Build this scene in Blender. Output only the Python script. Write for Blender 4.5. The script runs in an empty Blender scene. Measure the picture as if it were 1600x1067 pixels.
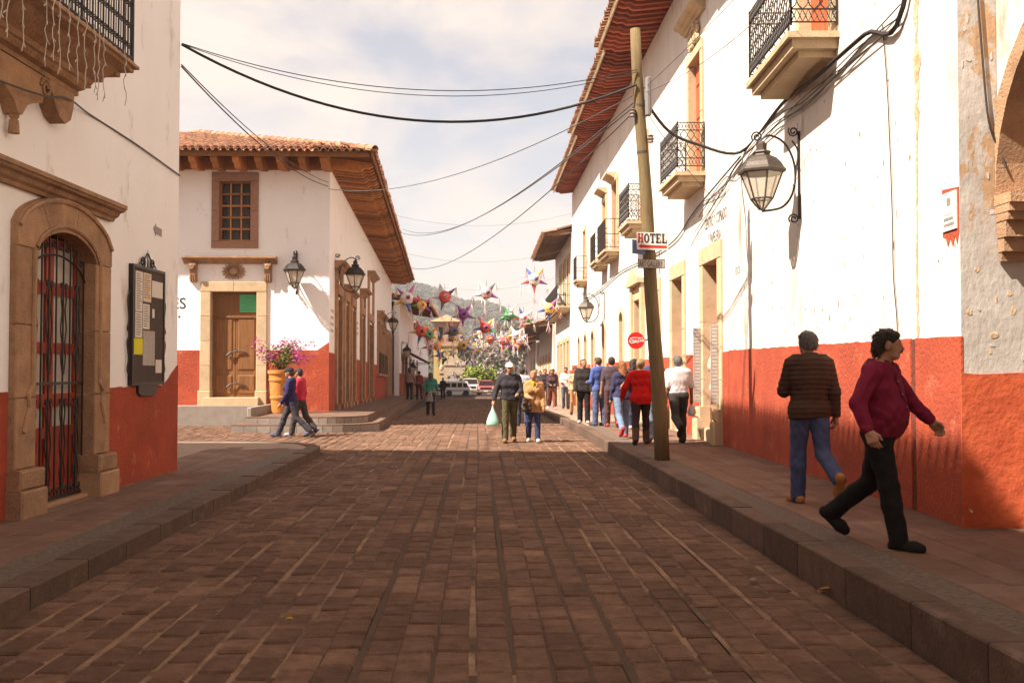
import bpy, math, random
import numpy as np
from mathutils import Vector, Matrix, Euler
random.seed(7)
sc = bpy.context.scene
C = sc.collection
R = math.radians
# ------------------------------------------------------------------ camera
F_PX = 1555.0
CAM = Vector((0, 0, 1.6))
CROT = Euler((R(90 + 1.64), 0, R(-1.84)), 'XYZ')
cd = bpy.data.cameras.new('camera'); cam = bpy.data.objects.new('camera', cd); C.objects.link(cam)
cam.location = CAM; cam.rotation_euler = CROT
cd.sensor_width = 36; cd.lens = F_PX * 36 / 1600; cd.clip_start = 0.05; cd.clip_end = 6000
sc.camera = cam
# ------------------------------------------------------------------ sky, sun, exposure
SUN_EL, SUN_AZ = R(50), R(27)          # light travels towards +X, turned 27 deg towards +Y
ldir = Vector((math.cos(SUN_EL) * math.cos(SUN_AZ), math.cos(SUN_EL) * math.sin(SUN_AZ), -math.sin(SUN_EL)))
w = bpy.data.worlds.new('World'); sc.world = w; w.use_nodes = True
nt = w.node_tree; N = nt.nodes; L = nt.links
for n in list(N): N.remove(n)
out = N.new('ShaderNodeOutputWorld'); bg = N.new('ShaderNodeBackground')
sky = N.new('ShaderNodeTexSky'); sky.sky_type = 'NISHITA'; sky.sun_disc = False
sky.sun_elevation = SUN_EL
sky.sun_rotation = math.atan2(-ldir.x, -ldir.y)
sky.air_density = 1.0; sky.dust_density = 2.0; sky.ozone_density = 1.0
tc = N.new('ShaderNodeTexCoord')
mp = N.new('ShaderNodeMapping'); mp.inputs['Scale'].default_value = (1.0, 1.0, 2.6); mp.inputs['Location'].default_value = (0.35, 0.2, 0.1)
nz = N.new('ShaderNodeTexNoise'); nz.inputs['Scale'].default_value = 2.2; nz.inputs['Detail'].default_value = 7; nz.inputs['Roughness'].default_value = 0.55
nz.inputs['Distortion'].default_value = 0.6
rp = N.new('ShaderNodeValToRGB'); rp.color_ramp.elements[0].position = 0.41; rp.color_ramp.elements[1].position = 0.60
rp.color_ramp.elements[0].color = (0.27, 0.27, 0.27, 1); rp.color_ramp.elements[1].color = (0.97, 0.97, 0.97, 1)
mx = N.new('ShaderNodeMixRGB'); mx.inputs['Color2'].default_value = (3.0, 2.58, 2.26, 1)
L.new(tc.outputs['Generated'], mp.inputs['Vector']); L.new(mp.outputs['Vector'], nz.inputs['Vector'])
L.new(nz.outputs['Fac'], rp.inputs['Fac']); L.new(rp.outputs['Color'], mx.inputs['Fac'])
sg = N.new('ShaderNodeMixRGB'); sg.blend_type = 'MULTIPLY'; sg.inputs['Fac'].default_value = 1.0; sg.inputs['Color2'].default_value = (0.62, 0.535, 0.48, 1)
L.new(sky.outputs['Color'], sg.inputs['Color1']); L.new(sg.outputs['Color'], mx.inputs['Color1']); L.new(mx.outputs['Color'], bg.inputs['Color'])
bg.inputs['Strength'].default_value = 0.112
L.new(bg.outputs['Background'], out.inputs['Surface'])
sd = bpy.data.lights.new('sun', 'SUN'); sd.energy = 4.4; sd.angle = R(0.6); sd.color = (1.0, 0.92, 0.81)
sun = bpy.data.objects.new('sun', sd); C.objects.link(sun)
sun.rotation_euler = ldir.to_track_quat('-Z', 'Y').to_euler()
vs = sc.view_settings; vs.view_transform = 'Standard'; vs.look = 'None'; vs.gamma = 1; vs.use_curve_mapping = False
vs.exposure = 1.66
cy = sc.cycles
cy.use_denoising = True; cy.max_bounces = 8; cy.diffuse_bounces = 5; cy.glossy_bounces = 3; cy.transmission_bounces = 4
cy.transparent_max_bounces = 8; cy.volume_bounces = 0; cy.sample_clamp_indirect = 6.0

# ------------------------------------------------------------------ helpers
CM = CROT.to_matrix()
def ray(px, py): return CM @ Vector(((px - 800) / F_PX, -(py - 533.5) / F_PX, -1.0))
def atY(px, py, Y):
    d = ray(px, py); return CAM + d * ((Y - CAM.y) / d.y)
def atZ(px, py, Z):
    d = ray(px, py); return CAM + d * ((Z - CAM.z) / d.z)
def project(p):
    v = CM.transposed() @ (Vector(p) - CAM); return (800 + F_PX * v.x / -v.z, 533.5 - F_PX * v.y / -v.z)
class Frame:
    """a vertical wall: s runs along it, o out of it, z up"""
    def __init__(s, origin, direction, outward):
        s.o = Vector(origin); s.s = Vector(direction).normalized()
        n = Vector(outward); n -= s.s * n.dot(s.s); n.z = 0; s.n = n.normalized()
    def p(s, a, o, z): return s.o + s.s * a + s.n * o + Vector((0, 0, z))
    def hit(s, px, py, o=0.0):
        d = ray(px, py); q = s.o + s.n * o
        h = CAM + d * ((q - CAM).dot(s.n) / d.dot(s.n))
        v = h - s.o; a = v.dot(s.s) / s.s.dot(s.s)
        return a, h.z - s.s.z * a - s.o.z
WORLD = Frame((0, 0, 0), (1, 0, 0), (0, 1, 0))     # s = X, o = Y
class MB:
    def __init__(s): s.v = []; s.f = []; s.m = []; s.mi = 0
    def add(s, vs_, fs):
        b = len(s.v); s.v += [tuple(x) for x in vs_]
        for f in fs: s.f.append(tuple(b + i for i in f)); s.m.append(s.mi)
    def box(s, fr, s0, s1, o0, o1, z0, z1, ch=0.0):
        if ch <= 0:
            V = [fr.p(a, o, z) for z in (z0, z1) for a, o in ((s0, o0), (s1, o0), (s1, o1), (s0, o1))]
            s.add(V, [(3, 2, 1, 0), (4, 5, 6, 7), (0, 1, 5, 4), (1, 2, 6, 5), (2, 3, 7, 6), (3, 0, 4, 7)])
        else:    # face o1 chamfered
            oc = o1 - ch if o1 > o0 else o1 + ch
            V = [fr.p(a, o0, z) for a, z in ((s0, z0), (s1, z0), (s1, z1), (s0, z1))]
            V += [fr.p(a, oc, z) for a, z in ((s0, z0), (s1, z0), (s1, z1), (s0, z1))]
            V += [fr.p(a, o1, z) for a, z in ((s0 + ch, z0 + ch), (s1 - ch, z0 + ch), (s1 - ch, z1 - ch), (s0 + ch, z1 - ch))]
            F = []
            for k in range(4):
                j = (k + 1) % 4; F += [(k, j, 4 + j, 4 + k), (4 + k, 4 + j, 8 + j, 8 + k)]
            s.add(V, F + [(3, 2, 1, 0), (8, 9, 10, 11)])
        return s
    def ext(s, fr, prof, s0, s1, caps=True):
        """profile of (o, z) points swept along s"""
        n = len(prof); V = [fr.p(s0, o, z) for o, z in prof] + [fr.p(s1, o, z) for o, z in prof]
        F = [(i, (i + 1) % n, n + (i + 1) % n, n + i) for i in range(n)]
        if caps: F += [tuple(range(n))[::-1], tuple(range(n, 2 * n))]
        s.add(V, F); return s
    def exto(s, fr, prof, o0, o1):
        """outline of (s, z) points given thickness along o"""
        n = len(prof); V = [fr.p(a, o0, z) for a, z in prof] + [fr.p(a, o1, z) for a, z in prof]
        F = [(i, (i + 1) % n, n + (i + 1) % n, n + i) for i in range(n)]
        s.add(V, F + [tuple(range(n))[::-1], tuple(range(n, 2 * n))]); return s
    def tube(s, pts, r, n=5, cap=True, r2=None):
        pts = [Vector(p) for p in pts]; m = len(pts); V = []; up = Vector((0, 0, 1)); prev = None
        for i, p in enumerate(pts):
            t = (pts[min(i + 1, m - 1)] - pts[max(i - 1, 0)])
            t = t.normalized() if t.length > 1e-9 else Vector((0, 0, 1))
            if prev is None:
                a = t.cross(up)
                if a.length < 1e-3: a = t.cross(Vector((1, 0, 0)))
                a.normalize()
            else:
                a = prev - t * prev.dot(t)
                a = a.normalized() if a.length > 1e-6 else t.orthogonal().normalized()
            prev = a; b = t.cross(a)
            rr = r if r2 is None else r + (r2 - r) * i / max(m - 1, 1)
            for k in range(n):
                q = 2 * math.pi * k / n; V.append(p + a * (rr * math.cos(q)) + b * (rr * math.sin(q)))
        F = [(i * n + k, i * n + (k + 1) % n, (i + 1) * n + (k + 1) % n, (i + 1) * n + k) for i in range(m - 1) for k in range(n)]
        if cap: F += [tuple(range(n))[::-1], tuple(range((m - 1) * n, m * n))]
        s.add(V, F); return s
    def lathe(s, prof, n=16, at=(0, 0, 0), sx=1, sy=1):
        at = Vector(at); V = []
        for r_, z in prof:
            for k in range(n):
                q = 2 * math.pi * k / n; V.append(at + Vector((r_ * math.cos(q) * sx, r_ * math.sin(q) * sy, z)))
        F = [(i * n + k, i * n + (k + 1) % n, (i + 1) * n + (k + 1) % n, (i + 1) * n + k) for i in range(len(prof) - 1) for k in range(n)]
        F += [tuple(range(n))[::-1], tuple(range((len(prof) - 1) * n, len(prof) * n))]
        s.add(V, F); return s
    def quad(s, a, b, c, d): s.add([a, b, c, d], [(0, 1, 2, 3)]); return s
    def build(s, name, mat, parent=None, origin=None, smooth=False):
        base = WL.get(parent.name, Vector()) if parent else Vector()
        if origin is None:
            if parent: origin = base
            else:
                a = np.array(s.v); origin = Vector((float(a[:, 0].mean()), float(a[:, 1].mean()), float(a[:, 2].min())))
        origin = Vector(origin)
        me = bpy.data.meshes.new(name)
        a = np.array(s.v, dtype=float) - np.array(origin)
        me.from_pydata(a.tolist(), [], s.f)
        mats = mat if isinstance(mat, (list, tuple)) else [mat]
        for m_ in mats: me.materials.append(m_)
        if len(mats) > 1: me.polygons.foreach_set('material_index', s.m)
        if smooth: me.polygons.foreach_set('use_smooth', [True] * len(me.polygons))
        me.update()
        o = bpy.data.objects.new(name, me); C.objects.link(o)
        o.location = origin - base if parent else origin
        o.parent = parent; WL[o.name] = origin
        return o
WL = {}
def thing(name, label, cat, loc=(0, 0, 0), group=None):
    o = bpy.data.objects.new(name, None); C.objects.link(o); o.location = loc; WL[o.name] = Vector(loc)
    o.empty_display_size = 0.2
    return tag(o, label, cat, group)
def tag(o, label=None, cat=None, group=None, kind=None):
    if label: o['label'] = label
    if cat: o['category'] = cat
    if group: o['group'] = group
    if kind: o['kind'] = kind
    return o
def copy_tree(o, loc=None, rotz=None, parent=None):
    c = o.copy(); C.objects.link(c); c.parent = parent
    if loc is not None: c.location = loc
    if rotz is not None: c.rotation_euler = (0, 0, rotz)
    for ch in o.children: copy_tree(ch, None, None, c)
    return c
def inst(src, name, parent, loc, rotz=0.0, scale=None):
    """another object on the same mesh, given in world coordinates under parent"""
    o = bpy.data.objects.new(name, src.data if hasattr(src, 'data') else src); C.objects.link(o); o.parent = parent
    o.location = Vector(loc) - (WL.get(parent.name, Vector()) if parent else Vector()); o.rotation_euler = (0, 0, rotz)
    if scale: o.scale = scale
    return o
def spiral(c, r0, r1, a0, turns, ax, ay, n=14):
    c = Vector(c); out_ = []
    for i in range(n + 1):
        t = i / n; r_ = r0 + (r1 - r0) * t; a = a0 + turns * 2 * math.pi * t
        out_.append(c + Vector(ax) * (r_ * math.cos(a)) + Vector(ay) * (r_ * math.sin(a)))
    return out_
def smooth_path(pts, k=6):
    P = [Vector(p) for p in pts]; o = []
    for i in range(len(P) - 1):
        p0 = P[max(i - 1, 0)]; p1 = P[i]; p2 = P[i + 1]; p3 = P[min(i + 2, len(P) - 1)]
        for j in range(k):
            t = j / k
            o.append(0.5 * ((2 * p1) + (p2 - p0) * t + (2 * p0 - 5 * p1 + 4 * p2 - p3) * t * t + (3 * p1 - p0 - 3 * p2 + p3) * t ** 3))
    return o + [P[-1]]
def sag(a, b, drop, n=18):
    a = Vector(a); b = Vector(b)
    return [a.lerp(b, i / n) - Vector((0, 0, 4 * drop * (i / n) * (1 - i / n))) for i in range(n + 1)]
def text_mesh(body, size, mb, fr, s, o, z, shear=0.0, width=1.0, align='LEFT', flip=1, thick=0.004, bold=0.0):
    """lettering laid on a wall frame; flip=-1 when s runs right-to-left for the reader"""
    cu = bpy.data.curves.new('t', 'FONT'); cu.body = body; cu.size = size; cu.shear = shear; cu.align_x = align; cu.offset = bold; cu.resolution_u = 3
    ob = bpy.data.objects.new('t', cu); C.objects.link(ob)
    dg = bpy.context.evaluated_depsgraph_get(); me = ob.evaluated_get(dg).to_mesh()
    V = [fr.p(s + flip * v.co.x * width, o + thick, z + v.co.y) for v in me.vertices]
    mb.add(V, [tuple(p.vertices) for p in me.polygons])
    ob.evaluated_get(dg).to_mesh_clear(); C.objects.unlink(ob); bpy.data.objects.remove(ob); bpy.data.curves.remove(cu)

# ------------------------------------------------------------------ materials
def mat(name, col, rough=0.85, col2=None, scale=6.0, amount=0.5, bump=0.0, bscale=40.0, metal=0.0, spec=0.3, third=None, tscale=1.5, tlo=0.55, thi=0.7,
        stretch=(1, 1, 1), piece=0.0, coat=0.0, local=False, detail=5.0):
    m = bpy.data.materials.new(name); m.use_nodes = True; nt = m.node_tree; N = nt.nodes; L = nt.links
    b = N['Principled BSDF']; b.inputs['Roughness'].default_value = rough; b.inputs['Metallic'].default_value = metal
    b.inputs['Specular IOR Level'].default_value = spec
    if coat: b.inputs['Coat Weight'].default_value = coat
    c4 = lambda c: (c[0], c[1], c[2], 1)
    b.inputs['Base Color'].default_value = c4(col)
    if col2 is None and not bump and not piece: return m
    if local:
        g = N.new('ShaderNodeTexCoord'); src = g.outputs['Object']
    else:
        g = N.new('ShaderNodeNewGeometry'); src = g.outputs['Position']
    mpg = N.new('ShaderNodeMapping'); mpg.inputs['Scale'].default_value = stretch; L.new(src, mpg.inputs['Vector']); src = mpg.outputs['Vector']
    last = None
    def noise(sc_, det=detail, rgh=0.6):
        n = N.new('ShaderNodeTexNoise'); n.inputs['Scale'].default_value = sc_; n.inputs['Detail'].default_value = det; n.inputs['Roughness'].default_value = rgh
        L.new(src, n.inputs['Vector']); return n.outputs['Fac']
    if col2 is not None:
        r_ = N.new('ShaderNodeMapRange'); r_.inputs['From Min'].default_value = 0.5 - 0.25; r_.inputs['From Max'].default_value = 0.5 + 0.25
        r_.inputs['To Max'].default_value = amount * 2; r_.clamp = True
        L.new(noise(scale), r_.inputs['Value'])
        x = N.new('ShaderNodeMixRGB'); x.inputs['Color1'].default_value = c4(col); x.inputs['Color2'].default_value = c4(col2)
        L.new(r_.outputs['Result'], x.inputs['Fac']); last = x.outputs['Color']
    if third is not None:
        r_ = N.new('ShaderNodeMapRange'); r_.inputs['From Min'].default_value = tlo; r_.inputs['From Max'].default_value = thi; r_.clamp = True
        L.new(noise(tscale, 8, 0.7), r_.inputs['Value'])
        x = N.new('ShaderNodeMixRGB'); x.inputs['Color2'].default_value = c4(third)
        if last: L.new(last, x.inputs['Color1'])
        else: x.inputs['Color1'].default_value = c4(col)
        L.new(r_.outputs['Result'], x.inputs['Fac']); last = x.outputs['Color']
    if piece:
        oi = N.new('ShaderNodeObjectInfo'); hs = N.new('ShaderNodeHueSaturation')
        r_ = N.new('ShaderNodeMapRange'); r_.inputs['To Min'].default_value = 1 - piece; r_.inputs['To Max'].default_value = 1 + piece
        if piece < 0.9: pass
        # per-piece tone: object random for single pieces, mesh island random for joined ones
        gi = N.new('ShaderNodeNewGeometry'); ad = N.new('ShaderNodeMath'); ad.operation = 'ADD'; fr_ = N.new('ShaderNodeMath'); fr_.operation = 'FRACT'
        L.new(oi.outputs['Random'], ad.inputs[0]); L.new(gi.outputs['Random Per Island'], ad.inputs[1]); L.new(ad.outputs[0], fr_.inputs[0])
        L.new(fr_.outputs[0], r_.inputs['Value']); L.new(r_.outputs['Result'], hs.inputs['Value'])
        if last: L.new(last, hs.inputs['Color'])
        else: hs.inputs['Color'].default_value = c4(col)
        last = hs.outputs['Color']
    if last: L.new(last, b.inputs['Base Color'])
    if bump:
        bp = N.new('ShaderNodeBump'); bp.inputs['Strength'].default_value = bump; bp.inputs['Distance'].default_value = 0.02
        L.new(noise(bscale, 6), bp.inputs['Height']); L.new(bp.outputs['Normal'], b.inputs['Normal'])
    return m
def glass_mat(name, tint=(0.8, 0.75, 0.65), alpha=0.35, rough=0.12):
    m = bpy.data.materials.new(name); m.use_nodes = True; nt = m.node_tree; N = nt.nodes; L = nt.links
    b = N['Principled BSDF']; b.inputs['Base Color'].default_value = (*tint, 1); b.inputs['Roughness'].default_value = rough
    tr = N.new('ShaderNodeBsdfTransparent'); tr.inputs['Color'].default_value = (0.92, 0.9, 0.85, 1)
    ms = N.new('ShaderNodeMixShader'); ms.inputs['Fac'].default_value = alpha
    L.new(tr.outputs[0], ms.inputs[1]); L.new(b.outputs[0], ms.inputs[2]); L.new(ms.outputs[0], N['Material Output'].inputs['Surface'])
    return m
M = {}
M['white'] = mat('white limewash plaster', (0.90, 0.875, 0.85), 0.92, (0.83, 0.775, 0.72), 1.6, 0.30, 0.35, 22, third=(0.50, 0.40, 0.31), tscale=2.0, tlo=0.58, thi=0.76, stretch=(1, 1, 0.45))
M['white2'] = mat('white plaster right', (0.70, 0.64, 0.575), 0.92, (0.56, 0.495, 0.425), 1.3, 0.4, 0.6, 14, third=(0.34, 0.24, 0.155), tscale=1.5, tlo=0.57, thi=0.74, stretch=(1, 1, 0.4))
M['peel'] = mat('peeling grey plaster', (0.50, 0.45, 0.40), 0.95, (0.38, 0.33, 0.285), 5, 0.6, 0.6, 14, third=(0.40, 0.25, 0.14), tscale=2.2, tlo=0.55, thi=0.59, stretch=(1, 1, 0.6))
M['red'] = mat('red dado paint', (0.44, 0.078, 0.032), 0.9, (0.27, 0.048, 0.024), 1.8, 0.5, 1.0, 26, third=(0.50, 0.16, 0.085), tscale=2.6, tlo=0.58, thi=0.72)
M['red2'] = mat('worn orange red dado paint', (0.50, 0.10, 0.035), 0.8, (0.38, 0.06, 0.022), 3.5, 0.5, 0.8, 12, third=(0.72, 0.64, 0.56), tscale=4.2, tlo=0.70, thi=0.72)
M['stone'] = mat('orange cantera stone', (0.46, 0.270, 0.150), 0.9, (0.30, 0.170, 0.095), 5, 0.5, 0.9, 38, third=(0.17, 0.105, 0.070), tscale=2.6, tlo=0.50, thi=0.78, piece=0.14)
M['stone2'] = mat('cream cantera stone', (0.56, 0.42, 0.26), 0.9, (0.44, 0.31, 0.18), 4, 0.5, 0.5, 40, third=(0.30, 0.21, 0.13), tscale=2.0, tlo=0.60, thi=0.8, piece=0.08)
M['pinkstone'] = mat('pinkish cantera stone', (0.40, 0.225, 0.15), 0.9, (0.28, 0.15, 0.105), 7, 0.5, 0.6, 50, third=(0.20, 0.13, 0.10), tscale=3.2, tlo=0.6, thi=0.8, piece=0.08)
M['grey'] = mat('grey plinth stone', (0.30, 0.25, 0.21), 0.9, (0.22, 0.18, 0.15), 5, 0.5, 0.4, 40, piece=0.1)
M['cobble'] = mat('basalt paving block', (0.182, 0.101, 0.065), 0.9, (0.100, 0.054, 0.035), 9, 0.55, 1.0, 45, spec=0.12, piece=0.22, third=(0.27, 0.150, 0.098), tscale=0.9, tlo=0.5, thi=0.75)
M['joint'] = mat('shadow dark joint bed', (0.06, 0.034, 0.022), 0.95, (0.04, 0.022, 0.014), 2, 0.5, 0.9, 30)  # near black, so the gaps between blocks read as shadow
M['darksand'] = mat('dark grit joint filling', (0.065, 0.036, 0.022), 0.95, (0.13, 0.075, 0.045), 2.5, 0.3, 0.9, 40)
M['sand'] = mat('sandy joint filling', (0.34, 0.205, 0.12), 0.95, (0.16, 0.092, 0.055), 3.5, 0.5, 0.9, 40, third=(0.075, 0.042, 0.026), tscale=0.8, tlo=0.45, thi=0.58)
M['slab'] = mat('sidewalk slab stone', (0.205, 0.118, 0.080), 0.85, (0.135, 0.076, 0.052), 5, 0.5, 0.35, 60, spec=0.15, piece=0.13, third=(0.25, 0.18, 0.14), tscale=1.2, tlo=0.5, thi=0.8)
M['kerb'] = mat('kerb stone', (0.150, 0.090, 0.062), 0.9, (0.085, 0.050, 0.034), 6, 0.5, 0.8, 45, piece=0.22, third=(0.22, 0.15, 0.11), tscale=2.5, tlo=0.58, thi=0.75)
M['pebble'] = mat('pebble concrete strip', (0.20, 0.145, 0.11), 0.9, (0.09, 0.062, 0.047), 30, 0.6, 1.0, 40)
M['ground'] = mat('dusty ground', (0.22, 0.165, 0.115), 0.95, (0.15, 0.11, 0.075), 0.05, 0.5)
M['wood'] = mat('dark weathered wood', (0.20, 0.085, 0.030), 0.7, (0.115, 0.046, 0.018), 9, 0.55, 0.4, 30, stretch=(4, 4, 0.4), piece=0.18)
M['eavewood'] = mat('eave timber', (0.42, 0.175, 0.052), 0.75, (0.27, 0.105, 0.032), 7, 0.5, 0.3, 30, piece=0.45)  # strong random tone per rafter stands in for lit and shaded ribs
M['redwood'] = mat('red stained eave timber', (0.42, 0.105, 0.045), 0.75, (0.28, 0.062, 0.028), 6, 0.5, 0.3, 30, piece=0.42)  # rib contrast of light and shade put into the per-piece tone
M['oldwood'] = mat('brown house timber', (0.26, 0.135, 0.065), 0.8, (0.15, 0.075, 0.036), 7, 0.5, 0.3, 30, piece=0.2)
M['doorwood'] = mat('varnished door wood', (0.30, 0.135, 0.045), 0.55, (0.16, 0.066, 0.022), 6, 0.6, 0.35, 25, stretch=(5, 5, 0.35), piece=0.12)
M['reddoor'] = mat('red door paint', (0.36, 0.055, 0.028), 0.55, (0.27, 0.038, 0.02), 5, 0.5, 0.2, 30)
M['orangedoor'] = mat('orange red door paint', (0.52, 0.115, 0.035), 0.6, (0.40, 0.075, 0.022), 5, 0.5, 0.2, 30)
M['tile'] = mat('terracotta tile', (0.47, 0.235, 0.125), 0.9, (0.27, 0.13, 0.075), 3.5, 0.6, 0.5, 40, piece=0.25, third=(0.20, 0.13, 0.09), tscale=1.6, tlo=0.56, thi=0.75)
M['iron'] = mat('wrought iron', (0.022, 0.015, 0.012), 0.5, spec=0.4)
M['greyiron'] = mat('greyed lantern metal', (0.105, 0.080, 0.062), 0.55, (0.065, 0.05, 0.04), 9, 0.5, 0.2, 30, metal=0.3)
M['lampglass'] = glass_mat('lantern glass', (0.75, 0.66, 0.52), 0.45, 0.25)
M['paneglass'] = glass_mat('window glass', (0.10, 0.09, 0.085), 0.3, 0.06)
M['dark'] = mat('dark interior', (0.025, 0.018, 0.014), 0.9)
M['curtain'] = mat('pale curtain', (0.62, 0.54, 0.46), 0.9, (0.50, 0.43, 0.36), 14, 0.5, 0.4, 20, stretch=(6, 6, 0.2))
M['pole'] = mat('weathered treated pole', (0.235, 0.170, 0.075), 0.85, (0.13, 0.085, 0.040), 10, 0.6, 0.6, 30, stretch=(6, 6, 0.25), third=(0.10, 0.065, 0.03), tscale=4, tlo=0.6, thi=0.75)
M['cable'] = mat('black cable', (0.03, 0.022, 0.02), 0.6)
M['thincable'] = mat('grey cable', (0.10, 0.085, 0.075), 0.6)
M['paper'] = mat('white paper', (0.74, 0.68, 0.58), 0.9, (0.62, 0.56, 0.47), 8, 0.4)
M['ink'] = mat('dark ink', (0.055, 0.042, 0.038), 0.9)
M['signgrey'] = mat('weathered sign painting', (0.06, 0.048, 0.052), 0.95, (0.30, 0.25, 0.23), 14, 0.4)
M['fade'] = mat('faded wall lettering', (0.36, 0.30, 0.28), 0.95, (0.62, 0.55, 0.49), 9, 0.5)
# ================================================================== setting
def zroad(Y): return 0.0 if Y < 25 else -0.013 * (Y - 25)
def zright(Y):
    if Y < 18: return 0.20 + 0.07 * (18 - max(Y, 3)) / 15
    return 0.20 + zroad(Y)
rnd = random.Random(3)
M['bed'] = mat('pale slab joint', (0.34, 0.235, 0.17), 0.95, (0.24, 0.16, 0.115), 3, 0.5)
mb = MB(); S = 3000
mb.quad((-S, -S, -3.0), (S, -S, -3.0), (S, S, -3.0), (-S, S, -3.0))
tag(mb.build('ground', M['ground'], origin=(0, 0, -3.0)), kind='structure')
# road bed (coloured dark for the shadow gaps between blocks), following the fall of the street
mb = MB(); ys = [-6, 4, 25, 60, 100, 140]
for a, b in zip(ys, ys[1:]):
    za, zb = zroad(a) - 0.026, zroad(b) - 0.026
    mb.quad((-30, a, za), (30, a, za), (30, b, zb), (-30, b, zb))
road = mb.build('road', M['joint'], origin=(0, 0, 0)); tag(road, kind='structure')
KX, LX = 2.5, -3.0                     # kerb lines
def cobble(m, x0, x1, y0, y1, z, h=0.03):
    ch = 0.014; j = lambda a=0.006: rnd.uniform(-a, a)
    zt = z + j(0.005); t = [j(0.0035) for _ in range(4)]
    b = [(x0 + j(), y0 + j()), (x1 + j(), y0 + j()), (x1 + j(), y1 + j()), (x0 + j(), y1 + j())]
    cx, cy_ = (x0 + x1) / 2, (y0 + y1) / 2
    V = [(x, y, z - 0.05) for x, y in b] + [(x, y, zt - ch * 0.8) for x, y in b]
    V += [(x + (ch if x < cx else -ch), y + (ch if y < cy_ else -ch), zt + t[i]) for i, (x, y) in enumerate(b)]
    F = []
    for k in range(4):
        q = (k + 1) % 4; F += [(k, q, 4 + q, 4 + k), (4 + k, 4 + q, 8 + q, 8 + k)]
    m.add(V, F + [(8, 9, 10, 11)])
sand = MB(); grit = MB()
ncol = 26; pitch = (KX - LX) / ncol; rest = MB(); count = 0; cells = []
for c in range(ncol):
    y = 4.3 + rnd.uniform(0, .3); x0 = LX + c * pitch; wob = rnd.uniform(0, 6)
    for k_ in range(84):
        ya, yb = 4.3 + k_, 5.3 + k_; xa, xb = x0 + .016 * math.sin(ya * .35 + wob), x0 + .016 * math.sin(yb * .35 + wob)
        (sand if c < 9 or c > 19 or (c + int(ya / 5)) % 5 == 0 else grit).quad((xa - .03, ya, zroad(ya) - .009), (xa + .022, ya, zroad(ya) - .009), (xb + .022, yb, zroad(yb) - .009), (xb - .03, yb, zroad(yb) - .009))
    while y < 88:
        ln = rnd.choice((.28, .31, .33, .35, .38)) * rnd.uniform(.95, 1.05)
        dx = 0.016 * math.sin(y * 0.35 + wob)
        cells.append((y, x0 + dx, ln)); y += ln
cells.sort()
for y, x0, ln in cells:
    wj = 0.0085 if y < 30 else 0.017
    near = count < 300 and y > 4.6
    m = MB() if near else rest
    cobble(m, x0 + wj, x0 + pitch - wj, y + 0.012, y + ln - 0.012, zroad(y))
    if near:
        count += 1; o = m.build('paving_block', M['cobble'], road, origin=(x0 + pitch / 2, y + ln / 2, 0))
# the crossing street on the left
for c in range(34):
    y = 19.0 + rnd.uniform(0, .3); x0 = LX - (c + 1) * pitch
    while y < 28.7:
        ln = rnd.choice((.30, .36, .42)); cobble(rest, x0 + .012, x0 + pitch - .012, y + .008, y + ln - .008, 0.0); y += ln
tag(rest.build('paving_blocks', M['cobble'], road), kind='stuff')
tag(sand.build('joint_sand', M['sand'], road), kind='stuff'); tag(grit.build('joint_grit', M['darksand'], road), kind='stuff')
# ------------------------------------------------------------------ left sidewalk (rounded corner), z 0.15
ZL = 0.15
def left_outline(off):
    r_ = 2.0 - off; x = LX - off; pts = [(x, -4.0), (x, 18.7)]
    for i in range(1, 9):
        a = i / 8 * math.pi / 2; pts.append((LX - 2.0 + r_ * math.cos(a), 18.7 + r_ * math.sin(a)))
    pts.append((-30.0, 20.7 - off)); return pts
inn = left_outline(0.26); mb = MB()
poly = inn + [(-30.0, -4.0)]
mb.add([(x, y, ZL - 0.007) for x, y in poly] , [tuple(range(len(poly)))])
lsw = mb.build('sidewalk_left', M['bed'], origin=(-4, 10, ZL)); tag(lsw, kind='structure')
def kerb_piece(pa, pb, qa, qb, z0, z1, parent, nm='kerb_stone', za=None):
    """outer edge pa-pb, inner edge qa-qb"""
    za = z1 if za is None else za; m = MB(); g = 0.003; ch = 0.012
    pa, pb, qa, qb = [Vector((*p, 0)) for p in (pa, pb, qa, qb)]
    g = .006 + rnd.uniform(0, .004); z1 += rnd.uniform(-.006, .004); za += rnd.uniform(-.006, .004)
    d = (pb - pa).normalized() * g; pa = pa + d; qa = qa + d; pb = pb - d; qb = qb - d
    n = (qa - pa).normalized() * ch
    V = []
    for P, Q, zt in ((pa, qa, za), (pb, qb, z1)):
        V += [(P.x, P.y, z0), (P.x, P.y, zt - ch), (P.x + n.x, P.y + n.y, zt), (Q.x, Q.y, zt), (Q.x, Q.y, z0)]
    F = [(i, i + 1, i + 6, i + 5) for i in range(4)] + [(4, 3, 2, 1, 0), (5, 6, 7, 8, 9)]
    m.add(V, F)
    return m.build(nm, M['kerb'], parent, origin=((pa + pb) / 2))
o1, o2 = left_outline(0.0), left_outline(0.255)
y = -1.0
while y < 18.6:
    e = min(y + rnd.uniform(.75, 1.05), 18.7); kerb_piece((LX, y), (LX, e), (LX - .255, y), (LX - .255, e), -0.08, ZL + .004, lsw); y = e
for i in range(1, 9): kerb_piece(o1[i], o1[i + 1], o2[i], o2[i + 1], -0.08, ZL + .004, lsw)
x = LX - 2.0
while x > -13: kerb_piece((x, 20.7), (x - .9, 20.7), (x, 20.445), (x - .9, 20.445), -0.08, ZL + .004, lsw); x -= .9
mb = MB(); mb.box(WORLD, LX - .55, LX - .258, -3, 18.5, ZL - .02, ZL - .002)
tag(mb.build('pebble_strip', M['pebble'], lsw), kind='stuff')
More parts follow.
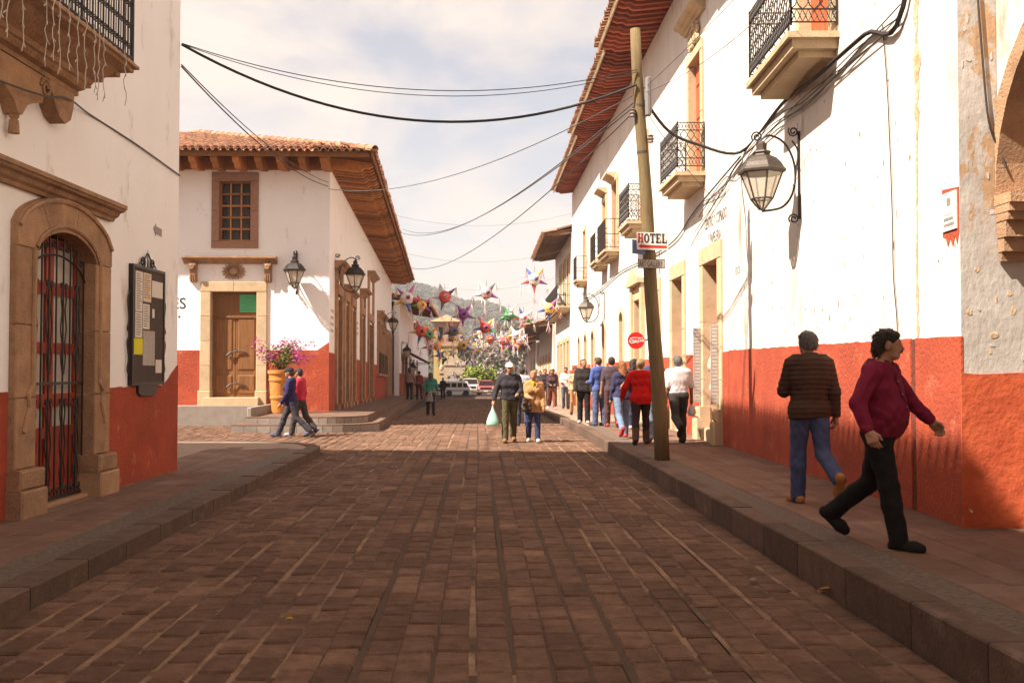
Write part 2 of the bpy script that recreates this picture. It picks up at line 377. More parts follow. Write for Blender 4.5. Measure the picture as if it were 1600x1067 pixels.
def paver(x0, x1, y0, y1, za, zb, parent, g=0.0065):
    m = MB(); x0 += g; x1 -= g; y0 += g; y1 -= g; j = rnd.uniform(-.0025, .0025); za += j; zb += j
    c = 0.004
    V = [(x0, y0, za - .03), (x1, y0, za - .03), (x1, y1, zb - .03), (x0, y1, zb - .03), (x0, y0, za - c), (x1, y0, za - c), (x1, y1, zb - c), (x0, y1, zb - c),
         (x0 + c, y0 + c, za), (x1 - c, y0 + c, za), (x1 - c, y1 - c, zb), (x0 + c, y1 - c, zb)]
    F = []
    for k in range(4):
        q = (k + 1) % 4; F += [(k, q, 4 + q, 4 + k), (4 + k, 4 + q, 8 + q, 8 + k)]
    m.add(V, F + [(8, 9, 10, 11)]); return m.build('paving_slab', M['slab'], parent, origin=((x0 + x1) / 2, (y0 + y1) / 2, za))
for r_ in range(5):
    x1 = LX - .55 - r_ * .29; y = 4.6 + rnd.uniform(0, .5)
    while y < 18.4:
        ln = rnd.uniform(.55, .95); paver(x1 - .29, x1, y, y + ln, ZL, ZL, lsw); y += ln
# ------------------------------------------------------------------ right sidewalk, higher towards the camera
mb = MB(); ys = [-4, 3, 8, 13, 18, 25, 60, 100]
for a, b in zip(ys, ys[1:]):
    za, zb = zright(a) - .007, zright(b) - .007
    mb.quad((KX + .2, a, za), (14, a, za), (14, b, zb), (KX + .2, b, zb))
rsw = mb.build('sidewalk_right', M['bed'], origin=(3.5, 12, 0.2)); tag(rsw, kind='structure')
y = 3.0
while y < 60:
    e = y + rnd.uniform(.8, 1.1); kerb_piece((KX, y), (KX, e), (KX + .21, y), (KX + .21, e), zroad(e) - .08, zright(e) + .004, rsw, za=zright(y) + .004); y = e
mb = MB()
for a, b in zip(ys[1:5], ys[2:6]):
    mb.quad((KX + .212, a, zright(a) - .004), (KX + .5, a, zright(a) - .004), (KX + .5, b, zright(b) - .004), (KX + .212, b, zright(b) - .004))
tag(mb.build('pebble_strip', M['pebble'], rsw), kind='stuff')
for r_ in range(5):
    x0 = KX + .5 + r_ * .31; y = 4.2 + rnd.uniform(0, .6)
    while y < 27:
        ln = rnd.uniform(.6, 1.15); paver(x0, x0 + .31, y, y + ln, zright(y), zright(y + ln), rsw); y += ln
# small litter on the road
for (px, py, s_, nm, col, lab) in ((1177, 910, .05, 'pebble', (0.22, 0.15, 0.11), 'small brown stone lying on the road near the right kerb'),
                                   (1293, 926, .075, 'dry_leaf', (0.40, 0.22, 0.11), 'curled dry leaf lying at the foot of the right kerb'),
                                   (452, 967, .022, 'flower_petal', (0.75, 0.52, 0.02), 'small yellow petal lying on the left half of the road')):
    p = atZ(px, py, 0.01); m = MB()
    if nm == 'pebble': m.lathe([(.3 * s_, 0), (s_ * .6, .15 * s_), (s_ * .62, .45 * s_), (.3 * s_, .7 * s_)], 7, p)
    else:
        V = []
        for i in range(7):
            t = i / 6; wv = math.sin(math.pi * t) * .35 * s_
            for k in (-1, 0, 1): V.append((p.x + (t - .5) * 2 * s_, p.y + k * wv, .012 + abs(k) * .35 * s_ + .15 * s_ * math.sin(3 * t)))
        m.add(V, [(i * 3 + k, i * 3 + k + 1, i * 3 + k + 4, i * 3 + k + 3) for i in range(6) for k in (0, 1)])
    tag(m.build(nm, mat(nm, col)), lab, nm.split('_')[-1])
# ================================================================== building helpers
def wall(m, fr, s0, s1, z0, z1, holes=(), depth=0.35):
    """front face with rectangular holes and their reveals"""
    S_ = sorted({s0, s1, *[h[0] for h in holes], *[h[1] for h in holes]}); Z_ = sorted({z0, z1, *[h[2] for h in holes], *[h[3] for h in holes]})
    for a, b in zip(S_, S_[1:]):
        for c, d in zip(Z_, Z_[1:]):
            if any(h[0] < (a + b) / 2 < h[1] and h[2] < (c + d) / 2 < h[3] for h in holes): continue
            m.quad(fr.p(a, 0, c), fr.p(b, 0, c), fr.p(b, 0, d), fr.p(a, 0, d))
    for a, b, c, d in holes:
        a -= .004; b += .004; c -= .004; d += .004
        for (p, q) in (((a, c), (b, c)), ((b, c), (b, d)), ((b, d), (a, d)), ((a, d), (a, c))):
            m.quad(fr.p(p[0], 0, p[1]), fr.p(q[0], 0, q[1]), fr.p(q[0], -depth, q[1]), fr.p(p[0], -depth, p[1]))
def dado_strip(fr, a, b, z0, ztop, mt, parent, th=.018):
    n = max(2, int((b - a) / .12)); zt = ztop if callable(ztop) else (lambda s_: ztop)
    pts = [(a, z0), (b, z0)] + [(b + (a - b) * k / n, zt(b + (a - b) * k / n) + random.uniform(-.008, .008)) for k in range(n + 1)]
    return MB().exto(fr, pts, .001, th).build('dado', mt, parent, origin=fr.p(a, 0, z0))
def piece(name, fr, s0, s1, o0, o1, z0, z1, mt, parent, ch=0.012):
    return MB().box(fr, s0, s1, o0, o1, z0, z1, ch).build(name, mt, parent, origin=fr.p((s0 + s1) / 2, 0, z0))
def stone_frame(fr, a, b, z0, z1, jw, lh, proud, mt, parent, courses=3, back=-0.3, lint=2):
    zs = [z0 + (z1 - z0) * i / courses for i in range(courses + 1)]
    for s0, s1 in ((a - jw, a), (b, b + jw)):
        for c, d in zip(zs, zs[1:]): piece('jamb_stone', fr, s0, s1, back, proud, c + .002, d - .002, mt, parent)
    w_ = b - a + 2 * jw
    for i in range(lint):
        piece('lintel_stone', fr, a - jw + w_ * i / lint + .002, a - jw + w_ * (i + 1) / lint - .002, back, proud + .006, z1 + .002, z1 + lh, mt, parent)
def cornice_prof(z, d, h):
    return [(-.05, z), (.25 * d, z), (.32 * d, z + .18 * h), (.5 * d, z + .30 * h), (.62 * d, z + .52 * h), (.85 * d, z + .60 * h), (.92 * d, z + .72 * h), (d, z + .76 * h), (d, z + h), (-.05, z + h)]
def cornice(fr, s0, s1, z, d, h, mt, parent, name='cornice'):
    return MB().ext(fr, cornice_prof(z, d, h), s0, s1).build(name, mt, parent, origin=fr.p((s0 + s1) / 2, 0, z))
def panel_door(fr, a, b, z0, z1, o, mt, parent, leaves=2, rows=(.0, .32, .62, 1.0), name='door'):
    """panelled leaves: each leaf a child of the building with raised panels as its sub-parts"""
    w_ = (b - a) / leaves
    for i in range(leaves):
        s0 = a + i * w_ + .006; s1 = a + (i + 1) * w_ - .006
        leaf = MB().box(fr, s0, s1, o - .05, o, z0, z1).build(name + '_leaf', mt, parent, origin=fr.p(s0, o, z0))
        for r0, r1 in zip(rows, rows[1:]):
            c = z0 + (z1 - z0) * r0 + .07; d = z0 + (z1 - z0) * r1 - .07
            q = MB().box(fr, s0 + .07, s1 - .07, o - .01, o + .022, c, d, .03)
            ob = q.build('door_panel', mt, leaf, origin=fr.p(s0, o, c))
TILE = {}
def barrel(length=.42, r=.085, taper=.8, n=6, th=.014):
    V = []; F = []
    for j, (y, k) in enumerate(((0, 1.0), (length, taper))):
        for rr in (r * k, (r - th) * k):
            for i in range(n + 1):
                a = math.pi * i / n; V.append((rr * math.cos(a), y, rr * math.sin(a)))
    m_ = n + 1
    for i in range(n):
        F += [(i, i + 1, 2 * m_ + i + 1, 2 * m_ + i), (m_ + i + 1, m_ + i, 3 * m_ + i, 3 * m_ + i + 1), (i + 1, i, m_ + i, m_ + i + 1)]
    me = bpy.data.meshes.new('roof_tile'); me.from_pydata(V, [], F); me.materials.append(M['tile']); me.update(); return me, V, F
TILE['mesh'], TILE['V'], TILE['F'] = barrel()
def tile_at(p, along, slope, parent, mbuf=None, sc_=1.0):
    """a cover tile with its mouth at p, running up the roof (horizontal unit vector along, slope = rise/run)"""
    al = Vector((along[0], along[1], slope)).normalized(); sd_ = al.cross(Vector((0, 0, 1))).normalized(); up = sd_.cross(al)
    mtx = Matrix(((sd_.x, al.x, up.x, p[0]), (sd_.y, al.y, up.y, p[1]), (sd_.z, al.z, up.z, p[2]), (0, 0, 0, 1)))
    if mbuf is None:
        o = bpy.data.objects.new('roof_tile', TILE['mesh']); C.objects.link(o); o.parent = parent
        mtx.translation = Vector(p) - WL.get(parent.name, Vector()); o.matrix_local = mtx @ Matrix.Scale(sc_, 4); return o
    mbuf.add([mtx @ (Vector(v) * sc_) for v in TILE['V']], TILE['F'])
BOARD = mat('shade toned eave boards', (0.15, 0.060, 0.024), 0.85, (0.10, 0.040, 0.017), 6, 0.5, 0.3, 30)  # tinted darker than the rafters to paint the shade between them
def eave(fr, s0, s1, ztop, over, spacing, mt, parent, rise=.3, single=True, tile_pitch=.2, rh=.15, rw=.09, tiles_single=None, skip=lambda a: False, ends=(0, 0), fasc=None, z_in=0.0):
    """timber eave: shaped rafters, boards, fascia, a row of mouth tiles; z is the wall-top height, falling outwards with `rise`"""
    z_o = ztop - rise * over
    deck = MB().ext(fr, [(-.3, ztop + .3 * rise), (over, z_o), (over, z_o + .035), (-.3, ztop + .3 * rise + .035)], s0, s1).build('eave_boards', BOARD, parent, origin=fr.p(s0, 0, ztop))
    prof = []
    L_ = over - .06; yb = lambda o: ztop - rise * o
    prof = [(-.05, yb(-.05) - rh), (L_ * .62, yb(L_ * .62) - rh), (L_ * .72, yb(L_ * .72) - rh * .95), (L_ * .80, yb(L_ * .8) - rh * .62), (L_ * .90, yb(L_ * .9) - rh * .62), (L_, yb(L_) - rh * .35), (L_, yb(L_) - .002), (-.05, yb(-.05) - .002)]
    n = int((s1 - s0) / spacing); src = None; joined = MB()
    for i in range(n + 1):
        a = s0 + .1 + i * spacing
        if a > s1 - .05 or skip(a): continue
        if not single:
            joined.ext(fr, prof, a - rw / 2, a + rw / 2); continue
        if src is None:
            src = MB().ext(fr, prof, a - rw / 2, a + rw / 2).build('rafter', mt, parent, origin=fr.p(a, 0, ztop)); base = a
        else: inst(src, 'rafter', parent, fr.p(a, 0, ztop))
    if not single: tag(joined.build('rafters', mt, parent, origin=fr.p(s0, 0, ztop)), kind='stuff')
    MB().box(fr, s0 - ends[0], s1 + ends[1], over - .012, over + .028, z_o - .10, z_o + .06).build('fascia', fasc or mt, parent, origin=fr.p(s0, 0, z_o))
    sl = rise; n = int((s1 - s0) / tile_pitch); al = -fr.n; rest_ = MB()
    for i in range(n + 1):
        a = s0 + i * tile_pitch
        near = tiles_single is None or tiles_single(a)
        for k in range(1 if near else 1):
            p = fr.p(a + random.uniform(-.012, .012), over + .15 + random.uniform(-.02, .02), z_o + .035 + random.uniform(-.008, .008))
            tile_at(p, (al.x, al.y), sl, parent, None if near else rest_)
        tile_at(fr.p(a, over - .2, z_o + .10), (al.x, al.y), sl, parent, rest_)
    tag(rest_.build('roof_tiles', M['tile'], parent, origin=fr.p(s0, 0, z_o)), kind='stuff')
def scroll_bar(m, fr, pts, r=.011, n=5): m.tube([fr.p(*p) for p in pts], r, n)
def lattice(m, fr, s0, s1, o, z0, z1, r=.008, along='s', fixed=None):
    """wrought-iron net of interlaced wavy bars between two friezes, drawn either along s (front) or along o (ends)"""
    P = (lambda a, z: fr.p(a, o, z)) if along == 's' else (lambda a, z: fr.p(fixed, a, z))
    w_ = s1 - s0; n = max(2, round(w_ / .14)); p = w_ / n; H = z1 - z0
    for zz in (z0 + .04, z0 + .04 + .17 * H, z1 - .17 * H, z1): m.tube([P(s0, zz), P(s1, zz)], r * 1.3, 4)
    za, zb = z0 + .04 + .17 * H, z1 - .17 * H
    for i in range(n + 1):
        for sg in (-1, 1):
            pts = []
            for k in range(13):
                t = k / 12; a = s0 + i * p + sg * p * .5 * math.sin(t * math.pi * 3)
                pts.append(P(min(max(a, s0), s1), za + (zb - za) * t))
            m.tube(pts, r, 4)
    for (c, d) in ((z0 + .04, za), (zb, z1)):
        for sg in (-1, 1):
            pts = [P(s0 + w_ * k / (n * 4), (c + d) / 2 + sg * (d - c) * .48 * math.cos(k * math.pi / 2)) for k in range(n * 4 + 1)]
            m.tube(pts, r, 4)
    for a in (s0, s1): m.tube([P(a, z0), P(a, z1 + .02)], r * 1.7, 5)

# ================================================================== near left building
FA = Frame((-4.996, 0, 0), (0.04, 1, 0), (1, 0, 0)); AE = 14.66
A = thing('plaster_house', 'white house with red dado, barred arched door and heavy stone balcony at left edge', 'building', (-6, 12, 0))
DA, DB, DZ0, DZS, DZT = 10.30, 11.70, 0.17, 2.83, 3.09      # door opening, springing and crown heights
m = MB(); wall(m, FA, -28, AE, 0.0, 11.4, [(DA, DB, 0.0, DZT + .06)], .45)  # stretch behind the camera is unseen, added to darken the near road
m.quad(FA.p(AE, 0, 0), FA.p(AE, -10, 0), FA.p(AE, -10, 11.4), FA.p(AE, 0, 11.4))
m.box(FA, -28, AE - .02, -16, -.46, 0, 11.38)
m.build('wall', M['white'], A)
dz = lambda s: 1.39 + max(0, (s - 14.1)) * .52
for (a, b) in ((-28, DA - .45), (DB + .50, AE)):
    dado_strip(FA, a, b, 0.0, dz, M['red'], A, .016)
# arched portal: voussoir ring
def arch_z(t, z_s, z_c, k): return z_s + (z_c - z_s) * math.sin(math.pi * t) ** .6
jw = .42
for s0, s1 in ((DA - jw, DA), (DB, DB + jw)):
    for c, d in ((.62, 1.32), (1.32, 2.05), (2.05, DZS)):
        piece('jamb_stone', FA, s0, s1, -.3, .075, c + .002, d - .002, M['stone'], A)
    for c, d, e in ((.12, .42, .11), (.42, .62, .085)):
        piece('base_stone', FA, s0 - e * .5, s1 + e * .5, -.3, .075 + e, c + .002, d - .002, M['stone'], A, .02)
    # raised moulding band that ends in a hook low on the jamb
    x = s1 - .10 if s0 < DA - .1 and s0 < DB - 1 else s0 + .10
    sg = -1 if s0 < DB - 1 else 1
    hook = MB(); hook.tube([FA.p(x, .08, DZS), FA.p(x, .08, 1.45), FA.p(x + sg * .09, .08, 1.36), FA.p(x + sg * .06, .08, 1.22), FA.p(x + sg * .17, .08, .98)], .026, 6); hook.build('moulding', M['stone'], A)
nv = 5
for i in range(nv):
    t0, t1 = i / nv, (i + 1) / nv; k = 5; pts = []
    for j in range(k + 1):
        t = t0 + (t1 - t0) * j / k; pts.append((DA + (DB - DA) * t, arch_z(t, DZS, DZT, 1)))
    for j in range(k, -1, -1):
        t = t0 + (t1 - t0) * j / k; pts.append((DA - jw + (DB - DA + 2 * jw) * t, arch_z(t, DZS + .24, DZT + .36, 1)))
    if i == 0: pts += [(DA - jw, DZS + .002), (DA - .001, DZS + .002)]
    if i == nv - 1: pts.insert(k + 1, (DB + jw, DZS + .002)); pts.insert(k + 1, (DB + .001, DZS + .002))
    pts = [(a + (.002 if i else 0) * (1 - 2 * (a > (DA + DB) / 2)) * 0, z) for a, z in pts]
    MB().exto(FA, pts, -.3, .078 + .004 * (i % 2)).build('voussoir', M['stone'], A, origin=FA.p(DA, 0, DZS))
rim = MB()
rim.tube([FA.p(DA - jw + .02 + (DB - DA + 2 * jw - .04) * i / 16, .085, arch_z(i / 16, DZS + .20, DZT + .33, 1)) for i in range(17)], .028, 6)
rim.tube([FA.p(DA - .05 + (DB - DA + .1) * i / 16, .085, arch_z(i / 16, DZS + .02, DZT + .06, 1)) for i in range(17)], .024, 6)
rim.build('arch_moulding', M['stone'], A)
sill = piece('threshold', FA, DA - .02, DB + .02, -.4, .03, .10, .19, M['stone'], A)
M['palepane'] = glass_mat('net curtained glass', (0.62, 0.56, 0.50), 0.75, 0.15)
# red glazed door behind the bars
od = -.135
for i in range(2):
    s0 = DA + .02 + i * .69; s1 = s0 + .67
    mm = MB()
    for a, b in ((s0, s0 + .08), (s1 - .08, s1)): mm.box(FA, a, b, od - .05, od, DZ0, 3.04)
    for c, d in ((DZ0, .36), (.86, .98), (1.2, 1.34), (1.78, 1.9), (2.42, 2.56), (2.94, 3.04)): mm.box(FA, s0 + .081, s1 - .081, od - .05, od - .002, c, d)
    leaf = mm.build('door_leaf', M['reddoor'], A, origin=FA.p(s0, 0, DZ0))
    MB().box(FA, s0 + .081, s1 - .081, od - .04, od - .018, .36, .86, .0).build('door_panel', M['reddoor'], leaf, origin=FA.p(s0, 0, .36))
    for c, d in ((.98, 1.2), (1.34, 1.78), (1.9, 2.42), (2.56, 2.94)):
        MB().box(FA, s0 + .081, s1 - .081, od - .032, od - .026, c, d).build('pane', M['palepane'], leaf, origin=FA.p(s0, 0, c))
MB().box(FA, DA + .03, DB - .03, od - .075, od - .065, .95, 3.0).build('curtain', M['curtain'], A, origin=FA.p(DA, 0, 1))
MB().box(FA, DA, DB, -.45, -.43, 0, DZT).build('interior', M['dark'], A, origin=FA.p(DA, 0, 0))
# iron gate
gate = MB().box(FA, DA + .02, DB - .02, -.075, -.055, 1.44, 1.47).build('iron_gate', M['iron'], A, origin=FA.p(DA, 0, .2))
nb = 8
for i in range(nb + 1):
    s_ = DA + .03 + (DB - DA - .06) * i / nb; zt = arch_z((s_ - DA) / (DB - DA), DZS, DZT, 1) - .03
    MB().tube([FA.p(s_, -.065, .2), FA.p(s_, -.065, zt)], .0105, 5).build('bar', M['iron'], gate)
for zc, h in ((2.05, .5), (.78, .5)):
    for i in range(0, nb, 2):
        s_ = DA + .03 + (DB - DA - .06) * (i + 1) / nb
        for sg in (-1, 1):
            mm = MB(); pts = [(s_ + sg * .015, zc - h), (s_ + sg * .055, zc - h * .62), (s_ + sg * .03, zc - h * .35), (s_ + sg * .065, zc), (s_ + sg * .035, zc + h * .4), (s_ + sg * .06, zc + h * .7), (s_ + sg * .03, zc + h * .98), (s_ + sg * .075, zc + h), (s_ + sg * .06, zc + h * .9)]
            mm.tube(smooth_path([FA.p(a, -.06, z) for a, z in pts], 4), .009, 4); mm.build('scroll', M['iron'], gate)
for i in range(nb):
    s_ = DA + .03 + (DB - DA - .06) * (i + .5) / nb; zt = arch_z((s_ - DA) / (DB - DA), DZS, DZT, 1)
    MB().tube(spiral(FA.p(s_, -.06, zt - .13), .012, .05, 0, 1.6, FA.s, (0, 0, 1)), .007, 4).build('scroll', M['iron'], gate)
    MB().tube(spiral(FA.p(s_, -.06, .29), .012, .05, 1.5, 1.6, FA.s, (0, 0, 1)), .007, 4).build('scroll', M['iron'], gate)
MB().tube([FA.p(DA + .02 + (DB - DA - .04) * i / 12, -.055, arch_z(i / 12, DZS - .22, DZT - .24, 1)) for i in range(13)], .013, 5).build('top_rail', M['iron'], gate)
MB().box(FA, DA + .02, DB - .02, -.075, -.055, .20, .235).build('bottom_rail', M['iron'], gate)
# cornice over the door and the balcony above it
cornice(FA, 8.4, 12.22, 3.40, .22, .19, M['stone'], A)
BZ = 4.58; BO = .80; BE = 10.92; BS_ = 4.5
prof = [(-.05, BZ - .42), (.16, BZ - .42), (.18, BZ - .34), (.25, BZ - .30), (.30, BZ - .20), (.33, BZ - .18), (.36, BZ - .10), (.46, BZ - .02), (.55, BZ + .08), (.62, BZ + .17), (.74, BZ + .22), (.76, BZ + .27), (BO, BZ + .28), (BO, BZ + .36), (-.05, BZ + .36)]
prof = [(o, BZ + .36 - (BZ + .36 - z) * .45) for o, z in prof]
seg = [BS_, 6.6, 8.2, 9.7, BE]
for a, b in zip(seg, seg[1:]): MB().ext(FA, prof, a + .002, b - .002).build('balcony_moulding', M['stone'], A, origin=FA.p(a, 0, BZ))
prof2 = [(min(o, .05 + o * .0), z) for o, z in prof]
# moulded end return: stacked slabs stepping back
for k, (o_, z0_, z1_) in enumerate(((BO + .0, BZ + .28, BZ + .36), (.74, BZ + .20, BZ + .279), (.60, BZ + .08, BZ + .199), (.42, BZ - .06, BZ + .079), (.30, BZ - .22, BZ - .061), (.17, BZ - .42, BZ - .221))):
    z0_, z1_ = [BZ + .36 - (BZ + .36 - z) * .45 for z in (z0_, z1_)]
    MB().box(FA, BE, BE + .02 + .15 * o_ , 0, o_, z0_, z1_, .008).build('balcony_return', M['stone'], A, origin=FA.p(BE, 0, z0_))
def railing_bars(fr, s0, s1, o, z0, h, parent):
    rl = MB().tube([fr.p(s0, o, z0 + h), fr.p(s1, o, z0 + h)], .016, 6).tube([fr.p(s0, o, z0 + .06), fr.p(s1, o, z0 + .06)], .014, 6).build('railing', M['iron'], parent)
    n = int((s1 - s0) / .125)
    for i in range(n + 1):
        a = s0 + (s1 - s0) * i / n
        MB().tube([fr.p(a, o, z0), fr.p(a, o, z0 + h)], .010, 5).build('bar', M['iron'], rl)
        if i < n and a > 8:
            mm = MB(); c = a + .0625
            for zc in (z0 + .17, z0 + .40, z0 + .63):
                for sg in (-1, 1):
                    mm.tube(spiral(fr.p(c + sg * .022, o, zc), .010, .034, 0 if sg > 0 else math.pi, 1.35 * sg, fr.s, (0, 0, 1), 9), .0065, 4)
            mm.tube([fr.p(c, o, z0 + .06), fr.p(c, o, z0 + .75)], .006, 4); mm.build('scroll', M['iron'], rl)
    return rl
railing_bars(FA, BS_, BE + .05, BO - .05, BZ + .36, 1.05, A)
MB().tube([FA.p(BE + .05, BO - .05, BZ + .36), FA.p(BE + .05, BO - .05, BZ + 1.42)], .018, 6).tube([FA.p(BE + .05, BO - .05, BZ + 1.41), FA.p(BE + .05, 0, BZ + 1.41)], .016, 6).build('rail_end', M['iron'], A)
for k in range(6): MB().tube([FA.p(BE + .05, .08 + k * .115, BZ + .36), FA.p(BE + .05, .08 + k * .115, BZ + 1.41)], .010, 5).build('bar', M['iron'], A)
# scrolled corbel under the slab with a pendant
BZ += .42
sc_pts = [(10.30, BZ - .42), (10.86, BZ - .42), (10.84, BZ - .58), (10.78, BZ - .72), (10.66, BZ - .79), (10.52, BZ - .75), (10.43, BZ - .66), (10.37, BZ - .55), (10.31, BZ - .50)]
MB().exto(FA, sc_pts, 0, .17).build('corbel', M['stone'], A, origin=FA.p(10.5, 0, 4))
sc_pts = [(9.3, BZ - .42), (10.26, BZ - .42), (10.22, BZ - .50), (10.24, BZ - .58), (10.18, BZ - .70), (10.02, BZ - .74), (9.88, BZ - .80), (9.78, BZ - .92), (9.70, BZ - .92), (9.62, BZ - .80), (9.45, BZ - .72), (9.3, BZ - .70)]
MB().exto(FA, sc_pts, 0, .15).build('corbel', M['stone'], A, origin=FA.p(10, 0, 4))
mm = MB(); mm.tube(spiral(FA.p(10.24, .155, BZ - .53), .03, .11, 0, 1.5, FA.s, (0, 0, 1)), .022, 6); mm.build('volute', M['stone'], A)
mm = MB(); mm.lathe([(.02, -.25), (.055, -.245), (.045, -.12), (.03, -.11), (.05, -.08), (.05, -.03), (.025, 0)], 10, FA.p(9.76, .08, BZ - .86)); mm.build('pendant', M['stone'], A)
BZ -= .42
# roof with eaves over both streets (above the picture; its shadow crosses the road)
roof = MB(); z_e = 11.35
roof.ext(FA, [(-16, 12.9), (-8, 13.0), (1.0, z_e), (1.0, z_e + .1), (-8, 13.1), (-16, 13.0)], -28, AE + .2); roof.build('roof', M['eavewood'], A)
tl = MB()
for i in range(int((AE + .2 + 6) / .19)):
    a = -6 + i * .19; tile_at(FA.p(a, 1.15, z_e + .03), (-1, 0), .22, A, tl)
    tile_at(FA.p(a, .9, z_e + .12), (-1, 0), .22, A, tl)
tag(tl.build('roof_tiles', M['tile'], A), kind='stuff')
# ------------------------------------------------------------------ things on that house
cb = MB(); pts = [FA.p(6, .03, 4.05), FA.p(9.65, .22, 4.29), FA.p(10.6, .20, 4.47), FA.p(11.6, .02, 4.55), FA.p(13, .02, 4.52), FA.p(AE - .02, .02, 4.44)]
cb.tube(smooth_path(pts, 5), .011, 5); tag(cb.build('cable', M['thincable']), 'thin pale cable stapled across the white wall under the stone balcony', 'cable')
ar = MB().exto(FA, [(13.66, 3.53), (13.75, 3.60), (13.75, 3.57), (13.97, 3.555), (13.97, 3.45), (13.75, 3.47), (13.75, 3.43)], 0.002, .008)
tag(ar.build('arrow_sign', mat('grey stencil', (0.33, 0.28, 0.25), 0.9)), 'small grey arrow on the white wall above the notice board', 'sign')
nbt = thing('notice_board', 'tall dark notice board in scrolled iron frame pinned with papers', 'notice board', FA.p(13.4, 0, 1.2))
MB().box(FA, 12.86, 13.95, 0, .05, 1.42, 2.94).build('panel', mat('brown black board', (0.055, 0.034, 0.026), 0.8, (0.09, 0.06, 0.045), 8, 0.5), nbt)
mm = MB()
for a, b, c, d in ((12.83, 12.87, 1.40, 2.96), (13.94, 13.98, 1.40, 2.96), (12.87, 13.94, 2.92, 2.96), (12.87, 13.94, 1.40, 1.44)): mm.box(FA, a, b, .0, .062, c, d)
mm.build('frame', M['iron'], nbt)
MB().exto(FA, [(13.08, 1.40), (13.72, 1.40), (13.72, 1.30), (13.60, 1.26), (13.20, 1.26), (13.08, 1.30)], 0, .05).build('base_plate', M['iron'], nbt)
for sg in (-1, 1):
    mm = MB(); mm.tube(spiral(FA.p(13.4 + sg * .17, .03, 3.02), .02, .085, math.pi / 2, 1.5 * sg, FA.s, (0, 0, 1)), .011, 5)
    mm.tube(smooth_path([FA.p(13.4 + sg * .02, .03, 3.15), FA.p(13.4 + sg * .1, .03, 3.08), FA.p(13.4 + sg * .3, .03, 2.98)]), .01, 5); mm.build('scroll', M['iron'], nbt)
    x = 12.83 if sg < 0 else 13.98
    mm = MB(); mm.tube(smooth_path([FA.p(x, .03, 2.62), FA.p(x + sg * .09, .03, 2.5), FA.p(x + sg * .05, .03, 2.25), FA.p(x + sg * .10, .03, 2.12), FA.p(x + sg * .03, .03, 2.05), FA.p(x + sg * .1, .03, 1.95), FA.p(x + sg * .05, .03, 1.75), FA.p(x + sg * .09, .03, 1.6), FA.p(x, .03, 1.5)], 4), .010, 5); mm.build('scroll', M['iron'], nbt)
MB().tube([FA.p(13.4, .03, 2.95), FA.p(13.4, .03, 3.2)], .013, 5, r2=.003).build('finial', M['iron'], nbt)
papers = [(12.93, 13.17, 2.36, 2.88, 'w'), (13.19, 13.47, 2.50, 2.88, 'c'), (12.93, 13.17, 2.02, 2.35, 'w'), (13.19, 13.42, 2.14, 2.47, 'w'), (12.90, 13.19, 1.80, 2.01, 'y'), (13.2, 13.62, 1.66, 2.12, 'g'), (13.5, 13.9, 2.58, 2.8, 'w'), (13.66, 13.88, 1.56, 1.74, 'w'), (13.52, 13.6, 2.3, 2.42, 'w')]
pm = {'w': M['paper'], 'c': mat('cream notice', (0.70, 0.55, 0.38), 0.9), 'y': mat('yellow notice', (0.70, 0.62, 0.02), 0.8), 'g': mat('grey printed notice', (0.55, 0.48, 0.42), 0.9, (0.3, 0.26, 0.23), 40, 0.5)}
for i, (a, b, c, d, k) in enumerate(papers):
    q = MB().box(FA, a, b, .051, .054 + .001 * (i % 2), c, d).build('paper', pm[k], nbt)
    if k in 'wc' and d - c > .25:
        tx = MB(); zz = d - .04
        while zz > c + .03:
            e = b - .03 - random.uniform(0, .07); tx.box(FA, a + .03, e, .0555, .0562, zz, zz + .012); zz -= .032
        tx.build('printed_text', mat('notice print', (0.25, 0.19, 0.17), 0.9), q)
# strings of unlit lights hanging off the balcony
for i, (px, l_) in enumerate(((2, 34), (12, 60), (35, 82), (72, 105), (84, 96), (93, 118), (108, 112), (122, 130), (134, 140), (148, 146), (155, 158), (163, 160), (196, 166))):
    s_, z_ = FA.hit(px, 10 + i * 2, BO + .03)
    z_t = BZ + .40; mm = MB(); s2, zb = FA.hit(px, l_, BO + .03)
    pts = [FA.p(s_ + random.uniform(-.015, .015), BO + .03 + random.uniform(-.01, .015), z_t + (zb - z_t) * k / 9) for k in range(10)]
    mm.tube(pts, .0045, 4)
    for k in (2, 4, 6, 8): mm.tube([pts[k], pts[k] + Vector((random.uniform(-.02, .02), random.uniform(-.03, .03), -.035))], .006, 4)
    tag(mm.build('light_string', mat('pale wire', (0.55, 0.46, 0.38), 0.6)), '%s from the left of the pale light strings hanging off the near left balcony' % ('first', 'second', 'third', 'fourth', 'fifth', 'sixth', 'seventh', 'eighth', 'ninth', 'tenth', 'eleventh', 'twelfth', 'thirteenth')[i], 'light string', 'light strings hanging from the near left balcony')
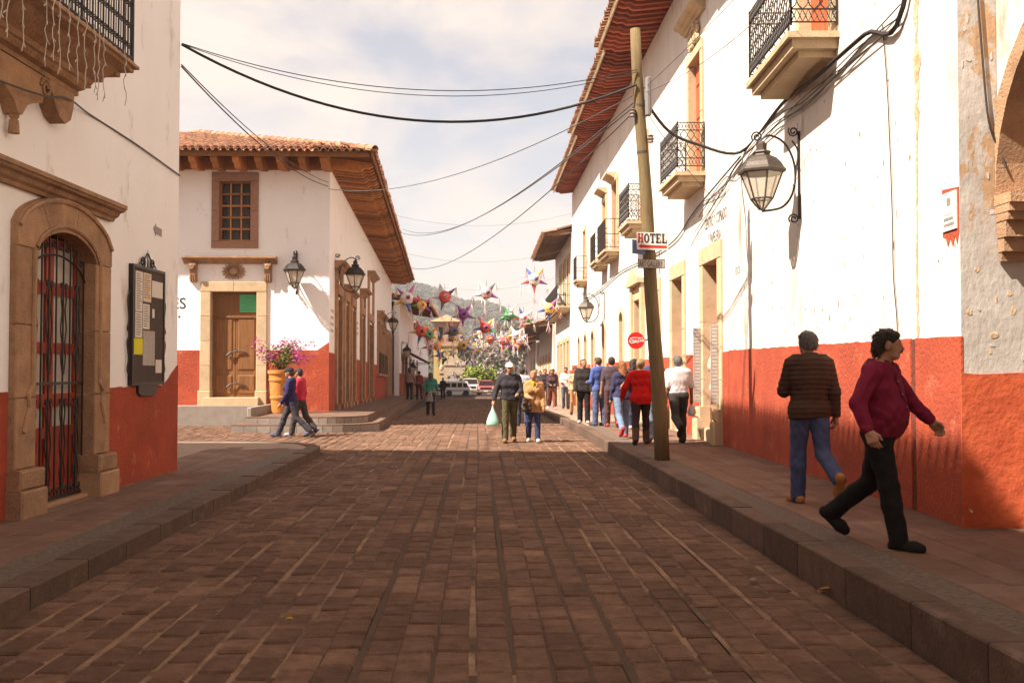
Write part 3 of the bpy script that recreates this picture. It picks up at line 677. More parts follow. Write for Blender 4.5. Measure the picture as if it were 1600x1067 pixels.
# ================================================================== corner house across the side street
FB = Frame((-4.45, 29.5, 0), (-1, 0, 0), (0, -1, 0))
SB = Vector((-0.0354, 1, -0.0129)); FBS = Frame((-4.45, 29.5, 0), SB, (1, 0, 0)); BL = 34.5
B = thing('corner_house', 'white corner house with red dado, tiled hip roof and deep timber eaves', 'building', (-6, 31, 0.4))
m = MB()
wall(m, FB, 0, 14, 0.2, 7.9, [(2.31, 3.24, 5.39, 7.17), (2.12, 3.46, .80, 3.90)], .4)
sd_doors = [(1.45, 3.25), (3.95, 5.7), (6.4, 8.2), (10.6, 12.6), (14.5, 17.6), (28.0, 29.4), (30.4, 31.8), (32.6, 34.0)]
sd_wins = [(20.7, 22.2), (22.9, 24.2), (24.8, 26.0), (26.5, 27.6)]
holes = [(a + .3, b - .3, .25, 3.9) for a, b in sd_doors] + [(a + .25, b - .25, 1.7, 4.3) for a, b in sd_wins]
wall(m, FBS, 0, BL, 0.0, 7.9, holes, .35)
m.box(FBS, .5, BL, -12, -.42, 0, 7.7); m.box(FB, .45, 13.9, -6, -.42, 0.1, 7.7)
m.build('wall', M['white'], B)
for a, b in ((0.0, 1.85), (3.78, 14)):
    o_ = [(a, .2), (b, .2), (b, 2.18), (a + (.35 if a == 0 else 0), 2.18)] + ([(0, 2.42)] if a == 0 else [])
    MB().exto(FB, o_, 0.001, .018).build('dado', M['red'], B, origin=FB.p(a, 0, .2))
edges = [0.02] + sorted(x for ab in sd_doors for x in ab) + [BL]
for a, b in zip(edges[::2], edges[1::2]):
    if b - a > .1: dado_strip(FBS, a, b, .1, 2.12, M['red'], B)
# window with wooden grille
stone_frame(FB, 2.31, 3.24, 5.39, 7.17, .22, .26, .05, M['pinkstone'], B, 2, lint=1)
piece('sill_stone', FB, 2.09, 3.46, -.3, .06, 5.19, 5.388, M['pinkstone'], B)
win = MB().box(FB, 2.31, 3.24, -.24, -.22, 5.39, 7.17).build('window', M['paneglass'], B, origin=FB.p(2.8, 0, 5.39))
MB().box(FB, 2.31, 3.24, -.395, -.385, 5.39, 7.17).build('interior', M['dark'], B, origin=FB.p(2.8, 0, 5.39))
MB().box(FB, 2.45, 3.1, -.33, -.32, 5.45, 6.9).build('curtain', mat('grey curtain', (0.30, 0.27, 0.27), 0.9), B, origin=FB.p(2.8, 0, 5.39))
for i in range(4):
    a = 2.31 + .93 * i / 3; w_ = .05 if i in (0, 3) else .042
    a = min(max(a, 2.31 + w_ / 2), 3.24 - w_ / 2)
    MB().box(FB, a - w_ / 2, a + w_ / 2, -.16, -.10, 5.39, 7.17).build('grille_bar', M['eavewood'], win)
for i in range(6):
    z_ = 5.42 + (7.14 - 5.42) * i / 5; MB().box(FB, 2.312, 3.238, -.15, -.092, z_ - .028, z_ + .028).build('grille_bar', M['eavewood'], win)
# door with cornice, corbels, rosette
stone_frame(FB, 2.12, 3.46, 1.0, 3.90, .30, .30, .06, M['stone2'], B, 4, lint=2)
for a, b in ((1.80, 2.14), (3.44, 3.80)): piece('base_stone', FB, a, b, -.3, .12, .55, .999, M['stone2'], B, .02)
piece('door_step', FB, 2.0, 3.6, -.3, .32, .56, .80, M['stone2'], B)
MB().box(FB, 2.12, 3.46, -.39, -.37, .8, 3.9).build('interior', M['dark'], B, origin=FB.p(2.8, 0, .8))
panel_door(FB, 2.13, 3.45, .82, 3.18, -.2, M['doorwood'], B, 2, (0, .30, 1.0))
MB().box(FB, 2.13, 3.45, -.25, -.2, 3.2, 3.89).build('transom', M['doorwood'], B, origin=FB.p(2.8, 0, 3.2))
MB().box(FB, 2.13, 3.45, -.25, -.16, 3.14, 3.21).build('transom_bar', M['doorwood'], B, origin=FB.p(2.8, 0, 3.2))
for zz in (1.18, 2.12):
    mm = MB(); mm.tube([FB.p(2.45, -.15, zz - (.06 if zz < 2 else 0)), FB.p(2.75, -.13, zz + .03), FB.p(2.9, -.12, zz)], .022, 6); mm.tube([FB.p(2.9, -.12, zz), FB.p(3.02, -.12, zz - .09)], .03, 6); mm.build('door_bolt', M['iron'], B)
cornice(FB, 1.52, 4.25, 4.72, .30, .20, M['stone'], B)
for a in (1.68, 3.86):
    bp = MB().ext(FB, [(0, 4.18), (.10, 4.20), (.14, 4.30), (.12, 4.42), (.16, 4.55), (.24, 4.66), (.24, 4.719), (0, 4.719)], a, a + .2).build('corbel', M['stone'], B, origin=FB.p(a, 0, 4.2))
    for k in range(3): MB().tube([FB.p(a + .04 + k * .06, .125, 4.2), FB.p(a + .04 + k * .06, .15, 4.42)], .016, 5).build('flute', M['stone'], bp)
    MB().tube(spiral(FB.p(a + .1, .245, 4.62), .02, .075, 0, 2, FB.s, (0, 0, 1)), .02, 5).build('volute', M['stone'], bp)
ros = MB(); ros.exto(FB, [(2.80 + .13 * math.cos(q), 4.49 + .09 * math.sin(q)) for q in [2 * math.pi * k / 16 for k in range(16)]], 0, .07); ros = ros.build('rosette', M['stone'], B, origin=FB.p(2.8, 0, 4.49))
for k in range(18):
    q = 2 * math.pi * k / 18; c, s_ = math.cos(q), math.sin(q); R1 = .36 * abs(c) ** 1.0 + .25 * (1 - abs(c)); px_, pz_ = -s_ * .028, c * .028
    V = [(2.80 + .11 * c + px_, 4.49 + .08 * s_ + pz_), (2.80 + R1 * .7 * c + px_ * 1.6, 4.49 + R1 * .62 * s_ + pz_ * 1.6), (2.80 + R1 * c, 4.49 + R1 * .85 * s_), (2.80 + R1 * .7 * c - px_ * 1.6, 4.49 + R1 * .62 * s_ - pz_ * 1.6), (2.80 + .11 * c - px_, 4.49 + .08 * s_ - pz_)]
    MB().exto(FB, V, .0, .045).build('petal', M['stone'], ros, origin=FB.p(2.8, 0, 4.49))
po = MB().box(FB, 2.18, 2.67, -.198, -.188, 3.31, 3.83); po = tag(po.build('poster', mat('green poster card', (0.10, 0.42, 0.20), 0.8)), 'green handwritten poster stuck on the transom of the wooden door', 'poster')
tx = MB()
for k in range(6): tx.box(FB, 2.22 + .03 * (k % 2), 2.62 - .05 * ((k * 7) % 3), -.188, -.1865, 3.37 + k * .07, 3.382 + k * .07)
tx.build('handwriting', mat('dark green ink', (0.04, 0.16, 0.08), 0.9), po)
lt = MB(); text_mesh('ES', .46, lt, FB, 4.62, 0, 3.40, flip=-1, bold=.004)
for q in (4.52, 4.38): lt.box(FB, q - .03, q + .03, .001, .004, 3.13, 3.19)
tag(lt.build('wall_lettering', M['ink']), 'dark painted letters ES on the white wall left of the wooden door', 'lettering')
# timber eave of the front, then of the long side
EV = dict(rise=.28)
eave(FB, -1.3, 12, 7.88, 1.18, .62, M['eavewood'], B, rise=.10, rh=.42, rw=.18, tile_pitch=.215, skip=lambda a: a < 0.0)
eave(FBS, -1.3, BL, 7.88, 1.32, .42, M['eavewood'], B, rise=.10, rh=.32, rw=.15, tile_pitch=.215, tiles_single=lambda a: a < 12, skip=lambda a: a < 0.0)
MB().box(FB, 0, 13, .0, .07, 7.50, 7.86).build('wall_plate', M['eavewood'], B); MB().box(FBS, 0, BL, .0, .07, 7.58, 7.86).build('wall_plate', M['eavewood'], B)
# hip roof
sl = .30; z0 = 7.88; D = 7.0
m = MB()
def rp_(s_, o_):      # point on the front slope: s_ from corner leftwards, o_ inwards from eave
    return FB.p(s_, 1.31 - o_, z0 - .08 + sl * o_)
c0 = FB.p(-1.45, 1.31, z0 - .08); hip = c0 + Vector((-D, D, sl * D)); l0 = FB.p(14, 1.31, z0 - .08); l1 = l0 + Vector((0, D, sl * D))
f0 = FBS.p(BL, 1.45, z0 - .08); f1 = Vector((hip.x + SB.x * 27, hip.y + 27, hip.z - .35))
m.add([c0, l0, l1, hip], [(0, 1, 2, 3)]); m.add([c0, hip, f1, f0], [(0, 1, 2, 3)]); m.build('roof', M['tile'], B)
rt = MB(); nrt = 0
for i in range(62):
    a = -1.2 + i * .215
    top = min(D - .4, a + 1.45) if a < D else D - .4
    k = .33
    while k < top:
        p = rp_(a + random.uniform(-.012, .012), k) + Vector((0, 0, .03)); single = k < 1.4 and i < 48
        tile_at(p, (0, 1), sl, B, None if single else rt); k += .36
for k in range(27):
    p = c0 + Vector((-1, 1, sl)) * (k * .26 - .02) + Vector((0, 0, .05)); tile_at(p, (-.707, .707), sl * .707, B, None, 1.5)
for i in range(130):
    a = -1.2 + i * .26; k = .33
    while k < 1.8 and a > k - 1.4:
        tile_at(FBS.p(a, 1.45 - k, z0 - .05 + sl * k), (-1, 0), sl, B, rt); k += .36
tag(rt.build('roof_tiles', M['tile'], B), kind='stuff')
fn = MB(); fn.lathe([(.09, 0), (.10, .16), (.16, .20), (.15, .30), (.11, .36), (.10, .42)], 10, rp_(6.2, 5.0) + Vector((0, 0, .02))); fn.build('chimney_pot', M['tile'], B)
# side doors and windows with stone frames and cornices
for i, (a, b) in enumerate(sd_doors):
    z_ = 4.0; big = i in (0, 4)
    for s0, s1 in ((a, a + .3), (b - .3, b)):
        piece('jamb_stone', FBS, s0, s1, -.3, .09, .55, z_, M['stone'], B); piece('base_stone', FBS, s0 - .03, s1 + .03, -.3, .16, .15, .549, M['stone'], B)
    piece('lintel_stone', FBS, a, b, -.3, .10, z_ + .001, z_ + .32, M['stone'], B)
    if i in (0, 3, 4):
        zz = 4.75 if i != 4 else 5.9
        for s0 in (a, b - .3): piece('pilaster', FBS, s0, s0 + .3, 0, .1, z_ + .321, zz - .001, M['stone'], B)
        cornice(FBS, a - .12, b + .12, zz, .34, .26, M['stone'], B)
    elif i < 3: cornice(FBS, a - .08, b + .08, z_ + .325, .22, .2, M['stone'], B)
    panel_door(FBS, a + .3, b - .3, .3, 3.98, -.2, M['wood'], B, 2, (0, .3, .62, 1.0))
for a, b in sd_wins:
    stone_frame(FBS, a + .25, b - .25, 1.7, 4.3, .25, .3, .07, M['stone'], B, 1, lint=1); cornice(FBS, a - .05, b + .05, 4.62, .28, .24, M['stone'], B)
    piece('sill_stone', FBS, a - .03, b + .03, -.2, .16, 1.56, 1.70, M['stone'], B)
    wn = MB().box(FBS, a + .25, b - .25, -.25, -.2, 1.7, 4.3).build('window', M['paneglass'], B, origin=FBS.p(a, 0, 1.7))
    MB().box(FBS, a + .25, b - .25, -.34, -.33, 1.7, 4.3).build('interior', M['dark'], B, origin=FBS.p(a, 0, 1.7))
    g = MB().tube([FBS.p(a + .2, .14, 2.75), FBS.p(b - .2, .14, 2.75)], .018, 5).build('iron_grille', M['iron'], wn)
    n = 8
    for k in range(n + 1): g2 = MB().tube([FBS.p(a + .2 + (b - a - .4) * k / n, .14, 1.7), FBS.p(a + .2 + (b - a - .4) * k / n, .14, 2.75)], .012, 4).build('bar', M['iron'], B)
# painted shop text on the side wall
tx = MB()
for a, zs in ((.35, (3.35, 3.15, 2.95, 2.75)), (9.0, (3.5, 3.3, 3.1))):
    for k, z_ in enumerate(zs): tx.box(FBS, a + .05, a + .85 - .1 * (k % 2), .001, .004, z_, z_ + .09)
    
tag(tx.build('wall_lettering', M['fade']), 'faded lines of painted writing on side wall of the corner house', 'lettering')
# platform, steps with riser tiles, raised walk along the side
steps = thing('corner_steps', 'two grey stone corner steps with tiled risers before the corner house', 'steps', (-5, 26, 0))
def step_outline(off, xl):
    r_ = 1.3 - off * .5; x = -2.72 - off; y0 = 25.65 + off; pts = [(xl, y0)]
    for i in range(9):
        a = -math.pi / 2 + i / 8 * math.pi / 2; pts.append((x - r_ + r_ * math.cos(a), y0 + r_ + r_ * math.sin(a)))
    return pts
SIDE = lambda t: Vector((SB.x * t, t, SB.z * t))
for (off, xl, z_, zb, nm) in ((0, -6.35, .20, -.1, 'lower'), (.32, -6.05, .385, .1, 'upper')):
    pts = step_outline(off, xl); end = SIDE(60)
    pts3 = [Vector((x, y, z_)) for x, y in pts] + [Vector((pts[-1][0], pts[-1][1], z_)) + end]
    V = pts3 + [Vector((p.x, p.y, p.z - (z_ - zb))) for p in pts3]; n = len(pts3)
    back = [Vector((-4.4, 32, z_)) + SIDE(55), Vector((-4.4, 29.6, z_)), Vector((xl, 29.6, z_))]
    mm = MB(); allp = pts3 + back; k_ = len(allp)
    mm.add(allp + [Vector((p.x, p.y, p.z - .35)) for p in allp], [tuple(range(k_))] + [(i, (i + 1) % k_, k_ + (i + 1) % k_, k_ + i) for i in range(k_)])
    st = mm.build('step', M['slab'], steps)
    # riser tiles
    path = [Vector((x, y)) for x, y in pts]; d = 0
    for a, b in zip(path, path[1:]):
        L_ = (b - a).length; k = max(1, round(L_ / .32))
        for i in range(k):
            p, q = a.lerp(b, i / k), a.lerp(b, (i + 1) / k); t = (q - p).normalized(); nrm = Vector((t.y, -t.x)); g = t * .006
            p = p + g; q = q - g; e = nrm * .012
            zt = z_ - .035; V = [(p.x, p.y, zb), (q.x, q.y, zb), (q.x, q.y, zt), (p.x, p.y, zt), (p.x + e.x, p.y + e.y, zb), (q.x + e.x, q.y + e.y, zb), (q.x + e.x, q.y + e.y, zt), (p.x + e.x, p.y + e.y, zt)]
            mt_ = MB(); mt_.add(V, [(4, 5, 6, 7), (0, 1, 5, 4), (1, 2, 6, 5), (2, 3, 7, 6), (3, 0, 4, 7)]); mt_.build('riser_tile', M['grey'], st)
plat = MB().box(FB, 1.6, 14, 0.0, .75, 0, .57).build('raised_walk', M['grey'], B)
piece('stair_cheek', FB, 1.5, 1.62, .0, 3.3, .0, .62, M['grey'], B, .02)
# ------------------------------------------------------------------ flower pot with bougainvillea
pp = Vector((-5.62, 28.2, .385))
pot = thing('flower_pot', 'tall orange clay pot with bougainvillea beside the wooden door', 'flower pot', pp)
pc = mat('orange clay pot', (0.55, 0.235, 0.055), 0.75, (0.42, 0.16, 0.035), 6, 0.5, 0.2, 30)
MB().lathe([(.21, 0), (.22, .02), (.255, .40), (.275, .41), (.28, .47), (.262, .49), (.29, .90), (.31, .91), (.315, .97), (.30, .98), (.31, 1.10), (.34, 1.11), (.345, 1.20), (.30, 1.21), (.28, 1.12), (.02, 1.10)], 28, pp).build('clay_body', pc, pot, smooth=False)
MB().lathe([(.29, 1.09), (.15, 1.14), (.01, 1.15)], 14, pp).build('soil', mat('soil', (0.05, 0.032, 0.02)), pot)
rl = random.Random(11)
br = MB(); tips = []
for i in range(26):
    a = rl.uniform(0, 6.28); out_r = rl.uniform(.25, .85); h = rl.uniform(.35, .95); bx_ = -0.25 if rl.random() < .6 else .15
    e = pp + Vector((math.cos(a) * out_r + bx_ * .5, math.sin(a) * out_r * .5, 1.12 + h)); mid = pp + Vector((math.cos(a) * .2, math.sin(a) * .12, 1.15 + h * .6))
    pth = smooth_path([pp + Vector((rl.uniform(-.08, .08), rl.uniform(-.05, .05), 1.1)), mid, e], 5); br.tube(pth, .009, 4, r2=.004); tips.append(pth)
br.build('branches', mat('bougainvillea stem', (0.13, 0.085, 0.04)), pot)
def leaf_cloud(pts, n, size, spread, rng, flat=1.0):
    m_ = MB()
    for _ in range(n):
        c = Vector(rng.choice(pts)) + Vector((rng.gauss(0, spread), rng.gauss(0, spread), rng.gauss(0, spread * flat)))
        u = Vector((rng.gauss(0, 1), rng.gauss(0, 1), rng.gauss(0, .6))).normalized(); v = u.orthogonal().normalized()
        v.rotate(Matrix.Rotation(rng.uniform(0, 6.28), 3, u)); s_ = size * rng.uniform(.6, 1.3); nrm = u.cross(v) * s_ * .25
        m_.add([c - u * s_, c + v * s_ * .5 + nrm, c + u * s_, c - v * s_ * .5 + nrm], [(0, 1, 2), (0, 2, 3)])
    return m_
lp = [p for t in tips for p in t[4:9]]; fp = [p for t in tips for p in t[8:]]
leaf_cloud(lp, 800, .045, .07, rl).build('leaves', mat('bougainvillea leaf', (0.115, 0.135, 0.03), 0.6, (0.19, 0.16, 0.04), 5, 0.5), pot)
leaf_cloud([p for p in fp if p.z > pp.z + 1.45 or p.x < pp.x - .3], 560, .040, .06, rl).build('blossom', mat('magenta bracts', (0.62, 0.045, 0.36), 0.6, (0.45, 0.03, 0.33), 8, 0.5), pot)
# ================================================================== long house on the right
FC = Frame((4.18, 8.5, 0), (.039, 1, 0), (-1, 0, 0)); FD = Frame((4.55, 18, 0), (0, 1, 0), (-1, 0, 0)); CL = 9.51; DL = 31.0
H = thing('long_house', 'long white two storey house with red dado, iron balconies and deep red eaves', 'building', (6, 15, .2))
# holes: (s0, s1, z0, z1)
d1 = (9.05, 10.35, .62, 3.72)            # first street door straddles the bend; it is laid on FC
hC = [(3.45, 4.75, 5.6, 8.3)]
hD = [(.78, 2.02, .2, 3.72)]
doorsD = [(4.08, 5.27, .2, 3.70), (7.1, 8.1, .2, 3.6), (9.7, 11.0, .2, 3.6)]
archD = [(13.35, 14.15, .2, 3.45), (17.9, 18.6, .2, 3.3), (21.4, 22.3, .9, 3.1), (24.2, 25.0, .9, 3.1), (27.0, 27.7, .9, 3.1)]
upD = [(2.1, 3.25, 5.6, 8.15), (8.7, 9.8, 5.6, 7.9), (14.6, 15.7, 5.6, 7.9), (17.5, 18.4, 5.6, 7.7), (24.4, 25.3, 5.4, 7.6)]
m = MB(); wall(m, FC, 0, CL, 0, 10.3, hC, .4); wall(m, FD, 0, DL, -.4, 10.3, hD + doorsD + archD + upD, .42)
m.box(FC, .5, CL - .5, -8, -.5, -.2, 10.2); m.box(FD, 0, DL, -8, -.55, -.8, 10.2)
m.quad(FD.p(DL, 0, -.5), FD.p(DL, -8, -.5), FD.p(DL, -8, 10.3), FD.p(DL, 0, 10.3))
m.build('wall', M['white2'], H)
# dado strips, the near stretch split at the old joint
DZ = 1.90
for a, b in ((-0.016, .98), (1.10, 9.5)): dado_strip(FC, a, b, 0, lambda s_: DZ + .006 * s_, M['red'], H)
MB().box(FC, .981, 1.099, -.05, .004, 0, DZ).build('dado_joint', mat('dark crumbled joint', (0.22, 0.055, 0.03), 0.95, (0.10, 0.03, 0.02), 18, 0.6, 1.0, 30), H, origin=FC.p(1, 0, 0))
dd = sorted([.5] + [x for h in ((.5, 2.3), (3.75, 5.6), (6.8, 8.4), (9.35, 11.35), (13.05, 14.45), (17.6, 18.9)) for x in h][1:] + [DL])
ed = [.02, .5, 2.3, 3.75, 5.6, 6.8, 8.4, 9.35, 11.35, 13.05, 14.45, 17.6, 18.9, DL]
for a, b in zip(ed[::2], ed[1::2]): dado_strip(FD, a, b, -.4, DZ + .04 - .006 * a, M['red'], H)
# cracked brown streak down the near wall
rs = random.Random(5); cr = MB(); L_ = []; Rr = []; zz = 10.2
while zz > 1.92:
    wv = (.02 + .085 * abs(math.sin(zz * 1.7)) * rs.random()) if zz > 3.9 else .012 + .03 * rs.random()
    cx = .93 + .04 * math.sin(zz * .9) + rs.uniform(-.02, .02) + (zz - 4) * .012; L_.append((cx - wv, zz)); Rr.append((cx + wv * .8, zz)); zz -= .09
for i in range(len(L_) - 1): cr.quad(FC.p(L_[i][0], .005, L_[i][1]), FC.p(Rr[i][0], .005, Rr[i][1]), FC.p(Rr[i + 1][0], .005, Rr[i + 1][1]), FC.p(L_[i + 1][0], .005, L_[i + 1][1]))
cr.build('crumbled_streak', mat('exposed brown render', (0.40, 0.20, 0.085), 0.95, (0.62, 0.46, 0.30), 8, 0.6, 1.0, 18), H)
# plaster flakes and scars on the near wall
for i in range(150):
    s_, z_ = rs.uniform(.1, 8.8), rs.uniform(2.0, 7.5); q = MB(); n = rs.randint(5, 7); rx, rz = rs.uniform(.004, .03), rs.uniform(.008, .07)
    q.exto(FC, [(s_ + rx * rs.uniform(.5, 1.2) * math.cos(6.28 * k / n), z_ + rz * rs.uniform(.5, 1.2) * math.sin(6.28 * k / n)) for k in range(n)], -.002, .003)
    q.build('scar', mat('wall scar', (0.33, 0.23, 0.16), 0.95, (0.2, 0.14, 0.1), 10, .5) if i == 0 else bpy.data.materials['wall scar'], H, origin=FC.p(s_, 0, z_))
# first door: set on FD near its start, with battered stone base and boards
def street_door(fr, a, b, z0, z1, jw, parent, dmat, step=True, mt=None, gap=.45):
    mt = mt or M['stone2']
    stone_frame(fr, a, b, z0, z1, jw, .34, .05, mt, parent, 3, back=-.4, lint=1)
    MB().box(fr, a, b, -.42, -.41, z0, z1).build('interior', M['dark'], parent, origin=fr.p(a, 0, z0))
    panel_door(fr, a + .01, b - .01, z0 + .05, z1 - .01, -.33, dmat, parent, 2, (0, .35, .7, 1))
street_door(FD, .78, 2.02, .25, 3.72, .30, H, M['reddoor'])
for s0, s1 in ((.45, .80), (1.98, 2.36)):
    piece('base_stone', FD, s0, s1, -.1, .20, .05, .62, M['stone2'], H, .03); piece('base_stone', FD, s0 + .02, s1 - .01, -.1, .16, .622, .86, M['stone2'], H, .05)
piece('door_step', FD, .80, 1.98, -.35, .10, .1, .44, M['stone2'], H, .03)
for s_, nm in ((.66, 'near'), (2.17, 'far')):
    bd = tag(MB().box(FD, s_ - .02, s_ + .02, .051, .20, .95, 2.45).build('price_board', mat('worn price board', (0.40, 0.35, 0.30), 0.9, (0.25, 0.2, 0.17), 20, 0.5)), 'narrow white price board on the %s jamb of the first right doorway' % nm, 'sign')
    t = MB()
    for k in range(22):
        for side in (-1,): t.box(FD, s_ - .022, s_ - .0205, .075, .18, 1.0 + k * .068, 1.03 + k * .068)
    t.build('price_list', M['fade'], bd)
for (s_, z_, nm, lb) in ((1.15, 1.55, 'cloth_bag', 'upper pale cloth bag hanging in the first right doorway'), (1.0, 1.12, 'cloth_bag', 'lower pale cloth bag hanging in the first right doorway')):
    q = MB(); q.lathe([(.02, .38), (.05, .34), (.13, .28), (.17, .15), (.15, .03), (.05, 0)], 10, FD.p(s_, -.02, z_), 1.0, .8); tag(q.build(nm, mat('pale bag', (0.62, 0.5, 0.36), 0.9), smooth=True), lb, 'bag')
for i, (a, b, z0_, z1_) in enumerate(doorsD):
    street_door(FD, a, b, .12, z1_, .26, H, M['reddoor'] if i == 0 else M['wood'], gap=.6)
    if i == 2:
        pd = [(a - .45, z1_ + .42), (b + .45, z1_ + .42), (b + .45, z1_ + .55), ((a + b) / 2 + .25, z1_ + .82), ((a + b) / 2, z1_ + .9), ((a + b) / 2 - .25, z1_ + .82), (a - .45, z1_ + .55)]
        MB().exto(FD, pd, .0, .22).build('pediment', M['stone2'], H, origin=FD.p(a, 0, z1_))
        for s0 in (a - .4, b + .1): piece('pilaster', FD, s0, s0 + .3, 0, .12, .1, z1_ + .41, M['stone2'], H)
for i, (a, b, z0_, z1_) in enumerate(archD):
    jw = .16; n = 8; pts = []
    ring = [(a - jw, z1_ - .3)] + [((a + b) / 2 - ((b - a) / 2 + jw) * math.cos(math.pi * k / n), z1_ - .25 + ((b - a) / 2 + jw) * .75 * math.sin(math.pi * k / n)) for k in range(n + 1)] + [(b + jw, z1_ - .3), (b, z1_ - .3)]
    ring += [((a + b) / 2 + (b - a) / 2 * math.cos(math.pi * k / n), z1_ - .27 + (b - a) / 2 * .7 * math.sin(math.pi * k / n)) for k in range(n + 1)] + [(a, z1_ - .3)]
    MB().exto(FD, ring, -.2, .05).build('arch_stone', M['stone2'], H, origin=FD.p(a, 0, z1_))
    for s0, s1 in ((a - jw, a), (b, b + jw)): piece('jamb_stone', FD, s0, s1, -.3, .05, z0_, z1_ - .302, M['stone2'], H)
    panel_door(FD, a, b, z0_, z1_, -.25, M['wood'], H, 1, (0, .35, .7, 1))
# balconies: (s0, s1) along their frame
def balcony(fr, s0, s1, z, P, parent, lat=True, h=1.0):
    prof = [(-.05, z - .26), (P - .22, z - .26), (P - .20, z - .20), (P - .12, z - .18), (P - .10, z - .10), (P - .02, z - .09), (P, z - .06), (P, z), (-.05, z)]
    n = len(prof); V = []
    for o_, z_ in prof:
        e = max(0, min(.24, P - o_)) if o_ > P - .25 else .22
        if z_ > z - .06: e = 0
        V.append(fr.p(s0 + e, o_, z_))
    for o_, z_ in prof:
        e = max(0, min(.24, P - o_)) if o_ > P - .25 else .22
        if z_ > z - .06: e = 0
        V.append(fr.p(s1 - e, o_, z_))
    mm = MB(); mm.box(fr, s0, s1, -.05, P, z - .075, z); mm.box(fr, s0 + .07, s1 - .07, -.05, P - .07, z - .19, z - .0751); mm.box(fr, s0 + .17, s1 - .17, -.05, P - .17, z - .27, z - .191)
    bal = mm.build('balcony', M['stone2'], parent, origin=fr.p(s0, 0, z))
    g = MB(); q = P - .05
    if lat:
        lattice(g, fr, s0 + .04, s1 - .04, q, z + .08, z + h); lattice(g, fr, .02, q, 0, z + .08, z + h, along='o', fixed=s0 + .04); lattice(g, fr, .02, q, 0, z + .08, z + h, along='o', fixed=s1 - .04)
    else:
        for zz in (z + .08, z + h * .5, z + h): g.tube([fr.p(s0 + .04, .0, zz), fr.p(s0 + .04, q, zz), fr.p(s1 - .04, q, zz), fr.p(s1 - .04, 0, zz)], .012, 4)
        k = int((s1 - s0) / .12)
        for i in range(k + 1): g.tube([fr.p(s0 + .04 + (s1 - s0 - .08) * i / k, q, z), fr.p(s0 + .04 + (s1 - s0 - .08) * i / k, q, z + h)], .008, 4)
        for i in range(3): g.tube([fr.p(s0 + .04, q * i / 3, z), fr.p(s0 + .04, q * i / 3, z + h)], .008, 4)
    g.build('railing', M['iron'], bal, origin=fr.p(s0, 0, z)); return bal
def up_door(fr, a, b, z0, z1, parent, fancy=True, mt=None):
    stone_frame(fr, a, b, z0, z1, .16, .2, .06, M['stone2'], parent, 2, back=-.3, lint=1)
    if fancy: cornice(fr, a - .35, b + .35, z1 + .75, .3, .22, M['stone2'], parent)
    MB().box(fr, a, b, -.4, -.39, z0, z1).build('interior', M['dark'], parent, origin=fr.p(a, 0, z0))
    panel_door(fr, a + .005, b - .005, z0, z1, -.12, mt or M['orangedoor'], parent, 2, (0, .25, .5, .78, 1.0))
up_door(FC, 3.45, 4.75, 5.66, 8.3, H); balcony(FC, 3.18, 5.40, 5.66, .62, H)
for i, (a, b, c, d) in enumerate(upD): up_door(FD, a, b, 5.6 - .03 * (i > 2), d, H, fancy=i == 0)
# carved crest above the second balcony's door
rs2 = random.Random(9); cg = MB()
for k in range(26):
    s_, z_ = 2.68 + rs2.uniform(-.42, .42), 8.62 + rs2.uniform(-.18, .22)
    cg.tube(spiral(FD.p(s_, .06, z_), .015, rs2.uniform(.06, .11), rs2.uniform(0, 6), rs2.choice((-1.4, 1.4)), FD.s, (0, 0, 1), 8), .03, 5)
cg.build('carved_crest', M['stone2'], H)
for i, (a, b, lat) in enumerate(((1.83, 3.75, True), (8.45, 10.25, True), (14.3, 16.6, False), (17.2, 18.85, False), (24.1, 25.5, False))):
    balcony(FD, a, b, 5.60 - .05 * (i > 1) * (i - 1), .62 if i < 2 else .5, H, lat)
for s_, z_ in ((15.5, 8.0), (18.0, 7.95)): cornice(FD, s_ - .6, s_ + .6, z_, .35, .2, M['stone2'], H)
# deep red eaves
eave(FC, -.3, CL, 10.55, 1.35, .34, M['redwood'], H, rise=.12, rh=.22, rw=.12, single=False, tile_pitch=.21, tiles_single=lambda a: False)
for a_, b_, ov_ in ((.05, 9.0, 1.30), (9.02, 19.0, 1.12), (19.02, DL, .90)): eave(FD, a_, b_, 10.55, ov_, .34, M['redwood'], H, rise=.12, rh=.22, rw=.12, tile_pitch=.21, tiles_single=lambda a: a < 22, fasc=M['stone2'])
m = MB(); m.ext(FD, [(.9, 10.46), (-8, 12.6), (-8, 12.7), (.9, 10.55)], -10, DL); m.build('roof', M['tile'], H)
# ------------------------------------------------------------------ return wall, arcade arch and corbel at the right edge
PW = thing('arcade_building', 'peeling grey plaster wall with stone arch and corbel at right edge', 'building', (5.5, 8.4, .3))
FR = Frame((4.168, 8.49, 0), (1, 0, 0), (0, -1, 0))
m = MB(); wall(m, FR, 0, 5, 0.1, 11); m.box(FR, 5.0, 6, -8, 9, 0, 11); m.build('wall', M['peel'], PW)
dado_strip(FR, -.012, 5, .1, 1.57, M['red2'], PW, .016)
# patches of fallen plaster
for i in range(45):
    s_, z_ = rs.uniform(.03, .6), rs.uniform(1.7, 6.8); q = MB(); n = rs.randint(6, 9); rx, rz = rs.uniform(.008, .032), rs.uniform(.01, .06)
    q.exto(FR, [(max(.005, s_ + rx * rs.uniform(.5, 1.25) * math.cos(6.28 * k / n)), z_ + rz * rs.uniform(.5, 1.25) * math.sin(6.28 * k / n)) for k in range(n)], -.002, rs.uniform(.002, .005))
    q.build('plaster_flake', mat('flake grey', (0.52, 0.47, 0.42), 0.95, (0.42, 0.36, 0.31), 12, 0.5) if i == 0 else (bpy.data.materials['flake grey'] if i % 3 else bpy.data.materials['exposed brown render']), PW, origin=FR.p(s_, 0, z_))
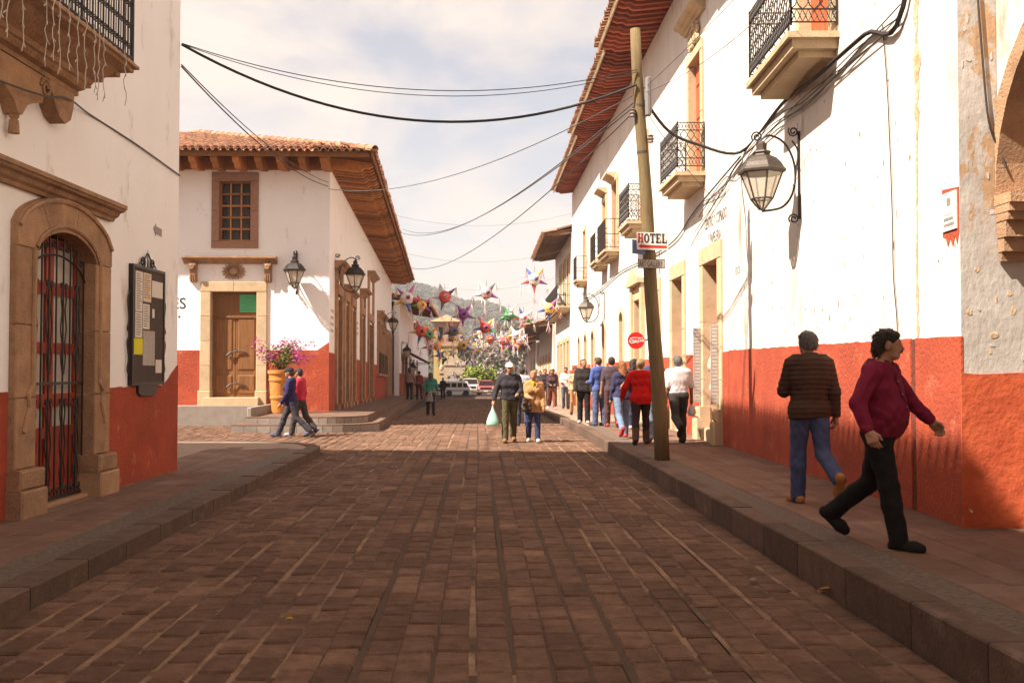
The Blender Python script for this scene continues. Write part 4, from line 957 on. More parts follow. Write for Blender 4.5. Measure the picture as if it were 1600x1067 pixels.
# arcade: arch springing from a corbel on the return wall towards the viewer
FAr = Frame((4.51, 8.48, 0), (0, -1, 0), (-1, 0, 0))       # s towards the camera
spr, rad, ring = 3.12, 1.55, .17
for k in range(9):
    a0, a1 = math.pi * k / 18, math.pi * (k + 1) / 18; pts = []
    for a, r_ in ((a0, rad), (a1, rad), (a1, rad + ring), (a0, rad + ring)): pts.append((rad - r_ * math.cos(a), spr + r_ * math.sin(a)))
    if k < 1: pts = [(0.0, spr), (rad - rad * math.cos(a1), spr + rad * math.sin(a1)), (max(0.001, rad - (rad + ring) * math.cos(a1)), spr + (rad + ring) * math.sin(a1)), (0.0, spr + .25)]
    pts = [(max(0.0, a), z_) for a, z_ in pts]
    MB().exto(FAr, pts, -.55, .03).build('voussoir', M['stone'], PW, origin=FAr.p(0, 0, spr))
pts = [(0.0, 11.0)] + [(max(0, rad - (rad + ring) * math.cos(math.pi * k / 18)), spr + (rad + ring) * math.sin(math.pi * k / 18)) for k in range(3, 10)] + [(rad, 11.0)]
pts.insert(1, (0.0, spr + .6))
MB().exto(FAr, pts, -.5, 0).build('arcade_wall', M['white2'], PW, origin=FAr.p(0, 0, spr))
MB().box(FAr, 1.552, 36, -.5, 0, 4.86, 11).build('arcade_wall', M['white2'], PW); MB().box(FAr, 0, 36, -4.6, -.52, 10.8, 11).build('unseen_roof_slab', M['stone2'], PW); MB().box(FAr, 0, 36, -5.2, -4.7, 0, 11).build('unseen_back_wall', M['white2'], PW)  # unseen arcade continuation, added to darken the near ground; slab blocks light
for k in range(8): MB().box(FAr, 3.15 + k * 3.7, 3.75 + k * 3.7, -.5, 0, 0, 4.859).build('unseen_pier', M['stone'], PW)  # unseen supports of the added stretch
mm = MB()
for (r_, z0_, z1_) in ((.34, 3.02, 3.11), (.30, 2.95, 3.019), (.26, 2.88, 2.949), (.20, 2.74, 2.879), (.13, 2.62, 2.739), (.06, 2.54, 2.619)):
    mm.box(FAr, 0, r_ * .8, -.55, .0 + r_ * .12, z0_, z1_)
mm.build('corbel', M['stone'], PW)
# plaque with red surround
pq = thing('wall_plaque', 'small white tiled plaque with red painted border on the near right wall', 'plaque', FC.p(.19, 0, 2.8))
MB().exto(FC, [(.02, 2.80), (.06, 2.70), (.10, 2.78), (.15, 2.69), (.20, 2.77), (.25, 2.70), (.29, 2.78), (.355, 2.80), (.36, 3.23), (.02, 3.20)], .001, .006).build('red_border', M['red'], pq)
p_ = MB().box(FC, .05, .33, .006, .02, 2.84, 3.18).build('tile_panel', M['paper'], pq)
t = MB(); t.box(FC, .15, .23, .021, .0225, 3.06, 3.13)
for k in range(3): t.box(FC, .08 + .02 * k, .30 - .01 * k, .021, .0225, 2.88 + .05 * k, 2.905 + .05 * k); t.build('inscription', M['fade'], pq)
# painted lettering, faded
t = MB(); text_mesh('CENTRO Y COPIADO', .30, t, FD, 1.95, 0, 4.42, flip=-1, width=.62, bold=.006); text_mesh('Y PAPELERIA', .30, t, FD, 1.65, 0, 4.05 + .03, flip=-1, width=.62, bold=.006); text_mesh("SAD", .22, t, FD, 1.3, 0, 4.80, flip=-1, width=.7)
tag(t.build('wall_lettering', M['signgrey']), 'faded shop name painted on the white wall above the first right doorway', 'lettering')
t = MB(); text_mesh('EDOS', .2, t, FC, 9.0, 0, 3.28, flip=-1, width=.8); tag(t.build('wall_lettering', M['signgrey']), 'small faded letters EDOS on the white wall right of the first doorway', 'lettering')
t = MB(); [t.box(FD, 6.75 + k * .24, 6.75 + k * .24 + .05 + .07 * ((k * 7) % 2), .001, .004, z_ + .04 * ((k * 5) % 3), z_ + .26) for z_ in (3.95, 4.35) for k in range(7)]
tag(t.build('wall_lettering', M['signgrey']), 'faded painted writing on the white wall just right of the utility pole', 'lettering')
# ================================================================== houses farther down, right side
def far_house(name, label, y0, y1, X, side, htop, over, wallm, eavem, doors=(), dado=True, rafters=True):
    t = thing(name, label, 'building', (X, y0, zroad(y0)))
    fr = Frame((X, y0, zroad(y0)), (0, 1, -.013), (side, 0, 0)); L_ = y1 - y0; m = MB()
    wall(m, fr, 0, L_, -.5, htop, [d[:4] for d in doors], .3); m.box(fr, 0, L_, -7, -.35, -.5, htop - .02)
    for s_ in (0, L_): m.quad(fr.p(s_, 0, -.5), fr.p(s_, -7, -.5), fr.p(s_, -7, htop), fr.p(s_, 0, htop))
    m.build('wall', wallm, t)
    if dado:
        xs = [0] + sorted(x for d in doors if d[2] < 1 for x in (d[0] - .2, d[1] + .2)) + [L_]
        for a, b in zip(xs[::2], xs[1::2]):
            if b > a + .05: MB().box(fr, a, b, .001, .018, -.4, 1.9).build('dado', M['red'], t, origin=fr.p(a, 0, 0))
    for (a, b, c, d) in doors:
        stone_frame(fr, a, b, c, d, .2, .25, .06, M['stone2'] if side < 0 else M['stone'], t, 1, lint=1)
        panel_door(fr, a, b, c, d, -.2, M['wood'], t, 1, (0, .5, 1))
    eave(fr, 0, L_, htop + .15, over, .5, eavem, t, rise=.16, rh=.18, rw=.12, tiles_single=lambda a: False, single=rafters, tile_pitch=.24)
    rf = MB(); rf.ext(fr, [(over, htop + .15 - .16 * over + .02), (-7, htop + 2.2), (-7, htop + 2.3), (over, htop + .25 - .16 * over)], 0, L_); rf.build('roof', M['tile'], t)
    return t, fr
h2, f2 = far_house('balcony_house', 'white house with long iron balcony and brown eaves beyond the red eaves', 49.2, 60, 4.55, -1, 8.75, 1.35, M['white2'], M['oldwood'],
                   [(1.2, 2.3, .2, 3.4), (3.3, 4.4, .2, 3.4), (5.4, 6.5, .2, 3.4), (7.6, 8.7, .2, 3.4), (1.2, 2.2, 5.2, 7.6), (3.6, 4.6, 5.2, 7.6), (6.0, 7.0, 5.2, 7.6)])
balcony(f2, .8, 10.2, 5.15, .7, h2, False, 1.1)
h3, f3 = far_house('low_house', 'low white house with brown timber eaves at the far right of the street', 60.2, 74, 4.4, -1, 4.85, 1.6, M['white2'], M['oldwood'], [(2, 3.1, .2, 2.9), (5, 6.1, .2, 2.9), (8, 9.1, .2, 2.9), (11, 12.1, .2, 2.9)])
h4, f4 = far_house('low_house', 'farthest low white house with brown eaves on the right of the street', 74.3, 92, 4.2, -1, 4.45, 1.7, M['white2'], M['oldwood'], [(2, 3.1, .2, 2.9), (6, 7.1, .2, 2.9)])
h5, f5 = far_house('eaved_house', 'white house with dark brown eaves beyond the corner house on the left', 64.4, 78, -5.2, 1, 6.6, 1.9, M['white'], M['wood'], [(2, 3.2, .2, 3.0), (5, 6.2, .2, 3.0), (9, 10.2, .2, 3.0)], rafters=False)
h6, f6 = far_house('red_roof_house', 'long white house with red roof edge left of the far tower', 79, 108, -5.6, 1, 5.9, .5, M['white'], mat('red roof board', (0.36, 0.07, 0.04)), [(4, 5.2, .2, 3.0), (9, 10.2, .2, 3.0)], rafters=False)
# tower with arched openings
T = thing('bell_tower', 'ochre tower with arched openings and low tiled roof at the street end', 'tower', (-4.6, 131, -1.4))
FT = Frame((-6.05, 130, -1.4), (1, 0, 0), (0, -1, 0)); oc = mat('ochre plaster', (0.50, 0.36, 0.13), 0.9, (0.40, 0.27, 0.10), 1.5, 0.5); pk = mat('pink tower plaster', (0.42, 0.24, 0.15), 0.9, (0.32, 0.18, 0.11), 1.2, 0.5)
m = MB(); wall(m, FT, 0, 3.15, 0, 6.2, [(1.1, 1.8, 3.6, 4.5)], .3); m.box(FT, .0, 3.15, -3.2, -.31, 0, 6.2); m.build('wall', oc, T)
m = MB(); wall(m, FT, .02, 3.13, 6.2, 9.4, [(.55, 1.2, 6.7, 8.6), (1.9, 2.55, 6.7, 8.6)], .5); m.box(FT, .02, 3.13, -3.1, -.55, 6.21, 9.4); m.build('belfry', pk, T)
for a in (.55, 1.9): MB().box(FT, a, a + .65, -.52, -.5, 6.7, 8.6).build('belfry_opening', M['dark'], T)
MB().box(FT, 1.1, 1.8, -.3, -.28, 3.6, 4.5).build('window', M['dark'], T); piece('ledge', FT, -.12, 3.27, -3.2, .15, 6.1, 6.28, M['stone'], T)
m = MB(); m.add([FT.p(-.5, .6, 9.3), FT.p(3.65, .6, 9.3), FT.p(3.65, -3.8, 9.3), FT.p(-.5, -3.8, 9.3), FT.p(1.6, -1.6, 10.3)], [(0, 1, 4), (1, 2, 4), (2, 3, 4), (3, 0, 4), (3, 2, 1, 0)]); m.build('roof', M['tile'], T)
G = thing('stone_gateway', 'low pale stone gateway with round arch below the far tower', 'gateway', (-3.2, 121, -1.3))
FG = Frame((-4.3, 120, -1.35), (1, 0, 0), (0, -1, 0)); cs = mat('pale far stone', (0.50, 0.38, 0.27), 0.9, (0.40, 0.29, 0.2), 1.5, 0.5)
n = 10; pts = [(0, 0), (0, 3.9), (.4, 4.2), (1.2, 4.7), (2.0, 4.2), (2.5, 3.9), (2.5, 0), (1.95, 0), (1.95, 1.9)] + [(1.25 + .7 * math.cos(math.pi * k / n), 1.9 + .7 * math.sin(math.pi * k / n)) for k in range(1, n)] + [(.55, 1.9), (.55, 0)]
MB().exto(FG, pts, -.6, 0).build('arch_wall', cs, G); piece('ledge', FG, -.1, 2.6, -.6, .1, 3.5, 3.7, cs, G)
MB().box(FG, .5, 2.0, -1.5, -1.45, 0, 3).build('inner_wall', M['peel'], G)
for px_, yy in ((764, 118), (690, 119)):
    p = atY(px_, 610, yy); m = MB(); m.box(Frame((p.x, p.y, -1.3), (1, 0, 0), (0, -1, 0)), -.25, .25, -.25, .25, 0, 2.5); m.box(Frame((p.x, p.y, -1.3), (1, 0, 0), (0, -1, 0)), -.35, .35, -.35, .35, 2.5, 2.8)
    m.lathe([(.1, 2.8), (.28, 3.0), (.26, 3.3), (.05, 3.6)], 10, (p.x, p.y, -1.3)); tag(m.build('gate_pillar', cs), 'brick gate pillar %s of the green bush at the street end' % ('right' if px_ > 750 else 'left'), 'pillar')
K = thing('kiosk', 'pale kiosk with pointed conical roof far behind the hanging stars', 'kiosk', atY(750, 600, 160))
kb = Vector((atY(750, 600, 160).x, 160, -1.6))
WL[K.name] = kb; K.location = kb
MB().lathe([(2.2, 6.6), (2.3, 6.8), (.9, 8.3), (.05, 10.2)], 12, kb).build('roof', cs, K); MB().lathe([(2.0, 0), (2.0, 1.0), (1.7, 1.0), (1.7, 1.05)], 12, kb).build('base', cs, K)
for k in range(8): MB().tube([kb + Vector((1.8 * math.cos(k * .785), 1.8 * math.sin(k * .785), 1)), kb + Vector((1.8 * math.cos(k * .785), 1.8 * math.sin(k * .785), 6.6))], .14, 6).build('column', cs, K)
# ================================================================== hill, woods, bushes
gx, gy = 240, 40; V = []; F = []
def hill_h(x, y):
    t = max(0, min(1, (y - 220) / 430)); t = t * t * (3 - 2 * t)
    ridge = max(9, min(80, 41 - .36 * x * (650 / max(y, 350))))
    return -3 + t * (ridge + 2.3 * math.sin(x * .07 + 1) + 1.6 * math.sin(x * .16))
for j in range(gy):
    for i in range(gx):
        x = -700 + 1400 * i / (gx - 1); y = 200 + 600 * j / (gy - 1); V.append((x, y, hill_h(x, y)))
for j in range(gy - 1):
    for i in range(gx - 1): F.append((j * gx + i, j * gx + i + 1, (j + 1) * gx + i + 1, (j + 1) * gx + i))
m = MB(); m.add(V, F); tag(m.build('hill', mat('wooded hill soil', (0.07, 0.075, 0.035), 0.95, (0.12, 0.10, 0.05), .01, 0.5), origin=(0, 500, 0)), kind='structure')
rw = random.Random(21); m = MB()
def clump(m_, c, r_, h, rng, n=7):
    base = len(m_.v); V = []; rings = 4
    for k in range(rings):
        f = (k + .3) / (rings - .2); rr = r_ * math.sin(math.pi * min(f, .97)) ** .7
        for i in range(n):
            a = 6.283 * (i + .5 * (k % 2)) / n; q = rr * rng.uniform(.65, 1.2); V.append((c[0] + q * math.cos(a), c[1] + q * math.sin(a), c[2] + h * f * rng.uniform(.9, 1.1)))
    V.append((c[0], c[1], c[2] + h * 1.02)); F = []
    for k in range(rings - 1):
        for i in range(n): F.append((k * n + i, k * n + (i + 1) % n, (k + 1) * n + (i + 1) % n, (k + 1) * n + i))
    F += [((rings - 1) * n + i, (rings - 1) * n + (i + 1) % n, rings * n) for i in range(n)]
    m_.add(V, F)
for i in range(9000):
    y = rw.uniform(240, 665); x = rw.uniform(-.13, .09) * y; h = rw.uniform(2.6, 6.5)
    clump(m, (x, y, hill_h(x, y) - 1), h * rw.uniform(.28, .5), h, rw, 5)
tag(m.build('woodland', mat('woodland foliage', (0.034, 0.038, 0.022), 0.9, (0.060, 0.052, 0.034), .05, 0.5, piece=0.5)), 'dark hazy woodland covering the hill beyond the street', 'woodland', kind='stuff')
def tree(name, label, base, h, r_, col, col2, n, size, rng, cat='tree', group=None):
    t = thing(name, label, cat, base, group); base = Vector(base); tr = MB(); ends = []
    tr.tube(smooth_path([base, base + Vector((r_ * .05, 0, h * .3)), base + Vector((0, 0, h * .6))], 3), r_ * .10, 6, r2=r_ * .05)
    for k in range(9):
        a = k * 2.4; e = base + Vector((math.cos(a) * r_ * rng.uniform(.4, .8), math.sin(a) * r_ * rng.uniform(.4, .8), h * rng.uniform(.55, .9)))
        tr.tube([base + Vector((0, 0, h * rng.uniform(.25, .5))), e], r_ * .035, 4, r2=r_ * .015); ends.append(e)
        ends.append(base + Vector((math.cos(a + 1) * r_ * .5, math.sin(a + 1) * r_ * .5, h * rng.uniform(.4, .85))))
    tr.build('trunk', mat(name + ' bark', (0.10, 0.07, 0.045), 0.9), t)
    leaf_cloud(ends, n, size, r_ * .24, rng, .8).build('crown', mat(name + ' leaves', col, 0.7, col2, .8, 0.5, piece=.3), t); return t
rt_ = random.Random(4)
tree('bush', 'bright yellow green clipped bush at the end of the street', (0.05, 112, -1.15), 3.0, 1.9, (0.17, 0.22, 0.02), (0.26, 0.27, 0.03), 2600, .22, rt_, 'bush')
for k, (px_, yy, h, r_, lab) in enumerate(((722, 150, 8.5, 2.6, 'olive tree standing right of the ochre tower'), (790, 165, 9, 4, 'dusty olive tree behind the hanging stars near the right eaves'), (772, 140, 6, 2.4, 'small olive tree right of the bright bush'), (812, 185, 13, 4.5, 'tall dark tree above the farthest right house'), (700, 190, 9, 4, 'dark tree behind the ochre tower'))):
    p = atY(px_, 600, yy); tree('tree', lab, (p.x, yy, -1.8), h, r_, (0.075, 0.085, 0.03), (0.12, 0.11, 0.045), 1500, .38, rt_)
# ================================================================== wall lanterns
def lantern(loc, rotz, label, D=.55, sc_=1.0, detail=True, metal=None):
    t = thing('wall_lantern', label, 'lantern', loc, 'iron wall lanterns'); metal = metal or M['greyiron']; loc = Vector(loc)
    rot = Matrix.Rotation(rotz, 3, 'Z')
    def pt(r_, k, z_): a = math.pi / 6 + k * math.pi / 3; return loc + rot @ Vector((r_ * math.cos(a), r_ * math.sin(a), z_)) * sc_
    def q(x, y, z_): return loc + rot @ Vector((x, y, z_)) * sc_
    rings = [(.03, .0), (.15, .15), (.285, .50)]
    fr_ = MB()
    for k in range(6):
        for (r0, z0), (r1, z1) in zip(rings, rings[1:]): fr_.tube([pt(r0, k, z0), pt(r1, k, z1)], .013 * sc_, 5)
        for r0, z0 in rings[1:]: fr_.tube([pt(r0, k, z0), pt(r0, k + 1, z0)], .013 * sc_, 5)
    fr_.build('frame', metal, t)
    for k in range(6):
        for (r0, z0), (r1, z1) in zip(rings, rings[1:]): MB().quad(pt(r0, k, z0), pt(r0, k + 1, z0), pt(r1, k + 1, z1), pt(r1, k, z1)).build('pane', M['lampglass'], t)
    cap = MB(); prof = [(.325, .50), (.335, .53), (.30, .57), (.265, .63), (.20, .70), (.12, .74), (.11, .76), (.13, .78), (.12, .80), (.07, .82), (.075, .90), (.05, .92), (.03, .94)]
    V = [pt(r_, k, z_) for r_, z_ in prof for k in range(6)]
    cap.add(V, [(i * 6 + k, i * 6 + (k + 1) % 6, (i + 1) * 6 + (k + 1) % 6, (i + 1) * 6 + k) for i in range(len(prof) - 1) for k in range(6)] + [tuple(range((len(prof) - 1) * 6, len(prof) * 6)), tuple(range(6))[::-1]])
    cap.build('cap', metal, t)
    X = lambda: rot @ Vector((1, 0, 0)); Zv = Vector((0, 0, 1))
    br_ = MB(); br_.tube([q(D - .015, 0, -.12), q(D - .015, 0, 1.08)], .02 * sc_, 5)
    arc = [q(-.04, 0, .93), q(.10, 0, 1.02), q(.30, 0, .93), q(.43, 0, .70), q(.46, 0, .42), q(.40, 0, .18), q(.26, 0, .03), q(0, 0, -.02)]
    br_.tube(smooth_path(arc, 5), .016 * sc_, 5); br_.build('bracket', M['iron'], t)
    sc2 = MB()
    sc2.tube(spiral(q(-.06, 0, 1.0), .02 * sc_, .08 * sc_, 0, 1.6, X(), Zv), .012 * sc_, 5)
    sc2.tube(smooth_path([q(.46, 0, .5), q(.5, 0, .8), q(.42, 0, .95)], 4), .013 * sc_, 5); sc2.build('scroll', M['iron'], t)
    for zc, tr in ((1.08, -1.6), (-.12, 1.6)):
        MB().tube(spiral(q(D - .09, 0, zc), .02 * sc_, .075 * sc_, 0, tr, X(), Zv), .013 * sc_, 5).build('scroll', M['iron'], t)
    return t
p = FC.p(4.88, .53, 3.78); lantern(p, 0, 'large grey iron lantern on scrolled bracket on the near right white wall', .53)
lantern(FB.p(.95, .42, 3.98), math.pi / 2, 'black iron lantern on the front wall of the corner house', .42, 1.0, metal=M['iron'])
lantern(FBS.p(1.55, .62, 4.05), math.pi, 'black iron lantern at the corner above the side doors', .62, 1.05, metal=M['iron'])
lantern(FBS.p(24.5, .62, 4.0), math.pi, 'small black lantern halfway along the side wall of corner house', .62, 1.0, metal=M['iron'])
for px_, py_, lab in ((916, 503, 'grey iron lantern under the small balconies on right wall'), (875, 490, 'far grey lantern below the long iron balcony')):
    s_ = 26.0 - 6.2 if px_ > 900 else 0
    Y = 36.2 if px_ > 900 else 52.5
    p = atY(px_, py_, Y); lantern((p.x, Y, p.z), 0, lab, 4.55 - p.x, 1.0 if px_ > 900 else 1.0)
for px_, py_, Y, lab in ((636, 560, 66, 'dark lantern on the eaved house beyond the corner house'), (645, 585, 74, 'farthest dark lantern on the left side of the street')):
    p = atY(px_, py_, Y); lantern((p.x, Y, p.z), math.pi, lab, p.x + 5.2, 1.0, metal=M['iron'])
# ================================================================== utility pole and signs
PB = atZ(1035, 718, .215); PT = atY(992, 46, PB.y + .05)
pole = thing('utility_pole', 'leaning weathered wooden utility pole at the right kerb', 'utility pole', PB)
mm = MB(); pts = [PB.lerp(PT, k / 10) + Vector((0.012 * math.sin(k * 1.3), 0, 0)) for k in range(11)]; pts[0].z -= .1
mm.tube(pts, .118, 16, r2=.08); mm.build('post', M['pole'], pole, smooth=True)
def on_pole(t): return PB.lerp(PT, t)
for k, t in enumerate((.74, .80, .86)):
    c = on_pole(t); mm = MB(); mm.lathe([(.03, -.06), (.05, -.05), (.035, -.02), (.055, 0), (.035, .03), (.05, .05), (.02, .07)], 8, c + Vector((.13 if k != 1 else -.13, -.06, 0))); mm.tube([c, c + Vector((.13 if k != 1 else -.13, -.06, 0))], .014, 5); mm.build('insulator', mat('brown insulator', (0.16, 0.12, 0.1), 0.4), pole)
mm = MB(); c = on_pole(.84); mm.lathe([(.02, -.32), (.05, -.3), (.055, 0), (.05, .28), (.02, .3)], 10, c + Vector((.13, -.07, 0))); mm.build('splice_case', mat('grey splice case', (0.20, 0.18, 0.17), 0.5), pole)
for t in (.82, .71): 
    c = on_pole(t); mm = MB(); mm.lathe([(.094, -.02), (.094, .02)], 14, c); mm.build('strap', M['greyiron'], pole)
YS = PB.y - .145
def board(name, px0, py0, px1, py1, Y, tilt, mt, label, cat='sign', th=.018):
    a, b = atY(px0, py1, Y), atY(px1, py0, Y); fr = Frame((a.x, Y, a.z), (1, 0, tilt), (0, -1, 0)); w_, h_ = b.x - a.x, b.z - a.z
    return tag(MB().box(fr, 0, w_, -th, 0, 0, h_).build(name, mt), label, cat), fr, w_, h_
wp = mat('white sign paint', (0.74, 0.69, 0.62), 0.6, (0.62, 0.56, 0.48), 9, 0.4); rp2 = mat('red sign paint', (0.50, 0.03, 0.025), 0.6)
hb, fr, w_, h_ = board('hotel_sign', 995, 363, 1044, 390, YS, -.02, wp, 'white HOTEL sign with red arrow nailed to the pole')
def slab_letter(m_, fr, ch, x, z, w, h, o):
    t = w * .30; u = h * .16; s_ = h * .10
    B_ = lambda a, b, c, d: m_.box(fr, x + a, x + b, o, o + .003, z + c, z + d)
    if ch == 'H':
        for a in (.06 * w, w - t - .06 * w): B_(a, a + t, 0, h); B_(a - .07 * w, a + t + .07 * w, 0, s_); B_(a - .07 * w, a + t + .07 * w, h - s_, h)
        B_(t, w - t, h * .44, h * .57)
    elif ch == 'O':
        n = 18; V = []; F = []
        for k in range(n):
            q = 6.2832 * k / n; V += [fr.p(x + w / 2 + w * .5 * math.cos(q), o + .003, z + h / 2 + h * .51 * math.sin(q)), fr.p(x + w / 2 + w * .2 * math.cos(q), o + .003, z + h / 2 + h * .36 * math.sin(q))]
        F = [(2 * k, 2 * ((k + 1) % n), 2 * ((k + 1) % n) + 1, 2 * k + 1) for k in range(n)]; m_.add(V, F)
    elif ch == 'T': B_(w / 2 - t / 2, w / 2 + t / 2, 0, h - u); B_(0, w, h - u, h); B_(w * .22, w * .78, 0, s_); B_(0, w * .1, h - 2 * u, h); B_(w * .9, w, h - 2 * u, h)
    elif ch == 'E': B_(.1 * w, .1 * w + t, 0, h); B_(0, w * .92, 0, u * .8); B_(0, w * .9, h - u * .8, h); B_(t, w * .72, h * .45, h * .57); B_(w * .82, w * .92, 0, 2 * u); B_(w * .8, w * .9, h - 2 * u, h)
    elif ch == 'L': B_(.1 * w, .1 * w + t, 0, h); B_(0, w * .92, 0, u * .8); B_(w * .82, w * .92, 0, 2.2 * u); B_(0, .2 * w + t, h - s_, h)
m1, m2 = MB(), MB(); lw = w_ * .172; slab_letter(m1, fr, 'H', w_ * .035, h_ * .40, lw, h_ * .54, .001)
for i, ch in enumerate('OTEL'): slab_letter(m2, fr, ch, w_ * (.225 + .19 * i), h_ * .40, lw, h_ * .54, .001)
m1.build('letter', rp2, hb); m2.build('letters', M['ink'], hb)
MB().exto(fr, [(w_ * .05, h_ * .2), (w_ * .16, h_ * .33), (w_ * .16, h_ * .28), (w_ * .95, h_ * .26), (w_ * .95, h_ * .13), (w_ * .16, h_ * .12), (w_ * .16, h_ * .06)], .001, .004).build('arrow', rp2, hb)
board('blue_sign', 988, 374, 1008, 396, YS + .03, -.1, mat('blue sign paint', (0.13, 0.15, 0.30), 0.7), 'small plain blue sign half hidden behind the HOTEL sign')
gb, fr, w_, h_ = board('gallery_sign', 997, 405, 1039, 419, YS, -.01, mat('grey sign board', (0.50, 0.43, 0.37), 0.8, (0.38, 0.32, 0.27), 12, 0.4), 'narrow grey ART GALLERY sign below the HOTEL sign')
t = MB(); text_mesh('ART·GALLERY', h_ * .92, t, fr, w_ * .04, .001, h_ * .18, width=w_ * .92 / (h_ * .92 * 6.6), bold=.001); t.build('letters', M['ink'], gb)
t = MB()
for a, b, c, d in ((0, w_, 0, .008), (0, w_, h_ - .008, h_), (0, .008, 0, h_), (w_ - .008, w_, 0, h_)): t.box(fr, a, b, .0, .004, c, d)
t.build('border', M['ink'], gb)
# round red drink sign on a wall arm
cc = atY(994, 532, 25.0); rs_ = 13.2 / F_PX * 25.0; fr = Frame((cc.x, 25.0, cc.z), (1, 0, 0), (0, -1, 0))
cs_ = thing('round_sign', 'round red Coca-Cola sign on a wall arm behind the pole', 'sign', cc)
MB().exto(fr, [(rs_ * math.cos(6.2832 * k / 40), rs_ * math.sin(6.2832 * k / 40)) for k in range(40)], -.04, 0).build('disc', mat('red enamel', (0.62, 0.012, 0.012), 0.35), cs_)
t = MB(); text_mesh('Coca-Cola', rs_ * .50, t, fr, -rs_ * .86, .001, -rs_ * .12, shear=.35, width=.82, bold=.002)
t.tube(smooth_path([fr.p(-rs_ * .85, .003, -rs_ * .02), fr.p(-rs_ * .6, .003, -rs_ * .32), fr.p(-rs_ * .1, .003, -rs_ * .2), fr.p(rs_ * .3, .003, -rs_ * .24)], 6), .008, 4)
t.tube(smooth_path([fr.p(-rs_ * .7, .003, rs_ * .22), fr.p(-rs_ * .3, .003, rs_ * .34), fr.p(rs_ * .35, .003, rs_ * .30), fr.p(rs_ * .8, .003, rs_ * .32)], 6), .006, 4); t.build('script', wp, cs_)
MB().tube([(cc.x + rs_ * .9, 25.02, cc.z), (4.55, 25.02, cc.z + .1)], .02, 6).build('arm', M['iron'], cs_)
# ================================================================== cables
def wire(pts, r_, label, mt='cable', n=5):
    return tag(MB().tube(pts, r_, n).build('cable', M[mt]), label, 'cable')
def onA(px_, py_): s_, z_ = FA.hit(px_, py_); return FA.p(min(s_, AE - .02), .03, z_)
pa = on_pole(.865) + Vector((-.05, -.1, 0))
wire(sag(onA(288, 77), pa, .84, 26), .021, 'thick black cable sagging across the street to the pole')
wire(sag(onA(288, 75), on_pole(.90) + Vector((-.02, -.1, 0)), .50, 24), .007, 'upper of two thin wires strung above the thick street cable')
wire(sag(onA(288, 76), on_pole(.895) + Vector((-.02, -.1, 0)), .56, 24), .006, 'lower of two thin wires strung above the thick street cable')
bc = FB.p(.05, .03, 7.15)
wire(sag(onA(288, 108), bc, .25), .009, 'upper wire from the near left wall to the corner house eaves')
wire(sag(onA(288, 111), bc + Vector((0, 0, -.12)), .30), .012, 'lower wire from the near left wall to the corner house eaves')
wire(sag(bc + Vector((.02, 0, -.2)), on_pole(.85) + Vector((-.05, .08, 0)), .55, 24), .009, 'thin wire from the corner house eaves across to the pole', 'thincable')
for k, (px_, py_, t_, lab) in enumerate(((622, 362, .84, 'first'), (630, 358, .83, 'second'), (640, 418, .82, 'lowest'))):
    e = atY(px_, py_, 47 + 4 * k); wire(sag(e, on_pole(t_) + Vector((0, .08, 0)), .9, 24), .012, '%s of three thin wires slanting from the long eaves to the pole' % lab, 'thincable')
wire(smooth_path([on_pole(.83) + Vector((.08, -.05, 0)), atY(1045, 205, 15.8), atY(1090, 226, 16.2), FC.p(8.3, .05, FC.hit(1168, 232)[1]), FC.p(5.6, .05, FC.hit(1230, 160)[1]), FC.p(3.9, .12, FC.hit(1285, 125)[1]), FC.p(2.2, .05, FC.hit(1368, 45)[1]), FC.p(1.1, .05, FC.hit(1430, 0)[1]), FC.p(0, .05, 7.6)], 6), .026, 'thick cable bundle from the pole drooping along the right wall')
rc = random.Random(8)
for k in range(4):
    j = lambda: rc.uniform(-.12, .12)
    wire(smooth_path([FD.p(1.9 + k * .4, .04, 5.0 - .25 * k), FD.p(.2, .05, 5.0 + j()), FC.p(8.6, .05, FC.hit(1160, 262)[1] + j()), FC.p(6.2, .06, FC.hit(1215, 190)[1] + j()), FC.p(4.4, .05, FC.hit(1260, 160)[1] + j()), FC.p(2.6, .05, FC.hit(1345, 75)[1] + j()), FC.p(1.2, .04, FC.hit(1425, 15)[1] + j())], 6), .009, '%s tangled thin wire along the right wall below the balconies' % ('highest', 'second highest', 'third highest', 'lowest')[k], 'thincable', 4)
wire(smooth_path([FC.p(8.3, .05, 5.25), FD.p(2.6, .04, 4.95), FD.p(5, .04, 4.6), FD.p(9, .04, 4.62), FD.p(14, .04, 4.75), FD.p(19, .04, 4.6), FD.p(24, .04, 4.6)], 6), .016, 'dark cable bundle sagging along the far right wall below small balconies')
wire(sag(on_pole(.86) + Vector((.08, 0, 0)), FC.p(2.0, .05, 7.3), .12), .005, 'upper thin wire from the pole past the nearest balcony', 'thincable')
wire(sag(on_pole(.85) + Vector((.08, 0, 0)), FC.p(3.0, .75, 6.0), .15), .005, 'lower thin wire from the pole past the nearest balcony', 'thincable')
wire(sag(on_pole(.82) + Vector((.05, 0, 0)), FD.p(1.0, .03, 4.9), .1), .006, 'steep thin wire from the pole down to the right wall', 'thincable')
def onC(px_, py_, o_=.02): s_, z_ = FC.hit(px_, py_); return FC.p(s_, o_, z_)
wire(smooth_path([onC(1382, 40), onC(1390, 150), onC(1397, 330), onC(1399, 430), onC(1405, 510), onC(1402, 560)], 5), .006, 'loose black wire hanging down the near right wall')
def onR(px_, py_, o_=.03): 
    d = ray(px_, py_); k = (8.49 - o_) / d.y; return CAM + d * k
wire(smooth_path([onR(1525, -40), onR(1535, 90), onR(1545, 190), onR(1562, 235), onR(1572, 262, .06)], 5), .010, 'loose black wire hanging on the peeling wall at right')
